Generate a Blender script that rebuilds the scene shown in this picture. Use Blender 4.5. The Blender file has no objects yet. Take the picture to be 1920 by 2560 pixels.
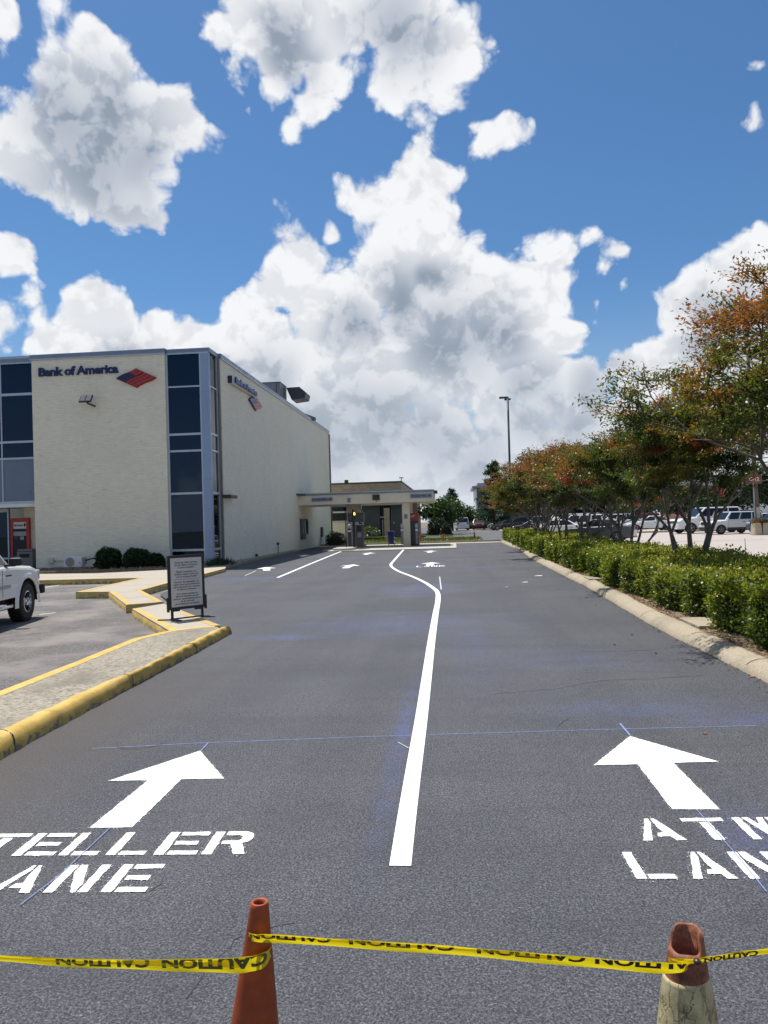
import bpy, bmesh, math, random
import numpy as np
from mathutils import Vector, Matrix

random.seed(7)
RNG = np.random.default_rng(7)
SC = bpy.context.scene
COL = SC.collection

# ------------------------------------------------------------------ camera
F, CX, CY, EYE = 1950.0, 960.0, 1280.0, 1.65          # a phone camera held at eye height
_y = Vector(((1135 - CX) / F, (1300 - CY) / F, 1.0)).normalized()
_z = Vector((-0.031, -1.0, 0.0)); _z = (_z - _y * _z.dot(_y)).normalized()
_x = _y.cross(_z)
ROT = Matrix((_x, _y, _z))                             # world axes expressed in the camera's frame
cam_data = bpy.data.cameras.new('camera')
cam = bpy.data.objects.new('camera', cam_data)
COL.objects.link(cam)
cam_data.sensor_fit = 'VERTICAL'
cam_data.sensor_height = 36.0
cam_data.lens = F * 36.0 / 2560.0
cam_data.clip_start = 0.05
cam_data.clip_end = 5000.0
_r = ROT @ Vector((1, 0, 0)); _u = ROT @ Vector((0, -1, 0)); _b = ROT @ Vector((0, 0, -1))
cam.matrix_world = Matrix(((_r.x, _u.x, _b.x, 0), (_r.y, _u.y, _b.y, 0), (_r.z, _u.z, _b.z, EYE), (0, 0, 0, 1)))
SC.camera = cam


def ray(px, py):
    return ROT @ Vector(((px - CX) / F, (py - CY) / F, 1.0))


def g(px, py, z=0.0):
    """surveyed point of the photograph on the level z"""
    d = ray(px, py); t = (z - EYE) / d.z
    return Vector((d.x * t, d.y * t, z))


def ay(px, py, y):
    """surveyed point on the upright plane at distance y"""
    d = ray(px, py); t = y / d.y
    return Vector((d.x * t, y, EYE + d.z * t))


def ax(px, py, x):
    """surveyed point on the upright plane parallel to the bank's side wall"""
    d = ray(px, py); t = x / d.x
    return Vector((x, d.y * t, EYE + d.z * t))


# ------------------------------------------------------------------ light
SC.view_settings.view_transform = 'Standard'
SC.view_settings.look = 'None'
SC.view_settings.exposure = 0.75
SC.view_settings.gamma = 1.0
SUN_DIR = Vector((-2.4, 2.75, 9.2)).normalized()
SUN_EL = math.asin(SUN_DIR.z)
SUN_AZ = math.atan2(SUN_DIR.x, SUN_DIR.y)              # clockwise from +Y
sun_data = bpy.data.lights.new('sun', 'SUN')
sun_data.energy = 3.6
sun_data.angle = math.radians(0.53)
sun_data.color = (1.0, 0.955, 0.89)
sun = bpy.data.objects.new('sun', sun_data)
COL.objects.link(sun)
sun.rotation_euler = SUN_DIR.to_track_quat('Z', 'Y').to_euler()

# ------------------------------------------------------------------ sky: clear air and cumulus
world = bpy.data.worlds.new('World')
SC.world = world
world.use_nodes = True
world.cycles.sampling_method = 'NONE'


class NT:
    """small helper to write node trees"""
    def __init__(s, tree):
        s.t = tree; s.n = tree.nodes; s.l = tree.links
    def new(s, kind, **kw):
        nd = s.n.new(kind)
        for k, v in kw.items():
            setattr(nd, k, v)
        return nd
    def put(s, sock, v):
        if isinstance(v, bpy.types.NodeSocket):
            s.l.new(v, sock)
        elif v is not None:
            sock.default_value = v
    def math(s, op, a, b=None, c=None, clamp=False):
        nd = s.new('ShaderNodeMath', operation=op, use_clamp=clamp)
        s.put(nd.inputs[0], a); s.put(nd.inputs[1], b); s.put(nd.inputs[2], c)
        return nd.outputs[0]
    def vec(s, op, a, b=None, scale=None):
        nd = s.new('ShaderNodeVectorMath', operation=op)
        s.put(nd.inputs[0], a); s.put(nd.inputs[1], b)
        if scale is not None:
            s.put(nd.inputs['Scale'], scale)
        return nd.outputs[1] if op in ('DISTANCE', 'LENGTH', 'DOT_PRODUCT') else nd.outputs[0]
    def noise(s, v, scale, detail=4.0, rough=0.5, dist=0.0, out='Fac', lac=2.0):
        nd = s.new('ShaderNodeTexNoise')
        s.put(nd.inputs['Vector'], v); nd.inputs['Scale'].default_value = scale
        nd.inputs['Detail'].default_value = detail; nd.inputs['Roughness'].default_value = rough
        nd.inputs['Distortion'].default_value = dist; nd.inputs['Lacunarity'].default_value = lac
        return nd.outputs[out]
    def voro(s, v, scale, feature='F1', detail=0.0, rough=0.5, out='Distance', rand=1.0):
        nd = s.new('ShaderNodeTexVoronoi', feature=feature)
        s.put(nd.inputs['Vector'], v); nd.inputs['Scale'].default_value = scale
        if 'Detail' in nd.inputs:
            nd.inputs['Detail'].default_value = detail; nd.inputs['Roughness'].default_value = rough
        nd.inputs['Randomness'].default_value = rand
        return nd.outputs[out]
    def ramp(s, fac, a, b, lo=0.0, hi=1.0, smooth=True):
        nd = s.new('ShaderNodeMapRange', interpolation_type='SMOOTHSTEP' if smooth else 'LINEAR')
        s.put(nd.inputs[0], fac)
        for i, v in enumerate((a, b, lo, hi)):
            s.put(nd.inputs[i + 1], v)
        return nd.outputs[0]
    def cramp(s, fac, stops):
        nd = s.new('ShaderNodeValToRGB')
        e = nd.color_ramp.elements
        while len(e) < len(stops):
            e.new(0.5)
        for el, (p, c) in zip(e, stops):
            el.position = p; el.color = (*c, 1.0) if len(c) == 3 else c
        s.put(nd.inputs[0], fac)
        return nd.outputs[0]
    def mix(s, fac, a, b, mode='MIX'):
        nd = s.new('ShaderNodeMix', data_type='RGBA', blend_type=mode)
        s.put(nd.inputs[0], fac)
        for sock, v in ((nd.inputs[6], a), (nd.inputs[7], b)):
            s.put(sock, (*v, 1.0) if isinstance(v, (tuple, list)) and len(v) == 3 else v)
        return nd.outputs[2]


# every cumulus puff as a direction (through the photograph) and an angular size in thousandths
PUFFS = [
    (220,260,150),(100,330,110),(330,330,140),(420,310,95),(250,430,130),(340,500,85),(30,400,85),(470,330,60),(150,210,95),(255,115,60),
    (60,440,60),(385,545,50),(515,340,38),(552,350,24),(300,190,70),(170,400,120),
    (15,35,55),(5,120,26),(150,0,46),
    (650,70,125),(780,60,125),(870,40,80),(700,160,85),(820,190,66),(800,265,58),(745,325,40),(560,90,60),(585,170,48),
    (1030,60,112),(1130,130,96),(1020,190,88),(1105,205,70),(1050,268,44),(960,30,80),
    (1240,345,60),(1195,310,38),(1275,355,45),(1195,375,34),
    (1060,385,44),(1030,440,62),(1100,445,58),(1000,505,80),(1105,510,52),(875,495,46),(930,525,62),(1060,560,95),
    (715,580,48),(745,640,74),(720,710,82),(660,730,64),(615,775,74),(585,815,56),
    (835,580,30),(845,650,30),(1000,610,98),(940,670,112),(1080,640,112),(1160,690,112),(1040,750,165),(880,770,135),(1210,740,120),(1260,710,92),(780,800,112),
    (1370,605,48),(1400,645,62),(1375,705,78),(1325,690,58),(1465,605,36),(1418,748,34),
    (1535,640,38),(1520,690,32),(1560,728,24),
    (1310,810,112),(1390,850,84),(1000,890,200),(800,890,160),(650,860,120),(1200,910,180),(1340,930,120),(1440,980,100),
    (700,1060,210),(900,1110,240),(1100,1150,230),(1300,1150,210),(1480,1130,170),(800,1240,160),(1000,1250,120),(1150,1260,110),(1640,1120,150),(1850,1080,180),
    (215,765,78),(290,805,76),(400,835,66),(480,855,60),(560,880,76),(130,860,62),(220,860,92),(330,890,84),
    (25,640,58),(95,620,20),(75,705,24),(80,755,36),(90,800,30),(10,820,46),
    (1895,605,52),(1850,700,92),(1770,725,64),(1705,775,62),(1665,790,34),(1800,810,112),(1900,690,80),(1700,870,86),(1630,905,62),(1560,920,56),(1740,960,125),(1610,1010,110),(1880,900,140),
    (1912,285,34),(1918,150,20),
    (1480,800,18),(1500,755,20),(625,285,18),
]


def cloud_group():
    grp = bpy.data.node_groups.new('cumulus_density', 'ShaderNodeTree')
    grp.interface.new_socket('Vector', in_out='INPUT', socket_type='NodeSocketVector')
    grp.interface.new_socket('Density', in_out='OUTPUT', socket_type='NodeSocketFloat')
    grp.interface.new_socket('Relief', in_out='OUTPUT', socket_type='NodeSocketFloat')
    grp.interface.new_socket('Body', in_out='OUTPUT', socket_type='NodeSocketFloat')
    n = NT(grp)
    gi = n.new('NodeGroupInput'); go = n.new('NodeGroupOutput')
    v = gi.outputs[0]
    warp = n.noise(v, 9.0, 3.0, 0.55, out='Color')
    w = n.vec('ADD', v, n.vec('SCALE', n.vec('SUBTRACT', warp, (0.5, 0.5, 0.5)), scale=0.055))
    acc = None
    for px, py, r in PUFFS:
        c = ray(px, py).normalized()
        rr = max(r, 4.0) / F * (1.12 if r >= 50 else 1.35)
        dist = n.vec('DISTANCE', w, tuple(c))
        b = n.math('MULTIPLY_ADD', dist, -1.0 / rr, 1.0)
        if r < 50:
            b = n.math('MULTIPLY', b, 0.50 if r >= 28 else 0.34)
        acc = b if acc is None else n.math('SMOOTH_MAX', acc, b, 0.25)
    # the sky behind the viewer and at the zenith has scattered cumulus too
    sx = n.new('ShaderNodeSeparateXYZ'); n.put(sx.inputs[0], v)
    back = n.ramp(n.math('SUBTRACT', n.math('MULTIPLY', sx.outputs[2], 0.75), sx.outputs[1]), -0.18, 0.12)
    far = n.math('SUBTRACT', n.noise(v, 3.4, 2.0, 0.5), 0.47)
    far = n.math('MULTIPLY', n.math('MULTIPLY', far, 3.0), back)
    far = n.math('SUBTRACT', far, n.math('MULTIPLY', n.math('SUBTRACT', 1.0, back), 1.0))
    acc = n.math('MAXIMUM', acc, far)
    acc = n.math('MINIMUM', n.math('MAXIMUM', acc, -1.0), 0.75)
    puff = n.math('SUBTRACT', 0.42, n.voro(w, 26.0, detail=3.0, rough=0.55))
    fine = n.math('SUBTRACT', n.noise(w, 17.0, 9.0, 0.60), 0.5)
    bil = n.math('SUBTRACT', 0.45, n.voro(w, 11.0, feature='SMOOTH_F1'))
    tex = n.math('MULTIPLY_ADD', fine, 1.05, n.math('MULTIPLY_ADD', puff, 0.62, n.math('MULTIPLY', bil, 0.45)))
    n.put(go.inputs[0], n.math('MULTIPLY_ADD', acc, 1.75, tex))
    off = tuple(SUN_DIR * 0.013 + Vector((0.004, 0, 0.006)))
    w2 = n.vec('ADD', w, off)
    puff2 = n.math('SUBTRACT', 0.42, n.voro(w2, 26.0, detail=3.0, rough=0.55))
    fine2 = n.math('SUBTRACT', n.noise(w2, 17.0, 5.0, 0.55), 0.5)
    bil2 = n.math('SUBTRACT', 0.45, n.voro(n.vec('ADD', w, tuple(SUN_DIR * 0.030 + Vector((0.008, 0, 0.014)))), 11.0, feature='SMOOTH_F1'))
    rel = n.math('MULTIPLY', n.math('SUBTRACT', fine, fine2), 0.55)
    rel = n.math('MULTIPLY_ADD', n.math('SUBTRACT', puff, puff2), 0.60, rel)
    rel = n.math('MULTIPLY_ADD', n.math('SUBTRACT', bil, bil2), 0.85, rel)
    n.put(go.inputs[1], rel)
    n.put(go.inputs[2], n.math('MULTIPLY_ADD', bil, 0.5, n.math('MULTIPLY', acc, 1.75)))
    return grp


CLOUD = cloud_group()
wn = NT(world.node_tree)
world.node_tree.nodes.clear()
tc = wn.new('ShaderNodeTexCoord')
sky = wn.new('ShaderNodeTexSky', sky_type='NISHITA')
sky.sun_disc = False
sky.sun_elevation = SUN_EL
sky.sun_rotation = SUN_AZ
sky.air_density = 1.0
sky.dust_density = 0.6
sky.ozone_density = 2.0
dirn = wn.vec('NORMALIZE', tc.outputs['Generated'])


def dens(v):
    nd = wn.new('ShaderNodeGroup'); nd.node_tree = CLOUD
    wn.put(nd.inputs[0], v)
    return nd.outputs[0], nd.outputs[1], nd.outputs[2]


d0, relief, body = dens(dirn)
alpha = wn.ramp(d0, -0.05, 0.40)
alpha = wn.math('POWER', alpha, 0.85)
# the shaded bellies of the thick clouds
GREY = [(225,385,165),(140,330,110),(260,290,100),(330,440,90),(1010,90,90),(740,110,70),(1215,835,90),(1010,745,95),(1110,700,60),(950,1060,150),
        (1080,1095,120),(1130,870,110),(830,1100,120),(310,905,70),(1500,985,90),(1290,985,100),(690,950,90),(1330,1060,110),(1190,1140,90),(1800,850,90),
        (880,830,70),(1440,1090,80),(600,950,70)]
wv = wn.vec('ADD', dirn, wn.vec('SCALE', wn.vec('SUBTRACT', wn.noise(dirn, 8.0, 3.0, 0.5, out='Color'), (0.5, 0.5, 0.5)), scale=0.10))
grey = None
for px, py, r in GREY:
    b = wn.math('MULTIPLY_ADD', wn.vec('DISTANCE', wv, tuple(ray(px, py).normalized())), -F / (r * 1.25), 1.0)
    grey = b if grey is None else wn.math('SMOOTH_MAX', grey, b, 0.2)
grey = wn.ramp(grey, -0.35, 0.95)
lit = wn.ramp(relief, -0.20, 0.16, 0.0, 1.0)
thick = wn.ramp(body, 0.05, 1.10)
shade = wn.math('MULTIPLY', thick, wn.math('MULTIPLY_ADD', grey, 0.74, 0.02))
shade = wn.math('ADD', shade, wn.math('MULTIPLY', thick, wn.math('MULTIPLY', wn.math('SUBTRACT', 1.0, lit), 0.27)), clamp=True)
ccol = wn.cramp(shade, [(0.0, (5.5, 5.6, 5.72)), (0.25, (4.75, 4.87, 5.08)), (0.5, (3.8, 4.0, 4.35)), (0.8, (2.55, 2.85, 3.35)), (1.0, (1.75, 2.1, 2.6))])
szw = wn.new('ShaderNodeSeparateXYZ'); wn.put(szw.inputs[0], dirn)
skyc = wn.mix(1.0, sky.outputs[0], (0.325, 0.495, 0.63), 'MULTIPLY')
low = wn.ramp(szw.outputs[2], 0.0, 0.30, 0.55, 0.0)       # humid air whitens the sky low down
skyc = wn.mix(low, skyc, (3.3, 3.8, 4.4))
ccol = wn.mix(wn.ramp(szw.outputs[2], 0.02, 0.26, 0.45, 0.0), ccol, (3.9, 4.2, 4.65))
col = wn.mix(alpha, skyc, ccol)
bg = wn.new('ShaderNodeBackground')
wn.put(bg.inputs[0], col)
bg.inputs[1].default_value = 0.1
wo = wn.new('ShaderNodeOutputWorld')
wn.put(wo.inputs[0], bg.outputs[0])

# ------------------------------------------------------------------ building blocks
class MB:
    """collects faces; build() links them as one mesh object"""
    def __init__(s):
        s.v = []; s.f = []
    def add(s, verts, faces):
        o = len(s.v)
        s.v.extend(tuple(p) for p in verts)
        s.f.extend(tuple(i + o for i in q) for q in faces)
        return s
    def box(s, x0, x1, y0, y1, z0, z1):
        v = [(x, y, z) for z in (z0, z1) for y in (y0, y1) for x in (x0, x1)]
        return s.add(v, [(0, 2, 3, 1), (4, 5, 7, 6), (0, 1, 5, 4), (1, 3, 7, 5), (3, 2, 6, 7), (2, 0, 4, 6)])
    def obox(s, c, ux, uy, uz, hx, hy, hz):
        c, ux, uy, uz = map(Vector, (c, ux, uy, uz))
        v = [c + ux * hx * i + uy * hy * j + uz * hz * k for k in (-1, 1) for j in (-1, 1) for i in (-1, 1)]
        return s.add(v, [(0, 2, 3, 1), (4, 5, 7, 6), (0, 1, 5, 4), (1, 3, 7, 5), (3, 2, 6, 7), (2, 0, 4, 6)])
    def prism(s, pts, z0, z1):
        a = sum(pts[i][0] * pts[(i + 1) % len(pts)][1] - pts[(i + 1) % len(pts)][0] * pts[i][1] for i in range(len(pts)))
        if a < 0:
            pts = pts[::-1]
        n = len(pts)
        v = [(p[0], p[1], z0) for p in pts] + [(p[0], p[1], z1) for p in pts]
        return s.add(v, [tuple(range(n - 1, -1, -1)), tuple(range(n, 2 * n))] + [(i, (i + 1) % n, (i + 1) % n + n, i + n) for i in range(n)])
    def sheet(s, pts, z=None):
        p3 = [(p[0], p[1], p[2] if z is None else z) for p in pts]
        a = sum(p3[i][0] * p3[(i + 1) % len(p3)][1] - p3[(i + 1) % len(p3)][0] * p3[i][1] for i in range(len(p3)))
        if a < 0:
            p3 = p3[::-1]
        return s.add(p3, [tuple(range(len(p3)))])
    def tube(s, path, radii, n=8, cap=True):
        path = [Vector(p) for p in path]
        if not hasattr(radii, '__len__'):
            radii = [radii] * len(path)
        o = len(s.v); up = None
        for i, p in enumerate(path):
            d = (path[min(i + 1, len(path) - 1)] - path[max(i - 1, 0)])
            d = d.normalized() if d.length > 1e-9 else Vector((0, 0, 1))
            if up is None:
                up = Vector((1, 0, 0)) if abs(d.x) < 0.8 else Vector((0, 1, 0))
            a = (up - d * up.dot(d)).normalized(); b = d.cross(a); up = a
            for k in range(n):
                t = 2 * math.pi * k / n
                s.v.append(tuple(p + (a * math.cos(t) + b * math.sin(t)) * radii[i]))
        for i in range(len(path) - 1):
            for k in range(n):
                k2 = (k + 1) % n
                s.f.append((o + i * n + k, o + i * n + k2, o + (i + 1) * n + k2, o + (i + 1) * n + k))
        if cap:
            s.f.append(tuple(o + k for k in range(n - 1, -1, -1)))
            s.f.append(tuple(o + (len(path) - 1) * n + k for k in range(n)))
        return s
    def lathe(s, prof, c=(0, 0, 0), n=24, axis='z', squash=1.0):
        """prof: (radius, height) pairs"""
        o = len(s.v)
        for r, h in prof:
            for k in range(n):
                t = 2 * math.pi * k / n
                p = (r * math.cos(t), r * math.sin(t) * squash, h)
                if axis == 'y':
                    p = (p[0], p[2], p[1])
                elif axis == 'x':
                    p = (p[2], p[0], p[1])
                s.v.append((p[0] + c[0], p[1] + c[1], p[2] + c[2]))
        flip = axis == 'y'
        for i in range(len(prof) - 1):
            for k in range(n):
                k2 = (k + 1) % n
                q = (o + i * n + k, o + i * n + k2, o + (i + 1) * n + k2, o + (i + 1) * n + k)
                s.f.append(q[::-1] if flip else q)
        return s
    def ribbon(s, pts, width, z):
        """flat strip on the ground along pts"""
        P = [Vector((p[0], p[1])) for p in pts]; L = []; Rr = []
        for i, p in enumerate(P):
            d = (P[min(i + 1, len(P) - 1)] - P[max(i - 1, 0)]).normalized()
            nrm = Vector((-d.y, d.x)); w = width[i] if hasattr(width, '__len__') else width
            L.append(p + nrm * w / 2); Rr.append(p - nrm * w / 2)
        o = len(s.v)
        for a, b in zip(L, Rr):
            s.v.append((a.x, a.y, z)); s.v.append((b.x, b.y, z))
        for i in range(len(P) - 1):
            s.f.append((o + 2 * i + 1, o + 2 * i + 3, o + 2 * i + 2, o + 2 * i))
        return s
    def build(s, name, mat, parent=None, smooth=False, bevel=0.0, local=False, seg=2):
        me = bpy.data.meshes.new(name)
        off = Vector((0, 0, 0))
        if parent is not None and not local:
            q = parent
            while q is not None:
                off += q.location; q = q.parent
        me.from_pydata([(p[0] - off.x, p[1] - off.y, p[2] - off.z) for p in s.v], [], s.f)
        me.materials.append(mat)
        if smooth:
            me.polygons.foreach_set('use_smooth', [True] * len(me.polygons))
        me.update()
        o = bpy.data.objects.new(name, me)
        COL.objects.link(o)
        o.parent = parent
        if bevel > 0:
            m = o.modifiers.new('soft_edge', 'BEVEL'); m.width = bevel; m.segments = seg; m.limit_method = 'ANGLE'; m.angle_limit = math.radians(40)
        return o


def thing(name, label, cat, loc=(0, 0, 0), rz=0.0, group=None):
    o = bpy.data.objects.new(name, None)
    COL.objects.link(o)
    o.empty_display_size = 0.3
    o.location = loc; o.rotation_euler = (0, 0, rz)
    return tag(o, label, cat, group)


def tag(o, label, cat=None, group=None, kind=None):
    o['label'] = label
    if cat: o['category'] = cat
    if group: o['group'] = group
    if kind: o['kind'] = kind
    return o


def struct(o, label, cat='ground'):
    return tag(o, label, cat, kind='structure')


def copy_tree(o, parent=None):
    c = o.copy()
    COL.objects.link(c)
    c.parent = parent
    for ch in [q for q in o.children]:
        copy_tree(ch, c)
    return c


def resample(pts, step):
    P = [Vector(p) for p in pts]; out = [P[0]]
    for a, b in zip(P, P[1:]):
        n = max(1, int((b - a).length / step))
        out += [a.lerp(b, k / n) for k in range(1, n + 1)]
    return out


def spline(pts, n=8):
    """Catmull-Rom through pts"""
    P = [Vector(p) for p in pts]; out = []
    for i in range(len(P) - 1):
        p0 = P[max(i - 1, 0)]; p1 = P[i]; p2 = P[i + 1]; p3 = P[min(i + 2, len(P) - 1)]
        for k in range(n):
            t = k / n
            out.append(0.5 * ((2 * p1) + (p2 - p0) * t + (2 * p0 - 5 * p1 + 4 * p2 - p3) * t * t + (3 * p1 - p0 - 3 * p2 + p3) * t ** 3))
    return out + [P[-1]]


# ------------------------------------------------------------------ materials
def new_mat(name):
    m = bpy.data.materials.new(name)
    m.use_nodes = True
    m.node_tree.nodes.clear()
    n = NT(m.node_tree)
    out = n.new('ShaderNodeOutputMaterial'); bs = n.new('ShaderNodeBsdfPrincipled')
    n.l.new(bs.outputs[0], out.inputs[0])
    pos = n.new('ShaderNodeNewGeometry').outputs['Position']
    return m, n, bs, pos, out


def setp(n, bs, **kw):
    names = dict(color='Base Color', rough='Roughness', metal='Metallic', spec='Specular IOR Level', coat='Coat Weight', alpha='Alpha', sub='Subsurface Weight', trans='Transmission Weight')
    for k, v in kw.items():
        sock = bs.inputs[names[k]]
        if isinstance(v, (tuple, list)):
            v = (*v, 1.0)
        n.put(sock, v)


def bump(n, bs, h, strength=0.3, dist=0.01):
    b = n.new('ShaderNodeBump')
    b.inputs['Strength'].default_value = strength; b.inputs['Distance'].default_value = dist
    n.put(b.inputs['Height'], h)
    n.l.new(b.outputs[0], bs.inputs['Normal'])


def plain(name, color, rough=0.6, metal=0.0, vary=0.12, scale=4.0, spec=0.5, coat=0.0, bumps=0.0, bscale=60.0, local=False):
    """one paint or stuff with gentle irregular wear"""
    m, n, bs, pos, out = new_mat(name)
    if local:
        pos = n.new('ShaderNodeTexCoord').outputs['Object']
    f = n.noise(pos, scale, 5.0, 0.6)
    lo = tuple(c * (1 - vary) for c in color); hi = tuple(min(1, c * (1 + vary)) for c in color)
    setp(n, bs, color=n.cramp(f, [(0.3, lo), (0.7, hi)]), rough=n.ramp(n.noise(pos, scale * 2.3, 3.0), 0.3, 0.7, max(0.02, rough - 0.08), min(1, rough + 0.08)), metal=metal, spec=spec, coat=coat)
    if bumps:
        bump(n, bs, n.noise(pos, bscale, 4.0, 0.6), bumps, 0.004)
    return m


def m_asphalt():
    m, n, bs, pos, out = new_mat('sealed_asphalt')
    agg = n.voro(pos, 150.0, out='Color')
    sep = n.new('ShaderNodeSeparateColor'); n.put(sep.inputs[0], agg)
    pit = n.noise(pos, 95.0, 4.0, 0.7)
    grain = n.math('MULTIPLY', sep.outputs[0], n.ramp(pit, 0.35, 0.7))
    base = n.cramp(grain, [(0.0, (0.030, 0.031, 0.036)), (0.22, (0.086, 0.088, 0.098)), (0.6, (0.142, 0.145, 0.158)), (1.0, (0.27, 0.27, 0.28))])
    big = n.noise(pos, 0.45, 5.0, 0.6)
    base = n.mix(n.ramp(big, 0.35, 0.7), base, n.mix(1.0, base, (0.76, 0.78, 0.82), 'MULTIPLY'))
    # squeegee bands of the sealer and the paths of the tyres run along the lane
    mb_ = n.new('ShaderNodeMapping'); n.put(mb_.inputs[0], pos); mb_.inputs['Scale'].default_value = (1.15, 0.03, 1.0)
    band = n.noise(mb_.outputs[0], 1.0, 3.0, 0.7)
    base = n.mix(n.ramp(band, 0.45, 0.62, 0.0, 0.45), base, n.mix(1.0, base, (0.74, 0.75, 0.78), 'MULTIPLY'))
    oil = n.ramp(n.noise(pos, 1.7, 3.0, 0.5), 0.70, 0.80, 0.0, 0.5)
    base = n.mix(oil, base, (0.030, 0.030, 0.033))
    # pale worn patches where the sealer is thin
    worn = n.math('MULTIPLY', n.ramp(n.noise(pos, 0.9, 6.0, 0.68), 0.60, 0.74), n.ramp(pit, 0.40, 0.75))
    base = n.mix(n.math('MULTIPLY', worn, 0.5), base, (0.22, 0.212, 0.185))
    # brush streaks of the sealer running across
    mp = n.new('ShaderNodeMapping'); n.put(mp.inputs[0], pos); mp.inputs['Scale'].default_value = (0.25, 2.4, 1.0)
    streak = n.ramp(n.noise(mp.outputs[0], 1.0, 5.0, 0.65), 0.42, 0.72)
    base = n.mix(n.math('MULTIPLY', streak, 0.25), base, (0.034, 0.035, 0.040))
    # blue marking chalk blown over the surface
    sx = n.new('ShaderNodeSeparateXYZ'); n.put(sx.inputs[0], pos)
    chalk = None
    for (cx, cy, rx, ry, k) in CHALK:
        dx = n.math('DIVIDE', n.math('SUBTRACT', sx.outputs[0], cx), rx); dy = n.math('DIVIDE', n.math('SUBTRACT', sx.outputs[1], cy), ry)
        d = n.math('SQRT', n.math('ADD', n.math('MULTIPLY', dx, dx), n.math('MULTIPLY', dy, dy)))
        c = n.ramp(d, 1.0, 0.0, 0.0, k)
        chalk = c if chalk is None else n.math('MAXIMUM', chalk, c)
    chalk = n.math('MULTIPLY', chalk, n.ramp(n.noise(pos, 3.0, 6.0, 0.7), 0.30, 0.75, 0.08, 0.62))
    base = n.mix(chalk, base, (0.085, 0.12, 0.36))
    # brown dirt washed along the yellow kerb
    dirt = n.ramp(n.math('ADD', n.math('MULTIPLY', sx.outputs[0], 1.0), n.math('MULTIPLY', n.math('SUBTRACT', n.noise(pos, 1.2, 5.0, 0.65), 0.5), 1.6)), -3.0, -2.1, 0.65, 0.0)
    dirt = n.math('MULTIPLY', dirt, n.ramp(sx.outputs[1], 10.5, 6.5))
    base = n.mix(dirt, base, (0.068, 0.057, 0.050))
    setp(n, bs, color=base, rough=n.ramp(pit, 0.3, 0.8, 0.82, 0.55), spec=0.35)
    h = n.math('ADD', n.math('MULTIPLY', n.voro(pos, 150.0), -0.7), pit)
    bump(n, bs, h, 0.7, 0.006)
    return m


def m_oldlot():
    m, n, bs, pos, out = new_mat('worn_asphalt')
    sp = n.voro(pos, 90.0, out='Color')
    sep = n.new('ShaderNodeSeparateColor'); n.put(sep.inputs[0], sp)
    base = n.cramp(sep.outputs[0], [(0.0, (0.060, 0.055, 0.055)), (0.6, (0.110, 0.101, 0.099)), (1.0, (0.22, 0.205, 0.19))])
    base = n.mix(n.ramp(n.noise(pos, 0.7, 6.0, 0.65), 0.40, 0.68), base, (0.215, 0.197, 0.180))
    mp = n.new('ShaderNodeMapping'); n.put(mp.inputs[0], pos); mp.inputs['Scale'].default_value = (0.5, 1.8, 1.0)
    base = n.mix(n.ramp(n.noise(mp.outputs[0], 0.9, 5.0, 0.7), 0.55, 0.78, 0.0, 0.6), base, (0.045, 0.042, 0.046))
    setp(n, bs, color=base, rough=0.88, spec=0.3)
    bump(n, bs, n.noise(pos, 120.0, 3.0, 0.7), 0.4, 0.004)
    return m


def m_concrete(name, color, stain=0.35, grit=70.0, joints=None):
    m, n, bs, pos, out = new_mat(name)
    c2 = tuple(c * 0.55 for c in color); c1 = tuple(min(1, c * 1.15) for c in color)
    k = 1.0 + max(0.0, stain - 0.5) * 2.2
    base = n.cramp(n.noise(pos, grit, 4.0, 0.75), [(0.5 - .25 / k, tuple(c * (1 - .28 * k) for c in color)), (0.5, color), (0.5 + .25 / k, tuple(min(1, c * (1 + .15 * k * 1.6)) for c in color))])
    st = n.ramp(n.noise(pos, 1.1, 7.0, 0.68), 0.45, 0.72, 0.0, stain)
    base = n.mix(st, base, c2)
    base = n.mix(n.ramp(n.noise(pos, 26.0, 6.0, 0.8), 0.5, 0.72, 0.0, stain * 0.7), base, tuple(c * 0.5 for c in color))
    base = n.mix(n.ramp(n.noise(pos, 9.0, 5.0, 0.7), 0.58, 0.75, 0.0, stain * 0.8), base, tuple(c * 0.45 for c in color))
    setp(n, bs, color=base, rough=0.9, spec=0.3)
    bump(n, bs, n.noise(pos, grit, 5.0, 0.75), 0.35, 0.004)
    return m


def m_yellow():
    m, n, bs, pos, out = new_mat('worn_yellow_paint')
    sx = n.new('ShaderNodeSeparateXYZ'); n.put(sx.inputs[0], pos)
    col = n.cramp(n.noise(pos, 5.0, 6.0, 0.65), [(0.25, (0.40, 0.255, 0.055)), (0.55, (0.56, 0.385, 0.10)), (0.8, (0.62, 0.455, 0.17))])
    chip = n.noise(pos, 11.0, 8.0, 0.72)
    low = n.ramp(sx.outputs[2], 0.0, 0.10, 0.14, 0.0)
    mask = n.ramp(n.math('ADD', chip, low), 0.615, 0.65)
    col = n.mix(mask, col, (0.19, 0.175, 0.15))
    col = n.mix(n.ramp(n.noise(pos, 2.2, 7.0, 0.7), 0.5, 0.8, 0.0, 0.45), col, (0.26, 0.19, 0.085))
    setp(n, bs, color=col, rough=0.75, spec=0.35)
    bump(n, bs, n.math('ADD', n.math('MULTIPLY', mask, -0.5), n.noise(pos, 60.0, 4.0, 0.7)), 0.4, 0.005)
    return m


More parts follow.
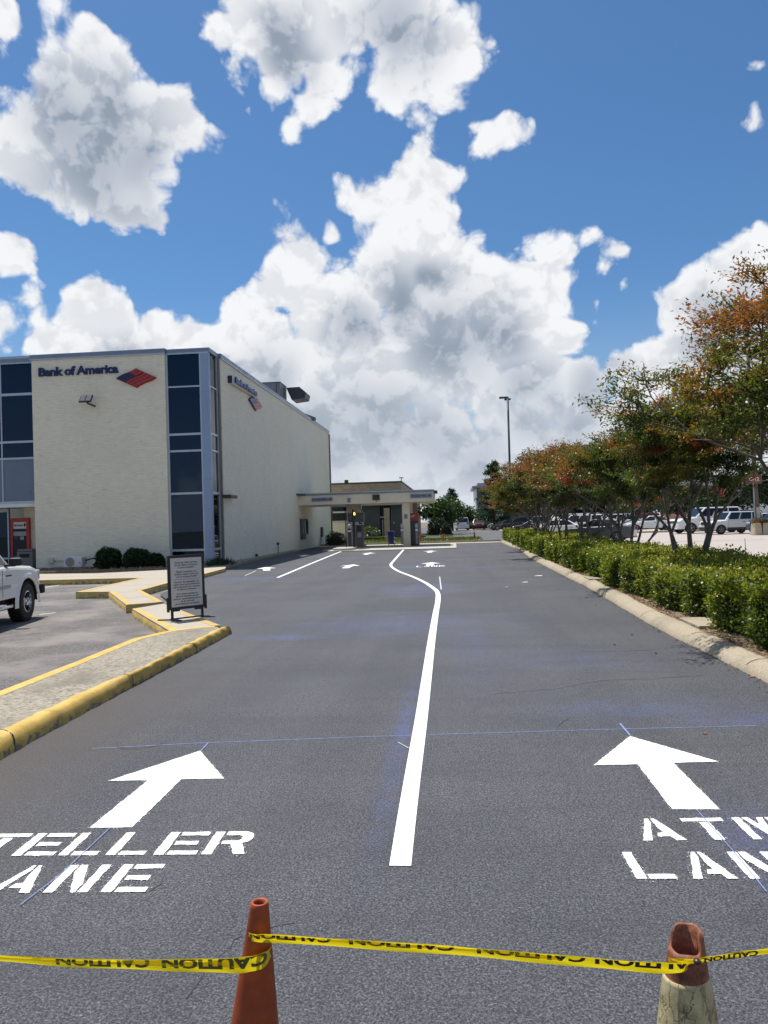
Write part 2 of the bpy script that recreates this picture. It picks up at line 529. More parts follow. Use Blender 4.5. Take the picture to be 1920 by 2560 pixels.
def m_brick(name, color, horizontal='x', grout=0.86, bw=0.21, bh=0.068, spread=0.05, b=0.35):
    m, n, bs, pos, out = new_mat(name)
    sx = n.new('ShaderNodeSeparateXYZ'); n.put(sx.inputs[0], pos)
    cb = n.new('ShaderNodeCombineXYZ')
    n.put(cb.inputs[0], n.math('ADD', sx.outputs[0], sx.outputs[1])); n.put(cb.inputs[1], sx.outputs[2])
    bt = n.new('ShaderNodeTexBrick')
    n.put(bt.inputs['Vector'], cb.outputs[0])
    bt.inputs['Color1'].default_value = (*[c * (1 - spread) for c in color], 1); bt.inputs['Color2'].default_value = (*[min(1, c * (1 + spread)) for c in color], 1)
    bt.inputs['Mortar'].default_value = (*[c * grout for c in color], 1)
    bt.inputs['Scale'].default_value = 1.0; bt.inputs['Mortar Size'].default_value = 0.007; bt.inputs['Mortar Smooth'].default_value = 0.4
    bt.inputs['Brick Width'].default_value = bw; bt.inputs['Row Height'].default_value = bh
    base = n.mix(n.ramp(n.noise(pos, 0.5, 6.0, 0.6), 0.4, 0.75, 0.0, 0.22), bt.outputs[0], tuple(c * 0.72 for c in color))
    mp = n.new('ShaderNodeMapping'); n.put(mp.inputs[0], pos); mp.inputs['Scale'].default_value = (3.0, 3.0, 0.22)
    base = n.mix(n.ramp(n.noise(mp.outputs[0], 1.0, 5.0, 0.6), 0.55, 0.8, 0.0, 0.16), base, tuple(c * 0.6 for c in color))
    mp2 = n.new('ShaderNodeMapping'); n.put(mp2.inputs[0], pos); mp2.inputs['Scale'].default_value = (2.2, 2.2, 14.0)
    chipped = n.ramp(n.noise(mp2.outputs[0], 1.0, 3.0, 0.6), 0.60, 0.70, 0.0, 0.40)
    base = n.mix(chipped, base, tuple(c * 0.55 for c in color))
    setp(n, bs, color=base, rough=0.8, spec=0.3)
    bump(n, bs, n.math('MULTIPLY_ADD', bt.outputs['Fac'], -1.0, n.math('MULTIPLY', n.noise(pos, 40.0, 3.0), 0.5)), b, 0.006)
    return m


def m_glass(name, color=(0.010, 0.014, 0.022), rough=0.015, spec=0.5, tint=(1, 1, 1)):
    m, n, bs, pos, out = new_mat(name)
    setp(n, bs, color=color, rough=rough, spec=spec)
    bs.inputs['Specular Tint'].default_value = (*tint, 1)
    bump(n, bs, n.noise(pos, 0.6, 2.0), 0.06, 0.02)
    return m


def m_leaf(name, stops, attr='tint', trans=0.35, rough=0.42, spec=0.5):
    m, n, bs, pos, out = new_mat(name)
    at = n.new('ShaderNodeAttribute'); at.attribute_name = attr
    col = n.cramp(at.outputs['Fac'], stops)
    setp(n, bs, color=col, rough=rough, spec=spec)
    tr = n.new('ShaderNodeBsdfTranslucent')
    n.put(tr.inputs[0], n.mix(1.0, col, (1.25, 1.2, 0.55), 'MULTIPLY'))
    mx = n.new('ShaderNodeMixShader'); mx.inputs[0].default_value = trans
    n.l.new(bs.outputs[0], mx.inputs[1]); n.l.new(tr.outputs[0], mx.inputs[2])
    n.l.new(mx.outputs[0], out.inputs[0])
    return m


def m_bark(name, a, b, scale=9.0):
    m, n, bs, pos, out = new_mat(name)
    mp = n.new('ShaderNodeMapping'); n.put(mp.inputs[0], pos); mp.inputs['Scale'].default_value = (3.0, 3.0, 0.7)
    f = n.noise(mp.outputs[0], scale, 5.0, 0.65)
    setp(n, bs, color=n.cramp(f, [(0.3, a), (0.7, b)]), rough=0.85, spec=0.2)
    bump(n, bs, f, 0.5, 0.01)
    return m


def m_paintmark(name):
    """fresh traffic paint with a slightly ragged sprayed edge"""
    m, n, bs, pos, out = new_mat(name)
    f = n.noise(pos, 90.0, 4.0, 0.7)
    setp(n, bs, color=n.cramp(f, [(0.29, (0.10, 0.10, 0.105)), (0.345, (0.60, 0.60, 0.59)), (0.45, (0.80, 0.80, 0.79)), (0.8, (0.86, 0.86, 0.85))]), rough=0.65, spec=0.4)
    bump(n, bs, f, 0.4, 0.004)
    return m


CHALK = [(-0.9, 12.6, 2.6, 2.2, 0.40), (-2.6, 11.3, 1.0, 0.45, 0.62), (-1.9, 12.8, 1.1, 0.4, 0.45), (0.2, 10.5, 0.5, 4.0, 0.30), (-0.45, 6.2, 0.14, 3.2, 0.55), (2.2, 6.45, 0.9, 0.28, 0.60),
         (1.6, 6.8, 1.4, 0.7, 0.35), (1.55, 4.0, 0.45, 0.9, 0.5), (-0.9, 19.0, 1.6, 3.0, 0.42), (-6.6, 24.0, 3.0, 1.6, 0.40), (-1.5, 29.0, 2.0, 2.4, 0.40), (0.8, 27.5, 2.2, 1.2, 0.3), (1.2, 9.2, 1.5, 1.2, 0.22)]
M = {}
M['asphalt'] = m_asphalt()
M['oldlot'] = m_oldlot()
M['farroad'] = plain('faded_road', (0.085, 0.085, 0.092), 0.85, vary=0.2, scale=0.5)
M['apron'] = m_concrete('pale_concrete', (0.41, 0.38, 0.335), 0.25)
M['walk'] = m_concrete('walkway_concrete', (0.39, 0.35, 0.29), 0.3)
M['island'] = m_concrete('weathered_concrete', (0.285, 0.255, 0.20), 0.95, 26.0)
M['kerb'] = m_concrete('kerb_concrete', (0.345, 0.295, 0.215), 0.6, 45.0)
M['lot'] = m_concrete('lot_concrete', (0.375, 0.335, 0.305), 0.12, 50.0)
M['yellow'] = m_yellow()
M['terrain'] = plain('dry_earth', (0.14, 0.125, 0.09), 0.95, vary=0.3, scale=0.3)
M['soil'] = plain('mulch_soil', (0.20, 0.145, 0.095), 0.95, vary=0.45, scale=9.0, bumps=0.8, bscale=30.0)
M['turf'] = plain('turf', (0.095, 0.15, 0.035), 0.95, vary=0.45, scale=3.0, bumps=0.8, bscale=40.0)
M['brick'] = m_brick('painted_brick', (0.80, 0.745, 0.60))
M['tanbrick'] = m_brick('tan_brick', (0.40, 0.315, 0.235), bh=0.2, bw=0.4, spread=0.12, grout=0.8)
M['redbrick'] = m_brick('red_brick', (0.24, 0.105, 0.08), spread=0.15)
M['greybrick'] = m_brick('grey_brick', (0.13, 0.125, 0.105), spread=0.15, bh=0.4, bw=0.8)
M['cream'] = plain('cream_stucco', (0.72, 0.66, 0.53), 0.85, vary=0.07, scale=0.8, bumps=0.2)
M['coping'] = plain('grey_blue_metal', (0.23, 0.26, 0.32), 0.4, 0.6, vary=0.1, scale=1.5)
M['alu'] = plain('anodised_frame', (0.46, 0.50, 0.55), 0.38, 0.55, vary=0.06, scale=2.0)
M['pilaster'] = plain('blue_grey_panel', (0.27, 0.345, 0.47), 0.4, 0.35, vary=0.06, scale=0.8)
M['spandrel'] = plain('blue_spandrel', (0.145, 0.185, 0.26), 0.35, vary=0.07, scale=0.6)
M['stone'] = m_concrete('stone_trim', (0.21, 0.19, 0.165), 0.6, 25.0)
M['glass'] = m_glass('tinted_glass', (0.0015, 0.004, 0.011), spec=0.55, tint=(0.5, 0.68, 1.0))
M['sideglass'] = m_glass('tinted_side_glass', (0.0015, 0.004, 0.011), spec=0.22, tint=(0.7, 0.8, 1.0))
M['carglass'] = m_glass('car_glass', (0.010, 0.014, 0.017), 0.03)
M['darkin'] = plain('dark_interior', (0.012, 0.012, 0.013), 0.7)
M['white'] = plain('white_enamel', (0.72, 0.72, 0.70), 0.4, vary=0.05)
M['offwhite'] = plain('cream_plastic', (0.55, 0.52, 0.45), 0.5, vary=0.08)
M['black'] = plain('black_paint', (0.018, 0.018, 0.02), 0.4, vary=0.2)
M['charcoal'] = plain('charcoal_metal', (0.055, 0.058, 0.065), 0.45, 0.3, vary=0.15)
M['grey'] = plain('grey_metal', (0.20, 0.205, 0.215), 0.5, 0.3, vary=0.12)
M['palegrey'] = plain('pale_grey_panel', (0.36, 0.36, 0.37), 0.5, 0.1, vary=0.1)
M['bin'] = plain('speckled_bin', (0.19, 0.185, 0.175), 0.8, vary=0.3, scale=40.0)
M['navy'] = plain('navy_letter', (0.010, 0.016, 0.075), 0.35, vary=0.1)
M['blue'] = plain('blue_letter', (0.02, 0.055, 0.26), 0.35, vary=0.1)
M['red'] = plain('sign_red', (0.34, 0.030, 0.028), 0.4, vary=0.1)
M['brightred'] = plain('bright_red', (0.50, 0.035, 0.025), 0.4, vary=0.1)
M['signgrey'] = plain('sign_grey_face', (0.56, 0.55, 0.54), 0.6, vary=0.06)
M['signblue'] = plain('sign_slate_face', (0.20, 0.215, 0.33), 0.5, vary=0.06)
M['ink'] = plain('black_ink', (0.02, 0.02, 0.024), 0.6)
M['binblue'] = plain('blue_plastic', (0.012, 0.035, 0.20), 0.5)
M['screen'] = plain('dark_screen', (0.008, 0.009, 0.011), 0.2)
M['mark'] = m_paintmark('fresh_white_paint')
M['oldmark'] = plain('old_white_paint', (0.52, 0.50, 0.47), 0.8, vary=0.25, scale=8.0)
M['chalk'] = plain('blue_chalk', (0.20, 0.26, 0.52), 0.9, vary=0.3, scale=20.0)
M['crack'] = plain('crack_tar', (0.012, 0.012, 0.013), 0.6)
M['asphalt_dark'] = plain('resealed_streak', (0.062, 0.063, 0.070), 0.7, vary=0.3, scale=3.0)
M['bronze'] = plain('bronze_roof_metal', (0.045, 0.035, 0.03), 0.5, 0.3)
M['doorpanel'] = plain('slate_door_panel', (0.055, 0.065, 0.075), 0.5, vary=0.12, scale=1.2)
M['lamp_lens'] = plain('lamp_lens', (0.45, 0.40, 0.34), 0.25, vary=0.12, scale=12.0)
M['wood'] = m_bark('weathered_pole_wood', (0.085, 0.068, 0.052), (0.17, 0.14, 0.11), 6.0)
M['bark'] = m_bark('smooth_grey_bark', (0.075, 0.062, 0.054), (0.20, 0.172, 0.15), 7.0)
M['bark_dark'] = m_bark('dark_bark', (0.03, 0.025, 0.02), (0.085, 0.07, 0.055))
M['rubber'] = plain('tyre_rubber', (0.016, 0.016, 0.017), 0.8, vary=0.2, scale=12.0)
M['rim'] = plain('wheel_alloy', (0.30, 0.30, 0.31), 0.35, 0.7, vary=0.06)
M['rimdark'] = plain('dark_wheel', (0.06, 0.06, 0.065), 0.35, 0.6)
M['chrome'] = plain('chrome_trim', (0.62, 0.62, 0.64), 0.12, 1.0, vary=0.04)
M['lens'] = plain('headlight_lens', (0.55, 0.57, 0.58), 0.1, vary=0.05)
M['tail'] = plain('tail_lens', (0.30, 0.012, 0.012), 0.15)
M['amber'] = plain('amber_lens', (0.55, 0.20, 0.02), 0.2)

# ------------------------------------------------------------------ ground, roads, kerbs
struct(MB().sheet([(-700, -300), (700, -300), (700, 900), (-700, 900)], -0.32).build('ground', M['terrain']), 'bare ground round the bank and the shopping centre car parks')

isl_out = [(-500, 2181), (0, 1900), (127, 1828.5), (250, 1762), (370, 1697), (478, 1639.5), (579, 1583.6)]
isl_in = [(-500, 2062), (0, 1826.6), (193, 1736), (275, 1700), (347, 1672), (463, 1612.5), (548, 1570)]
isl_back = [(-500, 1920), (0, 1728), (193, 1653), (332, 1597), (424, 1576), (501.5, 1566.5), (540, 1565.5)]
ZI = 0.14
Po = [g(x, y, 0.0) for x, y in isl_out]; Pi = [g(x, y, ZI) for x, y in isl_in]; Pb = [g(x, y, ZI) for x, y in isl_back]
lane = [(p.x - 0.25, p.y + 0.12) for p in Po] + [(-4.75, 13.2), (-5.6, 14.4), (-6.2, 16.6), (-7.4, 19.0), (-8.0, 22.0), (-9.6, 25.5), (-11.0, 28.2), (-9.4, 29.5), (-9.8, 33.0), (-9.8, 58.2), (3.75, 58.2), (3.75, 44), (3.5, 36), (3.4, 20), (3.2, 12), (3.2, -8), (Po[0].x, -8)]
struct(MB().sheet(lane, 0.0).build('road', M['asphalt']), 'freshly sealed dark grey drive lane running towards the bank canopy', 'road')
lot = [(-90, -8), (Pb[0].x + 0.4, -8)] + [(p.x + 0.12, p.y - 0.25) for p in Pb[:-1]] + [(-4.6, 14.0), (-5.0, 16.0), (-6.0, 18.0), (-6.5, 21.0), (-8.0, 26.5), (-16, 28.2), (-90, 31.5)]
struct(MB().sheet(lot, -0.04).build('parking_lot_worn', M['oldlot']), 'older brownish asphalt parking area on the bank side of the yellow kerb', 'car park')


def strip(rows, name, mat, smooth=True, close=False):
    """skin a list of equally long point rows"""
    mb = MB(); n = len(rows[0])
    for r in rows:
        mb.v += [tuple(p) for p in r]
    for a in range(len(rows) - 1):
        for i in range(n - 1):
            mb.f.append((a * n + i, a * n + i + 1, (a + 1) * n + i + 1, (a + 1) * n + i))
    return mb.build(name, mat, smooth=smooth)


def dense(P, n):
    """n points evenly along the polyline P"""
    P = [Vector(p) for p in P]; d = [0]
    for a, b in zip(P, P[1:]):
        d.append(d[-1] + (b - a).length)
    out = []; j = 0
    for k in range(n):
        t = d[-1] * k / (n - 1)
        while j < len(P) - 2 and d[j + 1] < t:
            j += 1
        u = (t - d[j]) / max(1e-9, d[j + 1] - d[j])
        out.append(P[j].lerp(P[j + 1], min(1, max(0, u))))
    return out


NK = 90
O_ = dense(spline(Po, 4), NK); I_ = dense(spline(Pi, 4), NK)
rows = []
for t, z in ((-0.02, -0.02), (0.02, 0.03), (0.10, 0.085), (0.24, 0.122), (0.42, 0.139), (0.70, 0.143), (1.0, 0.1405)):
    row = []
    for k, (a, b) in enumerate(zip(O_, I_)):
        p = a.lerp(b, t); wob = 0.006 * math.sin(k * 1.7) + 0.004 * math.sin(k * 0.63 + 1)
        row.append((p.x + wob, p.y + wob, z + 0.003 * math.sin(k * 0.9 + t)))
    rows.append(row)
struct(strip(rows, 'yellow_kerb', M['yellow']), 'chipped yellow rounded kerb along the near edge of the island', 'kerb')
struct(MB().sheet([tuple(p) for p in I_] + [tuple(p) for p in reversed(dense(Pb, 40))], ZI - 0.002).build('island_pavement', M['island']), 'stained concrete top of the pointed traffic island', 'pavement')
B_ = dense(Pb, 60)
rows = []
for off, z in ((0.13, 0.141), (0.05, 0.145), (0.0, 0.142), (-0.04, 0.11), (-0.055, -0.12)):
    row = []
    for k, p in enumerate(B_):
        d = (B_[min(k + 1, 59)] - B_[max(k - 1, 0)]).normalized(); nrm = Vector((d.y, -d.x, 0))
        q = p + nrm * off
        row.append((q.x, q.y, z))
    rows.append(row)
struct(strip(rows, 'yellow_kerb', M['yellow']), 'thin yellow edge on the parking side of the traffic island', 'kerb')
# kerb joints and cracks
jm = MB()
for k in (22, 47, 70):
    a = O_[k]; b = I_[k]; dd = Vector((b.y - a.y, a.x - b.x, 0)).normalized() * 0.006
    prev = None
    for t, z in ((0.0, 0.004), (0.1, 0.089), (0.24, 0.126), (0.42, 0.143), (0.7, 0.147), (1.0, 0.144)):
        p = a.lerp(b, t) + Vector((0.01 * math.sin(9 * t), 0, 0)); p.z = z
        if prev:
            i0 = len(jm.v); jm.v += [tuple(prev - dd), tuple(prev + dd), tuple(p + dd), tuple(p - dd)]; jm.f.append((i0, i0 + 1, i0 + 2, i0 + 3))
        prev = p
struct(jm.build('kerb_joint', M['crack']), 'dark cracks across the chipped yellow kerb', 'crack')


def walk(name, label, px, z, yellow, mat='walk', zlow=-0.3):
    P = [g(x, y, z) for x, y in px]
    a = sum(P[i].x * P[(i + 1) % len(P)].y - P[(i + 1) % len(P)].x * P[i].y for i in range(len(P)))
    struct(MB().prism([(p.x, p.y) for p in P], zlow, z).build(name, M[mat]), label, 'pavement')
    yk = MB()
    for i in yellow:
        p, q = P[i], P[(i + 1) % len(P)]
        L = resample([p, q], 0.25)
        d = (q - p).normalized(); nrm = Vector((-d.y, d.x, 0)) * (1 if a > 0 else -1)
        o = len(yk.v)
        for k, r in enumerate(L):
            w = 0.004 * math.sin(k * 1.3 + i)
            for off, zz in ((0.13, z + 0.0035), (0.03, z + 0.006), (-0.005 + w, z - 0.03), (-0.008 + w, zlow)):
                s_ = r + nrm * off
                yk.v.append((s_.x, s_.y, zz))
        for k in range(len(L) - 1):
            for c in range(3):
                yk.f.append((o + k * 4 + c, o + k * 4 + c + 1, o + k * 4 + c + 5, o + k * 4 + c + 4))
    if yellow:
        struct(yk.build('yellow_kerb', M['yellow'], smooth=True), 'yellow painted edge of ' + label.split(' ', 1)[1], 'kerb')


walk('sidewalk', 'a pale concrete walkway crossing in front of the bank and stepping towards the sign',
     [(316, 1512), (409, 1504.5), (353, 1475.5), (416.7, 1458), (517, 1433), (562, 1421.5), (565, 1417), (360, 1427.5), (240, 1433), (80, 1435), (-400, 1449), (-400, 1470), (81, 1451), (240, 1447), (351, 1444.5), (189, 1480), (272, 1479)],
     0.13, [0, 1, 2, 3, 4, 11, 12, 13, 14, 15, 16])
walk('sign_pad', 'a small concrete pad between the island and the walkway under the sign', [(424, 1577), (330, 1522), (409, 1509), (467, 1531), (552, 1563.5), (500, 1567)], 0.125, [0, 3], 'walk')
struct(MB().prism([(-8.9, 29.0), (-9.45, 36), (-9.6, 48), (-9.96, 48), (-9.96, 31.7), (-9.5, 29.6)], -0.1, 0.11).build('kerb', M['kerb']), 'low concrete kerb along the shaded side wall of the bank', 'kerb')
struct(MB().prism([(-9.6, 29.7), (-20.5, 28.7), (-20.5, 32), (-9.9, 32)], -0.1, 0.10).build('soil_bed', M['soil']), 'planting bed of soil under the bank front', 'soil')

# right kerb: rounded concrete
kerb_px = [(2150, 1850), (1912, 1705), (1768.5, 1633), (1642, 1570), (1540.7, 1511), (1470, 1469), (1423, 1446), (1374, 1420.8), (1340, 1403.5), (1316, 1388), (1298, 1373), (1277, 1366.6), (1250, 1354.5)]
Kp = dense(spline([Vector((2.95, -6, 0)), Vector((2.96, 3.0, 0))] + [g(x, y, 0.0) for x, y in kerb_px[1:]], 5), 260)
rows = []
for off, z in ((-0.01, -0.03), (0.0, 0.015), (0.04, 0.062), (0.095, 0.098), (0.16, 0.116), (0.24, 0.122), (0.29, 0.116), (0.30, -0.05)):
    row = []
    for k, p in enumerate(Kp):
        d = (Kp[min(k + 1, 259)] - Kp[max(k - 1, 0)]).normalized(); nrm = Vector((d.y, -d.x, 0)).normalized()
        if nrm.x < 0: nrm = -nrm
        w = 0.008 * math.sin(k * 0.8) + 0.006 * math.sin(k * 2.3)
        q = p + nrm * (off + w)
        row.append((q.x, q.y, z * (1 + 0.05 * math.sin(k * 0.37)) if z > 0 else z))
    rows.append(row)
struct(strip(rows, 'kerb', M['kerb']), 'rounded bare concrete kerb in front of the long hedge', 'kerb')
jm = MB()
for k in (52, 60, 68, 78, 92, 108, 126, 146, 170, 200):
    p = Kp[k]; d = (Kp[k + 1] - Kp[k - 1]).normalized(); nrm = Vector((d.y, -d.x, 0)); nrm = nrm if nrm.x > 0 else -nrm
    prev = None
    for off, z in ((-0.004, 0.015), (0.038, 0.066), (0.094, 0.102), (0.16, 0.121), (0.24, 0.127), (0.295, 0.119)):
        q = p + nrm * off; q.z = z + 0.002
        if prev:
            i0 = len(jm.v); jm.v += [tuple(prev - d * 0.007), tuple(prev + d * 0.007), tuple(q + d * 0.007), tuple(q - d * 0.007)]; jm.f.append((i0, i0 + 1, i0 + 2, i0 + 3))
        prev = q
struct(jm.build('kerb_joint', M['crack']), 'joints between the lengths of concrete kerb', 'crack')
struct(MB().sheet([(p.x + 0.2, p.y) for p in Kp] + [(6.6, 58.5), (6.6, -6.0)], 0.105).build('soil_bed', M['soil']), 'brown mulch bed under the long hedge', 'soil')
for (x, y, w, h_, lab) in ((1768, 1553, 0.55, 0.9, 'concrete catch slab behind the kerb in the nearer gap of the hedge'), (1492, 1443, 0.5, 0.9, 'concrete catch slab behind the kerb in the farther gap of the hedge')):
    p = g(x, y, 0.15)
    struct(MB().box(p.x - 0.25, p.x + w, p.y - h_ / 2, p.y + h_ / 2, 0.0, 0.152).build('pavement_slab', M['kerb'], bevel=0.012), lab, 'slab')
struct(MB().sheet([(6.35, -20), (140, -20), (140, 190), (6.35, 190)], -0.004).build('parking_lot', M['lot']), 'sunlit pale concrete car park beyond the hedge', 'car park')
struct(MB().prism([(6.35, -20), (6.5, -20), (6.5, 58.5), (6.35, 58.5)], -0.1, 0.12).build('kerb', M['kerb']), 'low kerb between the hedge and the pale car park', 'kerb')
# far side: concrete gutter, lawn strip, far road
struct(MB().sheet([(-9.9, 55.2), (3.9, 55.2), (3.9, 57.2), (-9.9, 57.2)], 0.006).build('gutter', M['apron']), 'pale concrete gutter at the far end of the drive lane', 'pavement')
struct(MB().prism([(-9.9, 57.2), (3.4, 57.2), (3.4, 57.4), (-9.9, 57.4)], 0.0, 0.13).build('kerb', M['kerb']), 'concrete kerb in front of the far lawn strip', 'kerb')
struct(MB().sheet([(-40, 57.4), (2.2, 57.4), (0.6, 66), (-6, 76), (-40, 76)], 0.10).build('lawn', M['turf']), 'strip of lawn behind the drive through lanes', 'lawn')
struct(MB().sheet([(-40, 64.5), (1.0, 64.5), (1.6, 66.4), (-40, 66.4)], 0.105).build('path', M['walk']), 'pale footpath crossing the far lawn', 'path')
struct(MB().sheet([(2.2, 57.4), (6.35, 57.4), (6.35, 190), (-60, 190), (-60, 76), (-6, 76), (0.6, 66)], -0.008).build('road', M['farroad']), 'grey road passing behind the bank', 'road')
struct(MB().sheet([(-4, 124), (22, 124), (22, 131), (-4, 131)], 0.02).build('pavement', M['walk']), 'sunlit pale pavement behind the parked van', 'pavement')
struct(MB().sheet([(-2.6, 92), (-2.45, 92), (5.6, 108), (5.4, 108)], 0.004).build('road_marking', M['oldmark']), 'long pale line across the far road', 'marking')

# ------------------------------------------------------------------ painted marks on the road
ZM = 0.004


def ragged(poly, step=0.03, amp=0.0035):
    """sprayed outlines are never quite straight"""
    out = []
    n = len(poly)
    for i in range(n):
        a = Vector(poly[i][:2]); b = Vector(poly[(i + 1) % n][:2])
        k = max(1, int((b - a).length / step)); d = (b - a).normalized() if (b - a).length > 0 else Vector((1, 0))
        nr = Vector((-d.y, d.x))
        for j in range(k):
            p = a.lerp(b, j / k)
            if j: p += nr * random.uniform(-amp, amp)
            out.append((p.x, p.y))
    return out


def px_poly(pts, z=ZM):
    return [(g(x, y, 0).x, g(x, y, 0).y) for x, y in pts]


def fillet_poly(mb, poly, z):
    """triangulated flat fill (concave outlines allowed)"""
    from mathutils.geometry import tessellate_polygon
    P = [Vector((p[0], p[1], 0)) for p in poly]
    tri = tessellate_polygon([P]); o = len(mb.v)
    mb.v += [(p.x, p.y, z) for p in P]
    for t in tri:
        a, b, c = (P[i] for i in t)
        up = (b - a).cross(c - a).z
        mb.f.append(tuple(o + i for i in (t if up > 0 else t[::-1])))


def mark(name, polys, label, cat, mat='mark', z=ZM, rag=True, group=None):
    mb = MB()
    for p in polys:
        fillet_poly(mb, ragged(p) if rag else p, z)
        if rag:                                            # overspray: flecks of paint thinning out from the edge
            for i in range(len(p)):
                a = Vector(p[i][:2]); b = Vector(p[(i + 1) % len(p)][:2]); d = b - a
                if d.length < 1e-6: continue
                nr = Vector((-d.y, d.x)).normalized()
                for _ in range(int(d.length * 120)):
                    q = a + d * random.random() + nr * random.gauss(0, .009); r = random.uniform(.0010, .0032)
                    o_ = len(mb.v); mb.v += [(q.x - r, q.y, z - .0006), (q.x, q.y - r, z - .0006), (q.x + r * 1.2, q.y, z - .0006), (q.x, q.y + r, z - .0006)]; mb.f.append((o_, o_ + 1, o_ + 2, o_ + 3))
    o = mb.build(name, M[mat])
    return tag(o, label, cat, group)


mark('painted_arrow', [px_poly([(500.6, 1878), (560, 1947.6), (454, 1949), (330, 2069.7), (224.5, 2070.8), (370, 1951.6), (272, 1953)])], 'large white arrow painted above the TELLER LANE lettering', 'road arrow', group='arrows painted on the drive lanes')
mark('painted_arrow', [px_poly([(1575, 1841.7), (1796, 1905), (1683, 1908), (1799, 2024.5), (1680.5, 2024.5), (1593.7, 1911.7), (1483.7, 1914)])], 'large white arrow painted above the ATM LANE lettering', 'road arrow', group='arrows painted on the drive lanes')

# stencil letters in a cell one unit high; w is the letter's width
ST = {
    'T': [[(0, 1), (1, 1), (1, .84), (0, .84)], [(.38, .80), (.62, .80), (.62, 0), (.38, 0)]],
    'E': [[(0, 1), (.24, 1), (.24, 0), (0, 0)], [(.31, 1), (1, 1), (1, .84), (.31, .84)], [(.31, .58), (.86, .58), (.86, .42), (.31, .42)], [(.31, .16), (1, .16), (1, 0), (.31, 0)]],
    'L': [[(0, 1), (.24, 1), (.24, 0), (0, 0)], [(.31, .16), (.95, .16), (.95, 0), (.31, 0)]],
    'R': [[(0, 1), (.24, 1), (.24, 0), (0, 0)], [(.31, 1), (.80, 1), (.95, .92), (1, .80), (1, .66), (.93, .54), (.80, .48), (1, 0), (.74, 0), (.54, .44), (.31, .44), (.31, .58), (.66, .58), (.74, .64), (.74, .76), (.66, .84), (.31, .84)]],
    'A': [[(.40, 1), (.48, 1), (.48, .80), (.22, 0), (0, 0)], [(.54, 1), (.62, 1), (1, 0), (.76, 0), (.70, .17), (.40, .17), (.46, .33), (.62, .33), (.54, .62)]],
    'N': [[(0, 1), (.22, 1), (.22, 0), (0, 0)], [(.27, 1), (.44, 1), (.73, .30), (.73, 0), (.62, 0), (.27, .72)], [(.78, 1), (1, 1), (1, 0), (.78, 0)]],
    'M': [[(0, 1), (.20, 1), (.20, 0), (0, 0)], [(.24, 1), (.40, 1), (.5, .66), (.60, 1), (.76, 1), (.55, .2), (.45, .2)], [(.80, 1), (1, 1), (1, 0), (.80, 0)]],
}


def lettering(word, x0, y0, pitch, w, h, slant=0.0, rot=0.0):
    out = []
    for i, c in enumerate(word):
        for poly in ST[c]:
            pts = []
            for u, v in poly:
                x = i * pitch + u * w * (0.95 if c == 'L' else 1.0) + slant * v; y = v * h
                pts.append((x0 + x * math.cos(rot) - y * math.sin(rot), y0 + x * math.sin(rot) + y * math.cos(rot)))
            out.append(pts)
    return out


def fit_word(word, k0, px0, k1, px1, htop, name, label, wr=0.82):
    """place a word from the surveyed lower left corners of its letters k0 and k1"""
    a = g(*px0, 0); b = g(*px1, 0)
    d = (b - a) / (k1 - k0); pitch = d.length; rot = math.atan2(d.y, d.x)
    o = a - d * k0
    h = g(*htop, 0).y - a.y
    return mark(name, lettering(word, o.x, o.y, pitch, pitch * wr, h, 0.0, rot), label, 'road lettering', group='lane names painted on the road')


fit_word('TELLER', 1, (27, 2141), 5, (503, 2137.5), (27 + 60, 2085), 'painted_lettering', 'white stencilled word TELLER painted under the left arrow', 0.89)
fit_word('LANE', 1, (-37, 2234.5), 3, (251, 2232), (60, 2166), 'painted_lettering', 'white stencilled word LANE painted under the word TELLER', 0.77)
fit_word('ATM', 0, (1608, 2103), 2, (1884, 2100), (1620, 2049), 'painted_lettering', 'white stencilled word ATM painted under the right arrow', 0.80)
fit_word('LANE', 0, (1592, 2198.5), 1, (1733, 2198.5), (1560, 2132), 'painted_lettering', 'white stencilled word LANE painted under the word ATM', 0.80)

cl = [(1000.5, 2166), (1016, 2050), (1034, 1925), (1052.7, 1800), (1066, 1700), (1079, 1600), (1089, 1535), (1095, 1500), (1093, 1480), (1078, 1466.5), (1056, 1453), (1027, 1440), (998, 1429), (981, 1418.5), (977.5, 1410.5), (987, 1399), (1011, 1372)]
tag(MB().ribbon(spline([g(x, y, 0) for x, y in cl], 6), 0.105, ZM).build('painted_line', M['mark']), 'long white dividing line that bends twice on its way to the canopy', 'lane line')
tag(MB().ribbon([g(694.5, 1444), g(780, 1408), g(857, 1377)], 0.11, ZM).build('painted_line', M['mark']), 'straight white line leading to the teller island', 'lane line')


def far_arrow(cx, ytop, ybot, label, width=None, rot=0.0, z=ZM):
    t = g(cx, ytop, 0); b = g(cx, ybot, 0)
    L = max(1.35, min(2.4, t.y - b.y)); c = (t + b) / 2; w = (width or 0.78) / 2
    pts = [(0, .5), (1, .5 - .42), (.34, .5 - .42), (.34, -.5), (-.34, -.5), (-.34, .5 - .42), (-1, .5 - .42)]
    P = []
    for u, v in pts:
        x = u * w; y = v * L
        P.append((c.x + x * math.cos(rot) - y * math.sin(rot), c.y + x * math.sin(rot) + y * math.cos(rot)))
    mark('painted_arrow', [P], label, 'road arrow', group='arrows painted on the drive lanes', rag=False, z=z)


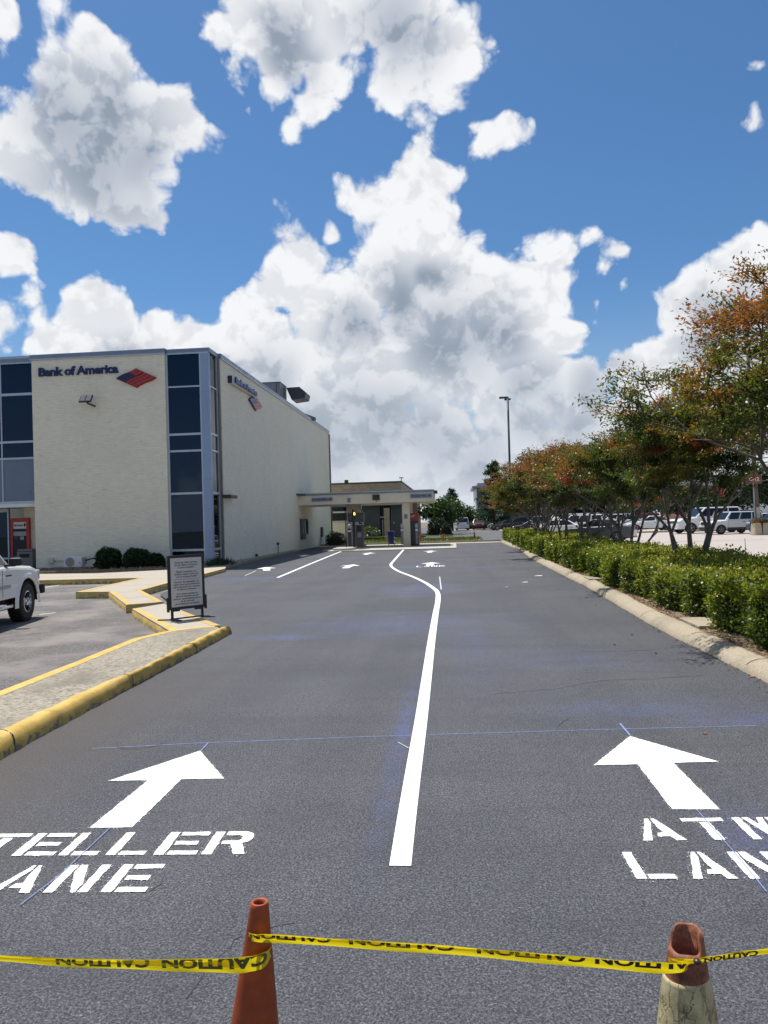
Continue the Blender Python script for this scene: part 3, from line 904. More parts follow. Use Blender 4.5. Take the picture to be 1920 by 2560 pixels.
far_arrow(873.5, 1411, 1421, 'small white arrow between the teller line and the bend of the dividing line')
far_arrow(920, 1380.5, 1388, 'small white arrow close to the teller island nose')
far_arrow(1075, 1375.5, 1383, 'small white arrow just in front of the canopy slab on the ATM side')
far_arrow(1076, 1406, 1414, 'small white arrow above tiny far lettering on the ATM side')
far_arrow(666, 1417.5, 1427, 'small white arrow half touched by the bank shadow', rot=0.25)
far_arrow(760, 1386.5, 1392.5, 'small white arrow lying mostly in the bank shadow', rot=0.1)
p = g(1040, 1418, 0)
mark('painted_lettering', lettering('LANE', p.x, p.y, 0.27, 0.22, 0.75), 'tiny white far lettering under the small ATM side arrow', 'road lettering', rag=False)


def ground_line(name, pts, w, mat, label, cat, z=0.006, wob=0.0):
    P = resample([g(x, y, 0) for x, y in pts], 0.12)
    P = [Vector((q.x + random.uniform(-wob, wob), q.y + random.uniform(-wob, wob), 0)) for q in P]
    return struct(MB().ribbon(P, w, z).build(name, M[mat]), label, cat)


ground_line('chalk_line', [(231, 1872), (498, 1858), (960, 1840.5), (1446, 1826), (1892, 1814.5)], 0.008, 'chalk', 'thin blue chalk line snapped across both lanes', 'chalk line', 0.0025, 0.002)
ground_line('chalk_line', [(521, 1858), (503, 1878)], 0.010, 'chalk', 'short blue chalk tick above the left arrow tip', 'chalk line')
ground_line('chalk_line', [(1550, 1810), (1576, 1841)], 0.012, 'chalk', 'short blue chalk tick above the right arrow tip', 'chalk line')
ground_line('chalk_line', [(1741, 2026), (1850, 2150), (1916, 2232)], 0.005, 'chalk', 'slanting blue chalk line through the ATM LANE lettering', 'chalk line', 0.007)
ground_line('chalk_line', [(275, 2072), (150, 2190), (52, 2264)], 0.0045, 'chalk', 'slanting blue chalk line through the TELLER LANE lettering', 'chalk line', 0.007)
ground_line('chalk_line', [(995, 1857), (1022, 1872)], 0.008, 'oldmark', 'short pale scratch beside the dividing line', 'chalk line')
ground_line('chalk_line', [(1103, 1474), (1099, 1442)], 0.03, 'oldmark', 'short pale straight mark inside the bend of the dividing line', 'chalk line')
ground_line('chalk_line', [(640, 1427), (612, 1440)], 0.04, 'oldmark', 'faint pale tick below the arrow by the bank shadow', 'chalk line')
for pts, lab in (([(555, 2390), (590, 2352), (612, 2338)], 'dark crack reaching the orange cone from the left'), ([(672, 2322), (700, 2314), (740, 2306)], 'dark crack leaving the orange cone to the right'),
                 ([(470, 2500), (492, 2470), (500, 2440), (512, 2420)], 'thin crack in the asphalt left of the orange cone'), ([(1390, 1826), (1402, 1808), (1420, 1796)], 'thin crack near the middle of the right lane'),
                 ([(1225, 1734), (1380, 1722), (1500, 1700), (1620, 1697), (1760, 1688)], 'long dark seam across the right lane'), ([(1440, 1630), (1640, 1624)], 'faint dark streak across the right lane'),
                 ([(370, 2230), (395, 2212), (410, 2190)], 'fine crack under the LANE lettering')):
    P = resample([g(x, y, 0) for x, y in pts], 0.05)
    P = [Vector((q.x + random.uniform(-.012, .012), q.y + random.uniform(-.012, .012), 0)) for q in P]
    wide = 0.05 if 'seam' in lab or 'streak' in lab else 0.006
    struct(MB().ribbon(P, [wide * random.uniform(0.4, 1.2) for _ in P], 0.0022).build('pavement_crack', M['crack'] if wide < 0.02 else M['asphalt_dark']), lab, 'crack')
# old utility patch by the island
pm = MB(); c = g(352, 1857, 0); pts = []
for k in range(28):
    t = 2 * math.pi * k / 28
    pts.append((c.x + 0.19 * math.cos(t) * (1 + .08 * math.sin(3 * t)), c.y + 0.17 * math.sin(t)))
pm.ribbon(pts[14:] + pts[:1], 0.006, 0.0028)
struct(pm.build('manhole_ring', M['crack']), 'half visible round cover edge sealed over in the left lane', 'manhole')
# scraps on the asphalt
for i, (x, y, r, mt, lab) in enumerate(((1347, 1440, 0.16, 'mark', 'larger white scrap on the asphalt by the hedge kerb'), (1314, 1456, 0.11, 'mark', 'smaller white scrap left of the larger white scrap'), (1267, 1468, 0.05, 'mark', 'tiny white scrap farthest from the hedge kerb'),
                                         (1762, 1836, 0.016, 'amberleaf', 'small orange leaf above the right arrow'), (1880, 1693, 0.04, 'amberleaf', 'orange leaf lying against the near kerb'), (1536, 1613, 0.02, 'crack', 'dark pebble of tar on the right lane'),
                                         (1580, 1588, 0.02, 'crack', 'second dark pebble of tar nearer the kerb'), (1640, 1634, 0.02, 'crack', 'third dark pebble of tar below the others'))):
    q = g(x, y, 0)
    if mt == 'amberleaf' and mt not in M:
        M[mt] = plain('fallen_leaf_orange', (0.42, 0.14, 0.04), 0.7, vary=0.2)
    mb = MB(); n = 9
    prof = [(q.x + r * (0.5 + 0.5 * random.random()) * math.cos(2 * math.pi * k / n), q.y + 0.8 * r * (0.5 + 0.5 * random.random()) * math.sin(2 * math.pi * k / n)) for k in range(n)]
    mb.prism(prof, 0.002, 0.010)
    tag(mb.build('paper_scrap' if mt == 'mark' else ('fallen_leaf' if mt == 'amberleaf' else 'tar_pebble'), M[mt]), lab, 'litter')
ground_line('parking_line', [(60, 1474), (165, 1457)], 0.10, 'oldmark', 'white parking bay line beside the bank walkway', 'marking', -0.036)
ground_line('parking_line', [(98, 1532), (138, 1527)], 0.09, 'oldmark', 'faded white bay line in front of the pickup', 'marking', -0.036)
ground_line('chalk_line', [(178, 1566), (202, 1564)], 0.03, 'brightred', 'short red survey dash on the worn lot', 'marking', -0.036)

# ------------------------------------------------------------------ writing
def text_faces(s, size=1.0, bold=0.0, align='CENTER', depth=0.0, spacing=1.0, shear=0.0):
    cu = bpy.data.curves.new('lettering', 'FONT')
    cu.body = s; cu.size = size; cu.align_x = align; cu.offset = bold; cu.extrude = depth; cu.space_character = spacing; cu.shear = shear
    cu.resolution_u = 3
    o = bpy.data.objects.new('lettering', cu)
    COL.objects.link(o)
    bpy.context.view_layer.update()
    me = o.evaluated_get(bpy.context.evaluated_depsgraph_get()).to_mesh()
    v = np.array([tuple(p.co) for p in me.vertices]).reshape(-1, 3); f = [tuple(p.vertices) for p in me.polygons]
    o.to_mesh_clear()
    bpy.data.objects.remove(o); bpy.data.curves.remove(cu)
    return v, f


def put_text(mb, s, origin, ux, uy, width=None, height=None, bold=0.0, align='CENTER', depth=0.0, lift=0.004, spacing=1.0, shear=0.0):
    """text laid on a plane: ux along the line, uy up, scaled to a width or a cap height"""
    v, f = text_faces(s, 1.0, bold, align, depth, spacing, shear)
    ux = Vector(ux).normalized(); uy = Vector(uy).normalized(); nz = ux.cross(uy)
    w = v[:, 0].max() - v[:, 0].min()
    k = width / w if width else height / 0.72
    ky = height / 0.72 if height else k
    O = Vector(origin)
    mb.add([O + ux * (p[0] * k) + uy * (p[1] * ky) + nz * (p[2] * k + lift + depth * k) for p in v], f)


BX, BY, BT = -9.95, 31.74, 9.02           # bank: side wall, front wall, top of the brick
bank = thing('bank_building', 'two storey cream painted brick bank with a dark glass corner strip', 'building', (-14.0, 40.0, 0.0))
MB().box(-17.75, -11.9, BY, BY + 0.4, 0, BT).build('front_wall', M['brick'], bank)
MB().box(BX - 0.4, BX, 33.22, 62.9, 0, BT).build('side_wall', M['brick'], bank)
MB().box(-40, -10.4, 62.5, 62.88, 0, BT - 0.01).build('rear_wall', M['brick'], bank)
MB().box(-40, -10.36, 32.2, 62.5, BT - 0.45, BT - 0.2).build('roof', M['grey'], bank)
# metal copings, stepping where the glass is set back
cp = MB()
cp.box(-17.80, -11.86, BY - 0.05, BY + 0.45, BT, BT + 0.20)
cp.box(-11.858, -10.00, BY + 0.07, BY + 0.47, BT - 0.02, BT + 0.17)
cp.box(-10.46, -10.00, BY + 0.472, 33.18, BT - 0.021, BT + 0.168)
cp.box(BX - 0.45, BX + 0.05, 33.182, 62.95, BT, BT + 0.20)
cp.box(-40, -17.802, BY + 0.30, BY + 0.7, BT - 0.03, BT + 0.16)
cp.build('coping', M['coping'], bank, bevel=0.012)
ed = MB()
ed.box(-17.81, -11.85, BY - 0.062, BY - 0.04, BT - 0.035, BT + 0.012)
ed.box(BX + 0.04, BX + 0.062, 33.17, 62.96, BT - 0.035, BT + 0.012)
ed.box(-40, -17.81, BY + 0.286, BY + 0.31, BT - 0.075, BT - 0.02)
ed.box(-11.85, -10.02, BY + 0.056, BY + 0.08, BT - 0.07, BT - 0.005)
ed.build('drip_edge', M['alu'], bank)


def zy(py, px=456, y=BY + 0.12):
    return ay(px, py, y).z


GY = BY + 0.12; GX = BX - 0.12
bars = [(zy(872), BT - 0.02), (zy(968.6), zy(964.8)), (zy(1088.6), zy(1083)), (zy(1130), zy(1125)), (zy(1236.6), zy(1231.2)), (zy(1378.6), zy(1373)), (0.0, 0.14)]
bars = [(min(a, b), max(a, b)) for a, b in bars]
fr = MB()
xl, xr = -11.9, -10.40
fr.box(xl, xl + 0.085, GY - 0.03, GY + 0.08, 0, BT - 0.02)
fr.box(xr - 0.05, xr + 0.012, GY - 0.03, GY + 0.08, 0, BT - 0.02)
for a, b in bars:
    fr.box(xl + 0.085, xr - 0.05, GY - 0.02, GY + 0.08, a, b)
for a, b in bars:
    fr.box(GX - 0.08, GX + 0.02, GY + 0.16, 33.0, a, b)
fr.box(GX - 0.08, GX + 0.03, 32.92, 33.02, 0, BT - 0.021)
fr.build('window_frame', M['alu'], bank, bevel=0.004)
zs = [(bars[i + 1][1], bars[i][0]) for i in range(len(bars) - 1)]
for a, b in zs:
    w = MB().box(xl + 0.085, xr - 0.05, GY + 0.02, GY + 0.05, a, b).build('window', M['glass'], bank)
    w2 = MB().box(GX - 0.05, GX - 0.02, GY + 0.16, 32.92, a, b).build('window', M['sideglass'], bank)
pl = MB().box(-10.386, GX + 0.035, GY - 0.06, GY + 0.155, 0, BT - 0.022)
pl.build('corner_post', M['pilaster'], bank, bevel=0.012)
for z in (zy(982), zy(1200)):
    MB().box(-10.39, GX + 0.04, GY - 0.064, GY + 0.16, z, z + 0.018).build('post_joint', M['coping'], bank)
MB().box(BX - 0.3, BX - 0.035, 33.025, 33.215, 0, BT - 0.002).build('stone_trim', M['stone'], bank)
MB().box(-11.9, GX - 0.1, GY + 0.3, GY + 0.33, 0, BT - 0.05).build('inner_shade', M['darkin'], bank)
# left curtain wall above the recessed entrance
LY = BY + 0.36
zL = lambda py: ay(40, py, LY).z
recess = zL(1259)
fl = MB(); pan = []
hb = [(zL(890.5), BT - 0.03), (zL(989.5), zL(983)), (zL(1108), zL(1102.5)), (zL(1149), zL(1144)), (recess - 0.02, zL(1253.5))]
for a, b in hb:
    fl.box(-40, -17.76, LY - 0.03, LY + 0.08, a, b)
for k in range(9):
    xm = ay(2.5, 1000, LY).x - 1.32 * k
    fl.box(xm - 0.03, xm + 0.03, LY - 0.024, LY + 0.08, recess, BT - 0.03)
fl.build('window_frame', M['alu'], bank, bevel=0.004)
for i in range(4):
    for k in range(3):
        x1 = -17.77 if k == 0 else ay(2.5, 1000, LY).x - 1.32 * (k - 1) - 0.03
        x0 = ay(2.5, 1000, LY).x - 1.32 * k + 0.03
        MB().box(x0, x1, LY + 0.02, LY + 0.05, hb[i + 1][1], hb[i][0]).build('window' if i < 3 else 'spandrel_panel', M['glass'] if i < 3 else M['spandrel'], bank)
MB().box(-40, -20.43, LY + 0.02, LY + 0.05, recess, BT - 0.05).build('window', M['glass'], bank)
MB().box(-40, -17.76, LY - 0.04, 33.9, recess - 0.16, recess - 0.021).build('entrance_soffit', M['white'], bank)
EY = 33.5
MB().box(-20.6 + 1.35, -17.75, EY, EY + 0.3, 0, recess - 0.16).build('entrance_wall', M['brick'], bank)
MB().box(-17.748, -17.5, BY + 0.41, EY - 0.01, 0, recess - 0.165).build('return_wall', M['brick'], bank)
dr = MB().box(-40, ay(22, 1300, EY).x - 0.06, EY + 0.05, EY + 0.1, 0.25, recess - 0.32)
d_ = dr.build('entrance_door', M['glass'], bank)
df = MB(); xd = ay(22, 1300, EY).x
df.box(xd - 0.06, xd, EY - 0.02, EY + 0.12, 0, recess - 0.17); df.box(-40, xd - 0.06, EY - 0.02, EY + 0.12, recess - 0.32, recess - 0.20); df.box(-40, xd - 0.06, EY - 0.02, EY + 0.12, 0.0, 0.28)
df.box(-40, xd - 0.06, EY - 0.01, EY + 0.11, 0.48, 0.56)
df.build('door_frame', M['alu'], d_)
# downspout, side window, drawer and small fixtures on the side wall
dsx = BX + 0.07
MB().tube([(dsx, 62.7, BT - 0.12), (dsx, 62.7, 0.25)], 0.055, 10).build('downspout', M['grey'], bank, smooth=True)
for z in (7.2, 4.9, 2.7):
    MB().box(BX - 0.01, BX + 0.14, 62.6, 62.8, z, z + 0.06).build('pipe_bracket', M['alu'], bank)


def side_box(mb, x0, y0, x1, y1, d=0.06, inset=0.0):
    a = ax(x0, y0, BX); b = ax(x1, y1, BX)
    mb.box(BX - 0.02, BX + d, min(a.y, b.y) + inset, max(a.y, b.y) - inset, min(a.z, b.z) + inset, max(a.z, b.z) - inset)
    return a, b


a = ax(749.5, 1297, BX); b = ax(768, 1333.5, BX)
wf = MB(); y0, y1, z0, z1 = a.y, b.y, b.z - 0.05, a.z
for q in ((y0, y0 + .12, z0, z1), (y1 - .12, y1, z0, z1), (y0 + .12, y1 - .12, z0, z0 + .12), (y0 + .12, y1 - .12, z1 - .12, z1)):
    wf.box(BX - 0.01, BX + 0.10, *q)
tw = wf.build('teller_window', M['charcoal'], bank, bevel=0.008)
MB().box(BX - 0.05, BX + 0.025, y0 + .12, y1 - .12, z0 + .12, z1 - .12).build('pane', M['glass'], tw)
for k in (0.35, 0.62, 0.72):
    yy = y0 + (y1 - y0) * k; MB().box(BX + 0.026, BX + 0.05, yy - .04, yy + .04, z0 + .12, z1 - .12).build('mullion', M['alu'], tw)
mb = MB(); side_box(mb, 751, 1337, 760, 1348, 0.16); mb.build('cash_drawer', M['charcoal'], bank, bevel=0.02)
mb = MB(); side_box(mb, 801, 1318, 805, 1342, 0.12); mb.build('meter_box', M['charcoal'], bank, bevel=0.01)
for (px, py0, py1) in ((695, 1360, 1379), (641.5, 1389, 1396), (820, 1349, 1357)):
    p = ax(px, py0, BX + 0.12); q = ax(px, py1, BX + 0.12)
    mb = MB().tube([(p.x, p.y, p.z), (p.x, p.y, 0.1)], 0.025, 8); mb.lathe([(0, .10), (.07, .07), (.08, 0), (.05, -.06), (0, -.08)], tuple(p), 10)
    mb.build('hose_tap', M['charcoal'], bank)

# ---- lettering on the bank
Bl = ay(97.3, 938.5, BY); Br = ay(296.5, 932.5, BY)
sg = thing('wall_sign', 'navy raised letters and red and blue flag emblem on the bank front', 'sign', (Bl.x, BY, Bl.z), group=None)
mb = MB()
put_text(mb, 'Bank of America', ((Bl.x + Br.x) / 2, BY - 0.02, (Bl.z + Br.z) / 2 - 0.02), (1, 0, 0), (0, 0, 1), width=Br.x - Bl.x, height=0.36, bold=0.035, depth=0.05, spacing=0.93)
mb.build('letters', M['navy'], sg)
mb = MB()
put_text(mb, 'Bank of America', ((Bl.x + Br.x) / 2 + 0.05, BY - 0.0, (Bl.z + Br.z) / 2 - 0.05), (1, 0, 0), (0, 0, 1), width=Br.x - Bl.x, height=0.36, bold=0.035, depth=0.02, spacing=0.93)
mb.build('letter_backs', M['white'], sg)


def flag(parent, O, ux, uy, w, h, nz, blues, reds, back):
    """slanted flag: waving bands, blue field on one side and red bands on the other"""
    O = Vector(O); ux = Vector(ux); uy = Vector(uy); nz = Vector(nz)
    def pt(s, t):                       # s across (0..1), t down (0..1)
        wave = 0.035 * math.sin(s * 5.0 + 0.4)
        x = (s * 0.50 + t * 0.50) * w; y = (0.55 + s * 0.47 - t * 0.47 + wave) * h
        return x, y
    def band(s0, s1, t0, t1, lift, mat, name):
        mb = MB(); n = 10; L = []
        for k in range(n + 1):
            s = s0 + (s1 - s0) * k / n
            for t in (t0, t1):
                x, y = pt(s, t); L.append(O + ux * x + uy * y + nz * lift)
        base = len(L)
        L += [p - nz * 0.05 for p in L]
        f = []
        for k in range(n):
            a_ = 2 * k
            f += [(a_, a_ + 1, a_ + 3, a_ + 2), (a_ + base, a_ + 2 + base, a_ + 3 + base, a_ + 1 + base), (a_, a_ + 2, a_ + 2 + base, a_ + base), (a_ + 1, a_ + 1 + base, a_ + 3 + base, a_ + 3)]
        f += [(0, base, base + 1, 1), (2 * n, 2 * n + 1, 2 * n + 1 + base, 2 * n + base)]
        mb.add(L, f)
        mb.build(name, mat, parent)
    band(-0.015, 1.015, -0.03, 1.03, 0.06, back, 'flag_backing')
    nb = 3
    for i in range(nb):
        band(i / nb * 0.62 + 0.01, (i + 0.86) / nb * 0.62, 0.0, 0.44, 0.12, blues, 'blue_stripe')
    nr = 5
    for i in range(nr):
        t0 = i / nr
        band(0.64 if t0 < 0.40 else 0.0, 1.0, max(t0, 0.455 if 0.4 <= t0 < 0.5 else t0) + 0.005, t0 + 0.92 / nr, 0.12, reds, 'red_stripe')


fl0 = ay(293, 946, BY); fl1 = ay(391, 942, BY); ft = ay(345, 922, BY); fb = ay(345, 974, BY)
flag(sg, (fl0.x, BY, fb.z), (1, 0, 0), (0, 0, 1), fl1.x - fl0.x, ft.z - fb.z, (0, -1, 0), M['navy'], M['red'], M['red'])

a = ax(570, 962, BX); b = ax(629, 988.5, BX)
sg2 = thing('wall_sign', 'grey raceway sign with blue letters and outlined flag emblem on the bank side wall', 'sign', (BX, a.y, a.z))
zc = (ax(600, 955, BX).z)
z_lo = ax(575, 960.5, BX).z; z_hi = ax(571, 936, BX).z
MB().box(BX, BX + 0.16, a.y, b.y + 0.3, z_lo, z_hi - 0.1).build('raceway', M['offwhite'], sg2, bevel=0.02)
mb = MB()
put_text(mb, 'Bank of America', (BX + 0.17, (a.y + b.y) / 2 + 0.35, z_lo + 0.10), (0, 1, 0), (0, 0, 1), width=(b.y - a.y) * 0.94, height=(z_hi - z_lo) * 0.66, bold=0.03, depth=0.06, spacing=0.93)
mb.build('letters', M['blue'], sg2)
MB().box(BX, BX + 0.2, a.y - 0.03, a.y, z_lo - 0.01, z_hi - 0.08).build('end_cap', M['navy'], sg2)
e0 = ax(620, 1005, BX); e1 = ax(651, 1015, BX); et = ax(636, 991, BX).z; eb = ax(640, 1032.5, BX).z
flag(sg2, (BX, e0.y, eb), (0, 1, 0), (0, 0, 1), e1.y - e0.y, et - eb, (1, 0, 0), M['signblue'], plain('pale_red_face', (0.50, 0.24, 0.24), 0.5), M['navy'])

# ---- floodlights
p = ay(217, 1000, BY - 0.35)
fl_ = thing('wall_floodlight', 'black twin panel floodlight on an arm below the bank letters', 'floodlight', (p.x, BY, p.z))
R_ = Matrix.Rotation(math.radians(-38), 3, 'X')
ux, uy, uz = Vector((1, 0, 0)), R_ @ Vector((0, 0, 1)), R_ @ Vector((0, -1, 0))
c = Vector((p.x, BY - 0.42, p.z + 0.04))
MB().obox(c, ux, uy, uz, 0.265, 0.20, 0.035).build('housing', M['black'], fl_, bevel=0.02)
for s in (-1, 1):
    MB().obox(c + ux * 0.125 * s + uz * 0.040 + uy * 0.01, ux, uy, uz, 0.105, 0.165, 0.006).build('lamp_panel', M['lamp_lens'], fl_)
MB().tube([c - uy * 0.17 + ux * 0.10, c - uy * 0.27 + ux * 0.14, (p.x + 0.18, BY, p.z - 0.22)], 0.04, 8).build('arm', M['black'], fl_)
a = ax(567, 1240.5, BX + 0.2); b = ax(591, 1240.5, BX + 0.2)
wl = thing('wall_light', 'slim black wall light sticking out of the bank side wall', 'wall light', (BX, a.y, a.z))
MB().prism([(BX, a.y), (BX + 0.34, a.y + 0.12), (BX + 0.34, b.y - 0.3), (BX, b.y)], a.z - 0.07, a.z + 0.07).build('housing', M['black'], wl, bevel=0.02)
MB().prism([(BX + 0.05, a.y + .2), (BX + 0.28, a.y + 0.3), (BX + 0.28, b.y - 0.4), (BX + .05, b.y - .2)], a.z - 0.085, a.z - 0.071).build('lamp_panel', M['lamp_lens'], wl)

# ---- rooftop plant
hv = thing('rooftop_unit', 'grey rooftop air handler with an angled intake hood above the bank coping', 'air handler', (-11.6, 51, BT))
RZ = BT - 0.2
zt = ay(703, 955.5, 50).z
MB().box(-14.6, -11.02, 50.0, 51.9, RZ, zt).build('cabinet', M['grey'], hv, bevel=0.02)
mb = MB()
for x in (-13.4, -12.2, -11.3):
    mb.box(x, x + 0.05, 49.985, 50.0, RZ, zt - 0.02)
mb.box(-11.02, -11.0, 50.9, 50.95, RZ, zt - 0.02)
mb.box(-14.62, -11.0, 49.97, 51.92, zt, zt + 0.04)
mb.build('seam', M['charcoal'], hv)
z0, z1 = ay(730, 1003, 52.5).z, ay(730, 972, 52.5).z
hx0, hx1 = -11.05, -9.70
pf = [(hx0, z1), (hx1 - 0.44, z1 + 0.02), (hx1, z1 - 0.38), (hx1 - 0.10, z0 + 0.10), (hx0 + 0.36, z0)]
mb = MB(); n = len(pf)
mb.v += [(x, 51.95, z) for x, z in pf] + [(x, 53.6, z) for x, z in pf]
mb.f += [tuple(range(n)), tuple(range(2 * n - 1, n - 1, -1))] + [((i + 1) % n, i, i + n, (i + 1) % n + n) for i in range(n)]
mb.build('intake_hood', M['charcoal'], hv, bevel=0.015)
mb = MB()
for k in range(2):
    y = 52.05 + k * 0.8
    P1, P2 = Vector((hx1 - 0.44, y, z1 + 0.02)), Vector((hx1, y, z1 - 0.38)); d = (P2 - P1) * 0.86; s_ = P1 + (P2 - P1) * 0.07; nn = Vector((0.012, 0, 0.012))
    mb.add([s_ + nn, s_ + d + nn, s_ + d + nn + Vector((0, .68, 0)), s_ + nn + Vector((0, .68, 0))], [(0, 1, 2, 3)])
mb.build('louvre', M['palegrey'], hv)
tag(MB().obox((-10.35, 53.6, BT + 0.27), Vector((0.2, 1, -0.02)).normalized(), Vector((1, -0.2, 0)).normalized(), (0, 0, 1), 2.2, 0.2, 0.12).build('cable_tray', M['charcoal'], bevel=0.01), 'dark cable tray lying on the roof edge beyond the intake hood', 'cable tray')

# ---- things along the bank front
a = ay(159, 1425, 30.9); b = ay(204, 1391, 30.9)
ac = thing('air_conditioner', 'cream outdoor air conditioner unit on the gravel bed under the bank letters', 'air conditioner', ((a.x + b.x) / 2, 30.9, 0.1))
w = b.x - a.x
x0, x1, z1 = a.x, b.x, b.z
MB().box(x0, x1, 30.9, 31.22, 0.17, z1).build('casing', M['white'], ac, bevel=0.02)
cx, cz, R0 = x0 + w * 0.36, 0.17 + (z1 - 0.17) * 0.5, min(w * 0.31, (z1 - .17) * 0.43)
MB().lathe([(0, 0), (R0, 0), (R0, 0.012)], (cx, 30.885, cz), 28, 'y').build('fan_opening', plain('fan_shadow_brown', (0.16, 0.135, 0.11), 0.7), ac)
mb = MB()
for k in range(13):
    z = cz - R0 * 0.95 + k * R0 * 1.9 / 12
    h = math.sqrt(max(0.001, R0 * R0 - (z - cz) ** 2)); mb.box(cx - h, cx + h, 30.872, 30.882, z - 0.006, z + 0.006)
mb.build('grille', M['offwhite'], ac)
MB().box(x0 + w * .74, x0 + w * .97, 30.885, 30.899, 0.24, z1 - 0.06).build('side_panel', M['white'], ac)
MB().box(x0 + w * .86, x0 + w * .93, 30.875, 30.884, 0.34, 0.37).build('badge', M['ink'], ac)
MB().box(x0 + .08, x1 - .05, 30.95, 31.2, 0.10, 0.17).build('foot', M['walk'], ac)
mb = MB(); mb.box(x1, x1 + 0.07, 31.0, 31.2, 0.3, z1 - 0.06); mb.build('valve_cover', M['palegrey'], ac, bevel=0.01)
MB().tube(spline([(x1 + .05, 31.1, .42), (x1 + .3, 31.3, .5), (x1 + .42, 31.55, .36), (x1 + .40, 31.66, .25), (x1 + .1, 31.7, .24)], 6), 0.028, 6).build('pipe', M['black'], ac)
mb = MB(); p = ay(128, 1401, BY - .1)
mb.box(p.x - .14, p.x + .1, BY - 0.14, BY, p.z - .12, p.z + .1)
tag(mb.build('junction_box', M['offwhite'], bevel=0.01), 'small cream junction box on the bank wall left of the air conditioner', 'junction box')
mb = MB().tube([(p.x + .1, BY - .06, p.z - .02), (x0 + .15, BY - .06, p.z - .06)], 0.02, 6); mb.tube([(p.x + 0.0, BY - .05, p.z - .3), (x1 + .3, BY - .05, p.z - .32)], 0.035, 6)
tag(mb.build('wall_conduit', M['palegrey']), 'pale conduits running along the bank wall to the air conditioner', 'conduit')
# ATM in the recess
a = ay(25.5, 1296, EY - 0.15); b = ay(72, 1296, EY - 0.15)
at = thing('cash_machine', 'walk up cash machine in a red surround beside the bank entrance', 'cash machine', ((a.x + b.x) / 2, EY, 0))
w = b.x - a.x; zt = a.z
mb = MB(); mb.box(a.x, a.x + w * .12, EY - .16, EY, 0, zt); mb.box(b.x - w * .16, b.x, EY - .16, EY, 0, zt); mb.box(a.x + w * .12, b.x - w * .16, EY - .16, EY, zt - .17, zt)
mb.build('surround', M['brightred'], at, bevel=0.012)
xa, xb = a.x + w * .12, b.x - w * .16
MB().box(xa, xb, EY - .10, EY, zt - .48, zt - .172).build('header', M['white'], at)
mb = MB(); put_text(mb, 'Bank of America', ((xa + xb) / 2 - .07, EY - .102, zt - .36), (1, 0, 0), (0, 0, 1), width=(xb - xa) * .62, height=0.10, bold=0.03); mb.build('letters', M['ink'], at)
hdr = MB(); o_ = Vector((xb - .09, EY - .108, zt - .31)); hdr.add([o_ + Vector((-.06, 0, 0)), o_ + Vector((0, 0, -.10)), o_ + Vector((.06, 0, 0)), o_ + Vector((0, 0, .10))], [(0, 1, 2, 3)]); hdr.build('emblem', M['ink'], at)
MB().box(xa, xb, EY - .12, EY, zt - .60, zt - .482).build('canopy_band', M['ink'], at)
MB().box(xa, xb, EY - .11, EY, zt - .80, zt - .602).build('upper_panel', M['palegrey'], at)
MB().box(xa, xb - .04, EY - .13, EY, 0.62, zt - .802).build('machine_front', M['ink'], at, bevel=0.01)
for k in (0.22, 0.68):
    MB().box(xa + (xb - xa) * k - .09, xa + (xb - xa) * k + .09, EY - .15, EY - .13, zt - .98, zt - .82).build('screen', M['palegrey'] if k > .5 else M['charcoal'], at, bevel=0.02)
MB().box(xa, xb, EY - .12, EY, 0.0, 0.618).build('lower_panel', M['grey'], at)
a = ay(49, 1440, 32.5); b = ay(87, 1372, 32.5)
lb = thing('litter_bin', 'speckled grey waste bin standing beside the cash machine', 'bin', ((a.x + b.x) / 2, 32.6, 0))
MB().box(a.x, b.x, 32.3, 32.9, 0, b.z - 0.12).build('bin_body', M['bin'], lb, bevel=0.03)
MB().box(a.x + .01, b.x - .01, 32.31, 32.89, b.z - 0.119, b.z).build('lid', M['bin'], lb, bevel=0.08, seg=3)
MB().box(a.x + .14, b.x - .14, 32.29, 32.302, b.z - .36, b.z - .2).build('opening', M['darkin'], lb)

# ------------------------------------------------------------------ drive through canopy
CYF, CX1, CZ0, CZ1 = 49.6, -1.26, 2.88, 3.50
cn = thing('drive_through_canopy', 'cream flat roofed drive through canopy reaching out from the bank side wall', 'canopy', (-5.6, 51.2, 0))
MB().box(BX + 0.002, CX1, CYF, 54.6, CZ0, CZ1).build('roof', M['cream'], cn, bevel=0.01)
MB().box(BX + 0.003, CX1 + 0.05, CYF - 0.06, 54.65, CZ1 + 0.001, CZ1 + 0.13).build('coping', M['coping'], cn, bevel=0.012)
MB().box(BX + 0.003, CX1 + 0.062, CYF - 0.075, CYF - 0.055, CZ1 + 0.10, CZ1 + 0.145).build('drip_edge', M['alu'], cn)
a = ay(1006.5, 1300, 50.1); b = ay(1024.5, 1300, 50.1)
MB().box(a.x, b.x, 50.1, 50.55, 0, CZ0 - 0.001).build('column', M['cream'], cn, bevel=0.012)
a2 = ay(868, 1280, 52.4); b2 = ay(902, 1280, 52.4)
MB().box(a2.x, b2.x, 52.1, 53.0, 0, CZ0 - 0.001).build('column', M['cream'], cn, bevel=0.012)
MB().box(-2.75, -2.45, 52.4, 52.8, 0, CZ0 - 0.001).build('column', M['tanbrick'], cn)
MB().box(BX + 0.1, CX1 - 0.1, CYF + 0.1, 54.5, CZ0 - 0.02, CZ0 - 0.0015).build('soffit', M['offwhite'], cn)
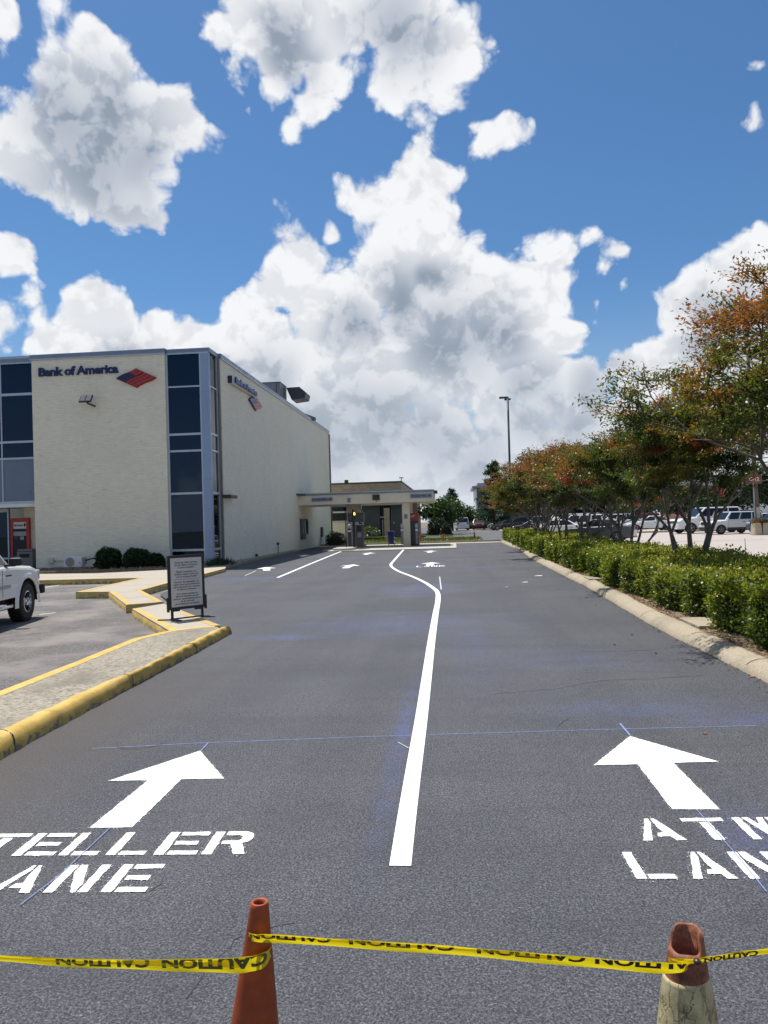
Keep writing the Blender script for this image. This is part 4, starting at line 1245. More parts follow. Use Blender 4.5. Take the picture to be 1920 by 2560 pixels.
# bits on the canopy roof edge
tag(MB().prism([(CX1 + 0.052, 50.3), (CX1 + 0.22, 50.4), (CX1 + 0.22, 52.5), (CX1 + 0.052, 52.6)], CZ1 - 0.05, CZ1 + 0.10).build('gutter_box', M['bronze'], bevel=0.01), 'dark bronze gutter box on the open end of the canopy', 'gutter')
tag(MB().prism([(BX + 0.003, 48.9), (BX + 0.5, 49.45), (BX + 0.003, 49.52)], CZ1 + 0.02, CZ1 + 0.13).build('flashing', M['charcoal']), 'small dark flashing wedge where the canopy meets the bank wall', 'flashing')


def canopy_sign(px0, px1, py0, py1, txt, label):
    p = ay(px0, (py0 + py1) / 2, CYF); q = ay(px1, (py0 + py1) / 2 - 0.031 * (px1 - px0), CYF); h = (py1 - py0) * CYF / F
    s = thing('lane_sign', label, 'sign', ((p.x + q.x) / 2, CYF, p.z), group='lane signs on the canopy')
    MB().box(p.x, q.x, CYF - 0.06, CYF, p.z - h / 2, p.z + h / 2).build('board', M['signblue'], s, bevel=0.008)
    MB().box(p.x, p.x + 0.03, CYF - 0.066, CYF, p.z - h / 2 - .006, p.z + h / 2 + .006).build('end_cap', M['navy'], s)
    mb = MB(); put_text(mb, txt, (p.x + (q.x - p.x) * .38, CYF - 0.061, p.z - h * .17), (1, 0, 0), (0, 0, 1), width=(q.x - p.x) * .62, height=h * .44, bold=0.025)
    mb.build('letters', M['navy'], s)
    e = Vector((q.x - .13, CYF - 0.066, p.z)); mb = MB()
    mb.add([e + Vector((-.08, 0, 0)), e + Vector((0, 0, -.06)), e + Vector((.08, 0, 0)), e + Vector((0, 0, .06))], [(0, 1, 2, 3)]); mb.build('emblem', M['navy'], s)


canopy_sign(780, 831.5, 1245, 1254.2, 'Drive-up Teller', 'slate sign reading Drive-up Teller on the canopy front')
canopy_sign(1026.5, 1079.5, 1236, 1245.4, 'Drive-up ATM', 'slate sign reading Drive-up ATM at the open end of the canopy')
p = ay(940.5, 1243.5, CYF)
sc_ = thing('lane_screen', 'black lane signal box on the middle of the canopy front', 'signal box', (p.x, CYF, p.z))
MB().box(p.x - .23, p.x + .23, CYF - .13, CYF, p.z - .17, p.z + .17).build('casing', M['black'], sc_, bevel=0.015)
MB().box(p.x - .19, p.x + .19, CYF - .136, CYF - .131, p.z - .13, p.z + .13).build('screen', M['screen'], sc_)
MB().tube([(p.x + .0, CYF - .05, p.z - .17), (p.x + .03, CYF - .08, p.z - .27)], 0.02, 6).build('bracket', M['charcoal'], sc_)


def plaque(px, py, y, w, h, label):
    p = ay(px, py, y)
    s = thing('notice_plaque', label, 'notice', (p.x, y, p.z), group='notices on the canopy')
    MB().box(p.x - w / 2, p.x + w / 2, y - 0.015, y, p.z - h / 2, p.z + h / 2).build('plate', M['palegrey'], s, bevel=0.004)
    mb = MB()
    for k in range(5):
        z = p.z + h * (.34 - .17 * k); ww = w * (.36, .40, .33, .38, .28)[k]
        mb.box(p.x - ww, p.x + ww, y - 0.018, y - 0.0155, z - h * .04, z + h * .04)
    mb.build('print', M['charcoal'], s)


plaque(872.5, 1250.5, CYF, 0.24, 0.31, 'small grey notice on the canopy front between teller sign and screen')
plaque(1014.5, 1291, 50.1, 0.24, 0.31, 'small grey notice on the cream canopy column')

# slab under the canopy
struct(MB().prism([(-8.0, 46.6), (-7.2, 45.2), (-3.0, 45.2), (0.1, 45.4), (0.1, 54.4), (-8.0, 54.4)], -0.1, 0.045).build('pavement', M['apron'], bevel=0.01), 'pale concrete slab in front of and under the canopy', 'pavement')
# teller island with a rounded nose
nose = []
ic = g(851, 1371, 0.14); ie = g(897, 1366, 0.14); yA, yB = 46.2, 53.2
for k in range(13):
    t = math.pi * (1 + k / 12)
    nose.append((-6.65 + 0.62 * math.cos(t), 46.2 + 0.62 * math.sin(t)))
nose += [(-6.03, 53.2), (-7.27, 53.2)]
struct(MB().prism(nose, 0.0, 0.17).build('kerb', M['apron'], bevel=0.03), 'raised concrete teller island with a rounded nose', 'kerb')


def post(px, ytop, ybot, y, r, mat, name, label, cat, group=None, cap=False):
    p = ay(px, ytop, y); q = ay(px + (ybot - ytop) * .031, ybot, y)
    z0 = min(max(0.0, q.z), 0.2)
    o = thing(name, label, cat, (q.x, y, z0), group=group)
    MB().tube([(q.x, y, z0), (q.x, y, p.z)], r, 12).build('shaft', M[mat], o, smooth=False)
    if cap:
        mb = MB(); mb.lathe([(r * 1.08, 0), (r * 1.12, .06), (r * 1.12, .14), (r * 0.9, .22), (0, .26)], (q.x, y, p.z - .2), 14)
        mb.build('cap', M['palegrey'], o, smooth=True)
        MB().lathe([(r * 1.02, 0), (r * 1.02, .10)], (q.x, y, p.z - .42), 14).build('band', M['white'], o)
    return o


post(863, 1276, 1364, 46.4, 0.03, 'black', 'clearance_pole', 'thin black pole at the left end of the teller island', 'pole', 'thin poles on the teller island')
post(881.5, 1273, 1364, 46.6, 0.045, 'black', 'clearance_pole', 'thicker black pole in front of the amber light', 'pole', 'thin poles on the teller island')
post(873.5, 1313, 1361, 48.0, 0.10, 'charcoal', 'bollard', 'dark bollard right of the thin left pole on the teller island', 'bollard', 'bollards by the canopy', True)
post(1004.5, 1310.5, 1360, 49.5, 0.085, 'grey', 'bollard', 'grey bollard against the left side of the cream column', 'bollard', 'bollards by the canopy', True)
post(1041, 1310.5, 1360, 49.5, 0.085, 'grey', 'bollard', 'grey bollard in front of the drive up cash machine', 'bollard', 'bollards by the canopy', True)
# teller unit and screens on the island
p = ay(898, 1320, 47.8)
tu = thing('teller_unit', 'dark grey drive up teller unit on the island with pale panels behind', 'teller unit', (p.x, 47.8, 0.17))
MB().box(p.x - .22, p.x + .22, 47.8, 48.5, 0.17, ay(898, 1311, 47.8).z).build('cabinet', M['charcoal'], tu, bevel=0.03)
MB().box(p.x - .12, p.x + .12, 47.785, 47.799, 1.15, 1.42).build('screen', M['screen'], tu)
MB().box(p.x - .12, p.x + .12, 47.785, 47.799, 0.75, 1.05).build('keypad', M['grey'], tu)
MB().tube([(p.x, 48.1, ay(898, 1311, 47.8).z), (p.x, 48.1, ay(898, 1304, 47.8).z)], 0.05, 8).build('mast', M['charcoal'], tu)
a = ay(866, 1306, 50.2); b = ay(910, 1359, 50.2)
pn = thing('tube_station', 'pale grey pneumatic tube station with a dark upper cabinet under the canopy', 'tube station', ((a.x + b.x) / 2, 50.2, 0.17))
MB().box(a.x, b.x, 50.2, 50.5, 0.17, a.z).build('lower_panel', M['palegrey'], pn, bevel=0.015)
mb = MB()
for x in (0.24, 0.5, 0.74):
    mb.box(a.x + (b.x - a.x) * x - .015, a.x + (b.x - a.x) * x + .015, 50.185, 50.2, 0.2, a.z - .03)
mb.build('panel_rib', M['grey'], pn)
MB().box(a.x + .1, b.x, 50.3, 51.0, a.z + .002, ay(866, 1282.5, 50.2).z).build('upper_cabinet', plain('brown_grey_cabinet', (0.075, 0.07, 0.066), 0.5), pn, bevel=0.02)
MB().box(b.x - .28, b.x - .08, 50.19, 50.2, 0.3, a.z - .05).build('opening', M['darkin'], pn)
MB().tube(spline([(b.x - .05, 50.6, a.z), (b.x - .03, 50.6, 2.2), (b.x - .25, 50.9, 2.6), (b.x - .25, 51.0, CZ0)], 6), 0.05, 8).build('tube', M['palegrey'], pn, smooth=True)
p = ay(885, 1284.5, 47.2)
al = thing('warning_light', 'small glowing amber lamp on a dark stand on the teller island', 'lamp', (p.x, 47.2, 0.17))
MB().tube([(p.x, 47.2, .17), (p.x, 47.2, p.z - .09)], 0.06, 8).build('stand', M['black'], al)
MB().box(p.x - .13, p.x + .13, 47.12, 47.3, p.z - .5, p.z - .12).build('box', M['charcoal'], al, bevel=0.02)
gm, gn, gb, gp, go_ = new_mat('glowing_amber')
setp(gn, gb, color=(0.9, 0.45, 0.05), rough=0.3)
gb.inputs['Emission Color'].default_value = (1.0, 0.50, 0.06, 1); gb.inputs['Emission Strength'].default_value = 1.6
MB().lathe([(0.0, -.09), (.075, -.08), (.08, .02), (.05, .07), (0, .085)], (p.x, 47.2, p.z), 14).build('lens', gm, al, smooth=True)
# drive up cash machine
a = ay(1025.5, 1290, 50.8); b = ay(1045, 1290, 50.8); zt = ay(1035, 1283.5, 50.8).z; zm = ay(1035, 1302.5, 50.8).z
dm = thing('drive_up_cash_machine', 'tall dark grey drive up cash machine with a red top panel beside the column', 'cash machine', ((a.x + b.x) / 2, 51.0, 0.045))
MB().box(a.x - .06, b.x, 50.8, 52.0, 0.045, zm - .001).build('body', M['charcoal'], dm, bevel=0.03)
MB().box(a.x - .08, b.x + .02, 50.77, 52.0, zm, zt).build('red_top', M['red'], dm, bevel=0.02)
mb = MB()
for k, (x0, x1) in enumerate(((.02, .20), (.10, .30), (.20, .38))):
    o_ = Vector((a.x - .05, 50.762, zm + .2)); L = []
    for j in range(6):
        t = j / 5; x = x0 + (x1 - x0) * t; z = 0.04 * k + .16 * t + .02 * math.sin(3 * t) - 0.03 * k
        L += [o_ + Vector((x, 0, z)), o_ + Vector((x, 0, z + .035))]
    mb.add(L, [(2 * j, 2 * j + 2, 2 * j + 3, 2 * j + 1) for j in range(5)])
mb.build('emblem', M['white'], dm)
MB().box(b.x - .32, b.x - .05, 50.785, 50.8, 0.75, 1.35).build('screen', M['screen'], dm)
# bin and cones by the canopy
p = ay(978, 1355, 54.6)
bb = thing('wheeled_bin', 'blue wheeled bin with its lid closed behind the canopy lanes', 'bin', (p.x, 54.6, 0.0))
zt = ay(978, 1327, 54.6).z
mb = MB(); w0, w1 = .17, .22
mb.add([(p.x - w0, 54.4, .08), (p.x + w0, 54.4, .08), (p.x + w0, 54.8, .08), (p.x - w0, 54.8, .08), (p.x - w1, 54.34, zt - .08), (p.x + w1, 54.34, zt - .08), (p.x + w1, 54.88, zt - .08), (p.x - w1, 54.88, zt - .08)],
       [(3, 2, 1, 0), (4, 5, 6, 7), (0, 1, 5, 4), (1, 2, 6, 5), (2, 3, 7, 6), (3, 0, 4, 7)])
mb.build('bin_body', M['binblue'], bb, bevel=0.02)
MB().box(p.x - .25, p.x + .25, 54.30, 54.92, zt - .078, zt - .02).build('lid', M['binblue'], bb, bevel=0.02)
MB().box(p.x - .22, p.x + .22, 54.93, 54.98, zt - .10, zt - .06).build('handle', M['binblue'], bb)
for s in (-1, 1):
    MB().lathe([(0, -.025), (.09, -.025), (.09, .025), (0, .025)], (p.x + s * .20, 54.8, .09), 14, 'x').build('wheel', M['rubber'], bb)


def m_cone(name, a, b):
    m, n, bs, pos, out = new_mat(name)
    f = n.noise(pos, 14.0, 6.0, 0.68)
    sx = n.new('ShaderNodeSeparateXYZ'); n.put(sx.inputs[0], pos)
    setp(n, bs, color=n.cramp(f, [(0.28, b), (0.55, a), (0.75, tuple(c * 1.15 for c in a))]), rough=0.55, spec=0.4)
    bump(n, bs, n.noise(pos, 80.0, 4.0), 0.2, 0.003)
    return m


M['cone'] = m_cone('dull_cone_orange', (0.33, 0.058, 0.012), (0.20, 0.038, 0.012))
M['conebright'] = m_cone('cone_orange', (0.75, 0.12, 0.03), (0.6, 0.08, 0.02))
def m_tape(name, color):
    m, n, bs, pos, out = new_mat(name)
    setp(n, bs, color=color, rough=0.25, spec=0.5)
    tr = n.new('ShaderNodeBsdfTranslucent'); tr.inputs[0].default_value = (*color, 1)
    mx = n.new('ShaderNodeMixShader'); mx.inputs[0].default_value = 0.5
    n.l.new(bs.outputs[0], mx.inputs[1]); n.l.new(tr.outputs[0], mx.inputs[2]); n.l.new(mx.outputs[0], out.inputs[0])
    return m


M['tape'] = m_tape('caution_yellow', (0.86, 0.70, 0.010))
M['tapeink'] = plain('tape_ink', (0.035, 0.018, 0.012), 0.45)
M['sleeve'] = None


def small_cone(px, ytop, ybot, label, mat='conebright', h=0.71):
    b = g(px, ybot, 0.0)
    c = thing('traffic_cone', label, 'traffic cone', (b.x, b.y, 0), group='orange cones beyond the drive lanes')
    mb = MB().lathe([(.125, .03), (.10, .2), (.062, .45), (.028, h), (.018, h), (.02, h - .05)], (b.x, b.y, 0), 16)
    mb.build('cone_body', M[mat], c, smooth=False)
    MB().box(b.x - .18, b.x + .18, b.y - .18, b.y + .18, 0.0, .035).build('base', M[mat], c, bevel=0.01)
    return b


cs = [small_cone(906.5, 1345, 1358.5, 'orange cone beside the teller island end'), small_cone(970.5, 1345, 1358.5, 'orange cone in front of the blue bin'), small_cone(1051, 1341, 1356, 'orange cone right of the drive up cash machine'),
      small_cone(1107.5, 1340, 1353.5, 'slumped orange cone on the gutter between two others', 'conebright', 0.62), small_cone(1186.5, 1338, 1353, 'dark orange cone standing alone at the end of the lane', 'cone', 0.74)]
M['tapefar'] = plain('faded_far_tape', (0.60, 0.56, 0.34), 0.5)


def far_tape(p, q, z0, z1, label, sag=0.06):
    P = [Vector((p[0], p[1], z0)).lerp(Vector((q[0], q[1], z1)), k / 10) - Vector((0, 0, sag * math.sin(math.pi * k / 10))) for k in range(11)]
    mb = MB()
    for s in P:
        mb.v += [(s.x, s.y - 0.002, s.z - .03), (s.x, s.y - 0.002, s.z + .03)]
    mb.f += [(2 * k, 2 * k + 2, 2 * k + 3, 2 * k + 1) for k in range(10)]
    tag(mb.build('barrier_tape', M['tapefar']), label, 'tape', group='tape strung between the far cones')


far_tape(cs[0], cs[1], .55, .55, 'pale tape between the cone by the island and the cone at the blue bin')
far_tape(cs[1], (-3.3, 50.0), .55, .62, 'pale tape from the blue bin cone to the canopy column')
far_tape(cs[2], cs[3], .6, .5, 'pale tape between the cone at the cash machine and the slumped cone')
far_tape(cs[3], cs[4], .5, .6, 'pale tape between the slumped cone and the dark cone')

# ------------------------------------------------------------------ tan brick building behind
KY, KX = 66.5, None
kc = ay(1005.5, 1300, KY); KX = kc.x
kz = ay(1005.5, 1205, KY).z
kb = thing('brick_building', 'low tan brick building with slate panels standing behind the canopy', 'building', (KX - 8, KY + 20, 0))
MB().box(-40, KX, KY, KY + .3, ay(950, 1262, KY).z, kz - .02).build('front_wall', M['tanbrick'], kb)
MB().box(KX - .3, KX - .001, KY + .301, 104, 0, kz - .021).build('side_wall', M['tanbrick'], kb)
MB().box(-40, KX + .06, KY - .06, 104.1, kz - .0195, kz + .10).build('coping', M['charcoal'], kb)
zl = ay(950, 1262, KY).z
def face(x0, x1, y0p, y1p, mat, name, off=0.0, par=None):
    a_ = ay(x0, y0p, KY); b_ = ay(x1, y1p, KY)
    return MB().box(a_.x, b_.x, KY + off, KY + .25 + off, max(0, b_.z), a_.z).build(name, M[mat], par or kb)
face(826, 903, 1306, 1352, 'cream', 'lower_wall', -0.002)
wn_ = face(832, 868, 1264, 1290, 'glass', 'window', 0.02)
MB().box(ay(826, 1300, KY).x, ay(903, 1300, KY).x, KY + .05, KY + .3, ay(850, 1306, KY).z, zl + .01).build('window_wall', M['darkin'], kb)
face(832, 868, 1279, 1282, 'white', 'transom', -0.02, wn_)
wn2 = face(832, 866, 1285, 1305, 'glass', 'window', 0.021)
mb = MB()
for k in range(11):
    x = ay(833 + k * 3.2, 1300, KY).x; mb.box(x - .02, x + .02, KY - .03, KY, ay(850, 1305, KY).z, ay(850, 1285, KY).z)
mb.build('security_bar', M['black'], wn2)
mb = MB(); mb.box(ay(830, 1300, KY).x, ay(868, 1300, KY).x, KY - .06, KY + .04, ay(850, 1305, KY).z - .06, ay(850, 1302, KY).z); mb.build('sill', M['offwhite'], wn2)
for x0, x1 in ((903, 952), (976.5, 1006)):
    f_ = face(x0, x1, 1263, 1352, 'doorpanel', 'slate_panel', -0.03)
MB().box(ay(903, 1300, KY).x, KX - .31, KY + .31, KY + .4, 0, zl + .1).build('inner_wall', M['darkin'], kb)
face(952, 960, 1264, 1352, 'darkin', 'doorway', 0.03)
face(955, 959, 1299, 1340, 'palegrey', 'door_jamb', 0.0)
face(960, 976.5, 1270, 1352, 'tanbrick', 'pillar', -0.35)
face(978, 980.5, 1275, 1345, 'palegrey', 'pipe', -0.10)
face(983, 986, 1304, 1310, 'palegrey', 'meter', -0.12)
face(950, 962, 1292, 1294, 'alu', 'door_head', -0.06)
MB().box(-40, KX + .25, KY - .5, KY - .061, zl - .12, zl + .02).build('eave', M['charcoal'], kb)
for px, y0p, y1p, w, nm, lab in ((866, 1200, 1213, .30, 'roof_vent', 'squat black vent on the tan brick building roof'),):
    p = ay(px, y0p, KY + 3); q = ay(px, y1p + 3, KY + 3)
    v_ = thing(nm, lab, 'vent', (p.x, KY + 3, kz))
    MB().tube([(p.x, KY + 3, kz), (p.x, KY + 3, p.z - .25)], .10, 8).build('pipe', M['black'], v_)
    MB().box(p.x - .16, p.x + .16, KY + 2.84, KY + 3.16, p.z - .26, p.z).build('cowl', M['black'], v_, bevel=.01)
p = ay(1003, 1194.5, KY + 2)
an = thing('roof_antenna', 'thin antenna with a short crossbar above the tan brick building corner', 'antenna', (p.x, KY + 2, kz))
MB().tube([(p.x, KY + 2, kz), (p.x, KY + 2, p.z)], .03, 6).build('mast', M['black'], an)
MB().box(p.x - .2, p.x + .2, KY + 1.95, KY + 2.05, p.z - .03, p.z + .04).build('crossbar', M['black'], an)

# ------------------------------------------------------------------ sandwich board
a = g(427, 1553, .128); b = g(510, 1543, .128)
d = (b - a).normalized(); nz = Vector((d.y, -d.x, 0)).normalized()          # facing the viewer
W = (b - a).length
sb = thing('sandwich_board', 'black framed grey notice stand with English and Spanish text on the island pad', 'notice stand', ((a.x + b.x) / 2, (a.y + b.y) / 2, .125))
up = (Vector((0, 0, 1)) - nz * 0.02).normalized()
k = F / a.y


def sbp(u, v, off=0.0):
    """u along the base from the left foot, v up"""
    return a + d * u + up * v + nz * off


Wf = ay(517, 1455, (a.y + b.y) / 2).x - ay(419, 1455, (a.y + b.y) / 2).x
Hf = ay(465, 1389, a.y).z - .125
u0 = (W - Wf) / 2; u1 = u0 + Wf
v0 = Hf * 0.165; v1 = Hf
fw = Wf * 0.065
mb = MB()
for (ua, ub, va, vb) in ((u0, u0 + fw, v0, v1), (u1 - fw, u1, v0, v1), (u0 + fw, u1 - fw, v0, v0 + fw), (u0 + fw, u1 - fw, v1 - fw, v1)):
    mb.obox(sbp((ua + ub) / 2, (va + vb) / 2), d, up, nz, (ub - ua) / 2, (vb - va) / 2, .018)
mb.build('frame', M['black'], sb, bevel=0.003)
MB().obox(sbp((u0 + u1) / 2, (v0 + v1) / 2), d, up, nz, Wf / 2 - fw, (v1 - v0) / 2 - fw, .010).build('poster', M['signgrey'], sb)
for s, uu in ((-1, u0), (1, u1)):
    MB().obox(sbp(uu + s * .012, v0 + .09), d, up, nz, .016, .12, .022).build('side_clamp', M['black'], sb, bevel=.003)
    MB().obox(sbp(uu - s * Wf * .22 + s * .02, v0 - .012), d, up, nz, Wf * .10, .016, .02).build('bottom_clip', M['black'], sb, bevel=.003)
for uu in (0.03, W - 0.03):
    MB().obox(sbp(uu, v0 / 2), d, up, nz, .018, v0 / 2, .016).build('leg', M['black'], sb)
MB().obox(sbp(W / 2, .03, 0), d, up, nz, W / 2, .012, .012).build('cross_rail', M['black'], sb)
for uu in (0.02, W - 0.02):
    for s in (1, -1):
        o = sbp(uu, .02)
        q = o + nz * .21 * s + d * (.10 if uu > .3 else (.06 if s > 0 else -.14)); q.z = .145
        MB().tube([o, q], [.016, .012], 8).build('foot', M['charcoal'], sb)
LINES = [('Drive-up teller services', .62), ('are for Bank of America', .635), ('account holders.', .45), None, ('Please come into our', .575, 1), ('banking center if you are', .66, 1), ('not an account holder', .59, 1), 'rule',
         ('Servicio de ventanillas de', .675), ('cajero para autos solamente', .72), ('para personas con cuentas', .72), ('en Bank of America', .53), None,
         ('Si no tiene cuentas en', .585, 1), ('Bank of America uno de', .63, 1), ('nuestros representantes dentro', .76, 1), ('de la sucursal', .38, 1), ('se complacera en asistirle', .68, 1)]
mb = MB(); rl = MB()
v = v1 - fw - .10 * (v1 - v0); dv = (v1 - v0) * .0460
for L in LINES:
    if L is None:
        v -= dv * .75
    elif L == 'rule':
        v -= dv * .15
        rl.obox(sbp(W / 2, v + dv * .35, .0115), d, up, nz, Wf * .36, .0022, .0008); v -= dv * .95
    else:
        put_text(mb, L[0], sbp(W / 2, v, .010), d, up, width=L[1] * Wf, height=dv * .66, bold=0.025, lift=0.0016, shear=0.25 if len(L) > 2 else 0.0)
        v -= dv
mb.build('lettering', M['ink'], sb); rl.build('rule', M['ink'], sb)

# ------------------------------------------------------------------ near cones and caution tape
CONE_Y = 1.955
c1 = ay(649, 2253, CONE_Y); c1b = g(640, 2900, 0)
co = thing('traffic_cone', 'dull orange traffic cone with intact rim holding caution tape at the near left', 'traffic cone', (c1.x, CONE_Y, 0))
H1 = c1.z
prof = [(0.130, 0.035), (0.122, 0.05), (0.0215 + (H1 - 0.10) * 0.125, 0.10), (0.0215 + (H1 - 0.40) * .125, 0.40), (0.0235, H1 - .012), (0.0225, H1 - .002), (0.0200, H1), (0.0150, H1 - .002), (0.0135, H1 - .012), (0.016, H1 - .10), (0.018, H1 - .2)]
mb = MB().lathe(prof, (c1.x, CONE_Y, 0), 40); mb.v = [(x - (H1 - z) * .07, y, z) for x, y, z in mb.v]; mb.build('cone_body', M['cone'], co, smooth=True)
MB().box(c1.x - .24, c1.x + .14, CONE_Y - .19, CONE_Y + .19, 0, .035).build('base', M['cone'], co, bevel=.012)

c2 = ay(1713, 2345, 1.97)
ct = thing('traffic_cone', 'battered cone with torn rusty top and dirty reflective sleeve at the near right', 'traffic cone', (c2.x, 1.97, 0))
HT = ay(1713, 2322, 1.97).z
mt_, n_, b_, pos_, o_ = new_mat('scuffed_red_cone')
f_ = n_.noise(pos_, 45.0, 7.0, 0.7)
setp(n_, b_, color=n_.cramp(f_, [(0.35, (0.055, 0.024, 0.014)), (0.5, (0.19, 0.060, 0.026)), (0.68, (0.33, 0.125, 0.065))]), rough=0.65)
bump(n_, b_, f_, 0.4, 0.003)
M['scuffed'] = mt_
ms_, n_, b_, pos_, o_ = new_mat('dirty_reflective_sleeve')
f_ = n_.noise(pos_, 22.0, 7.0, 0.7)
mpv = n_.new('ShaderNodeMapping'); n_.put(mpv.inputs[0], pos_); mpv.inputs['Scale'].default_value = (1.5, 1.5, 0.55)
ck = n_.voro(n_.vec('ADD', mpv.outputs[0], n_.vec('SCALE', n_.noise(pos_, 30.0, 4.0, out='Color'), scale=0.06)), 15.0, feature='DISTANCE_TO_EDGE')
base_ = n_.cramp(f_, [(0.30, (0.18, 0.125, 0.060)), (0.46, (0.47, 0.385, 0.195)), (0.72, (0.62, 0.53, 0.30))])
mpx = n_.new('ShaderNodeMapping'); n_.put(mpx.inputs[0], pos_); mpx.inputs['Scale'].default_value = (30, 30, 3.0)
base_ = n_.mix(n_.ramp(n_.noise(mpx.outputs[0], 1.0, 5.0, 0.7), 0.50, 0.70, 0, 0.75), base_, (0.14, 0.10, 0.06))
setp(n_, b_, color=n_.mix(n_.ramp(ck, 0.0, 0.028, 0.8, 0.0), base_, (0.07, 0.045, 0.03)), rough=0.55)
bump(n_, b_, n_.math('ADD', f_, n_.math('MULTIPLY', n_.ramp(ck, 0, 0.03), 0.25)), 0.5, 0.004)
M['sleeve'] = ms_
# torn top: the rim height varies round the cone and the mouth gapes towards the viewer's left
mb = MB(); n = 40; rowsN = 7
def rad(z): return 0.0365 + (HT - z) * 0.135
zs0 = HT - 0.112
for j in range(rowsN):
    for k in range(n):
        t = 2 * math.pi * k / n
        ca, sa = math.cos(t), math.sin(t)
        facing = min(1.0, max(0.0, (-0.50 * ca - 0.866 * sa + 0.15) / 0.55))
        top = HT - 0.044 * facing * facing * (3 - 2 * facing) - 0.0012 * math.sin(5 * t + 1) * (1 if j == rowsN - 1 else 0)
        z = zs0 + (top - zs0) * j / (rowsN - 1)
        r = rad(z) * (1 + .03 * math.sin(2 * t + .4)) - (0.004 * (j == rowsN - 1))
        mb.v.append((c2.x + r * ca + 0.006 * (z - zs0) / .14, 1.97 + r * sa, z))
o0 = n * (rowsN - 1)
for k in range(n):
    x, y, z = mb.v[o0 + k]; mb.v.append((c2.x + (x - c2.x) * .86, 1.97 + (y - 1.97) * .86, z - .003))
for k in range(n):
    x, y, z = mb.v[o0 + k]; mb.v.append((c2.x + (x - c2.x) * .95, 1.97 + (y - 1.97) * .95, zs0 - .05))
for j in range(rowsN + 1):
    for k in range(n):
        k2 = (k + 1) % n; mb.f.append((j * n + k, j * n + k2, (j + 1) * n + k2, (j + 1) * n + k))
mb.build('torn_top', M['scuffed'], ct, smooth=True)
MB().lathe([(0.0, HT - .13), (rad(HT - .13) - .008, HT - .13)], (c2.x, 1.97, 0), 24).build('shade_disc', M['darkin'], ct)  # added black disc, paints the darkness inside the open cone top
mb = MB(); mb.lathe([(rad(zs0) - .004, zs0 + .004), (rad(zs0) + .004, zs0 + .001), (rad(zs0 - .004) + .004, zs0 - .008), (rad(0.35) + .004, 0.35), (rad(.14) + .004, .14), (rad(.14) - .002, .139)], (c2.x, 1.97, 0), 44)
mb.build('reflective_sleeve', M['sleeve'], ct, smooth=True)
mb = MB(); mb.lathe([(rad(.14) - .002, .145), (rad(.06), .06), (.16, .035)], (c2.x, 1.97, 0), 44); mb.build('cone_body', M['scuffed'], ct, smooth=True)
mb = MB()                                             # the lap seam of the sleeve
zt = zs0 - .006
for s in (-1, 1):
    pass
a0 = math.radians(-128)
P = []
for k in range(9):
    z = zt - (zt - .15) * k / 8; r = rad(z) + .0065
    for dt in (-.10, .10):
        P.append((c2.x + r * math.cos(a0 + dt * .04 / max(.03, r) * 1.2), 1.97 + r * math.sin(a0 + dt * .04 / max(.03, r) * 1.2), z))
mb.add(P, [(2 * k, 2 * k + 1, 2 * k + 3, 2 * k + 2) for k in range(8)])
mb.build('sleeve_seam', M['sleeve'], ct)
MB().box(c2.x - .19, c2.x + .19, 1.78, 2.16, 0, .035).build('base', M['scuffed'], ct, bevel=.012)


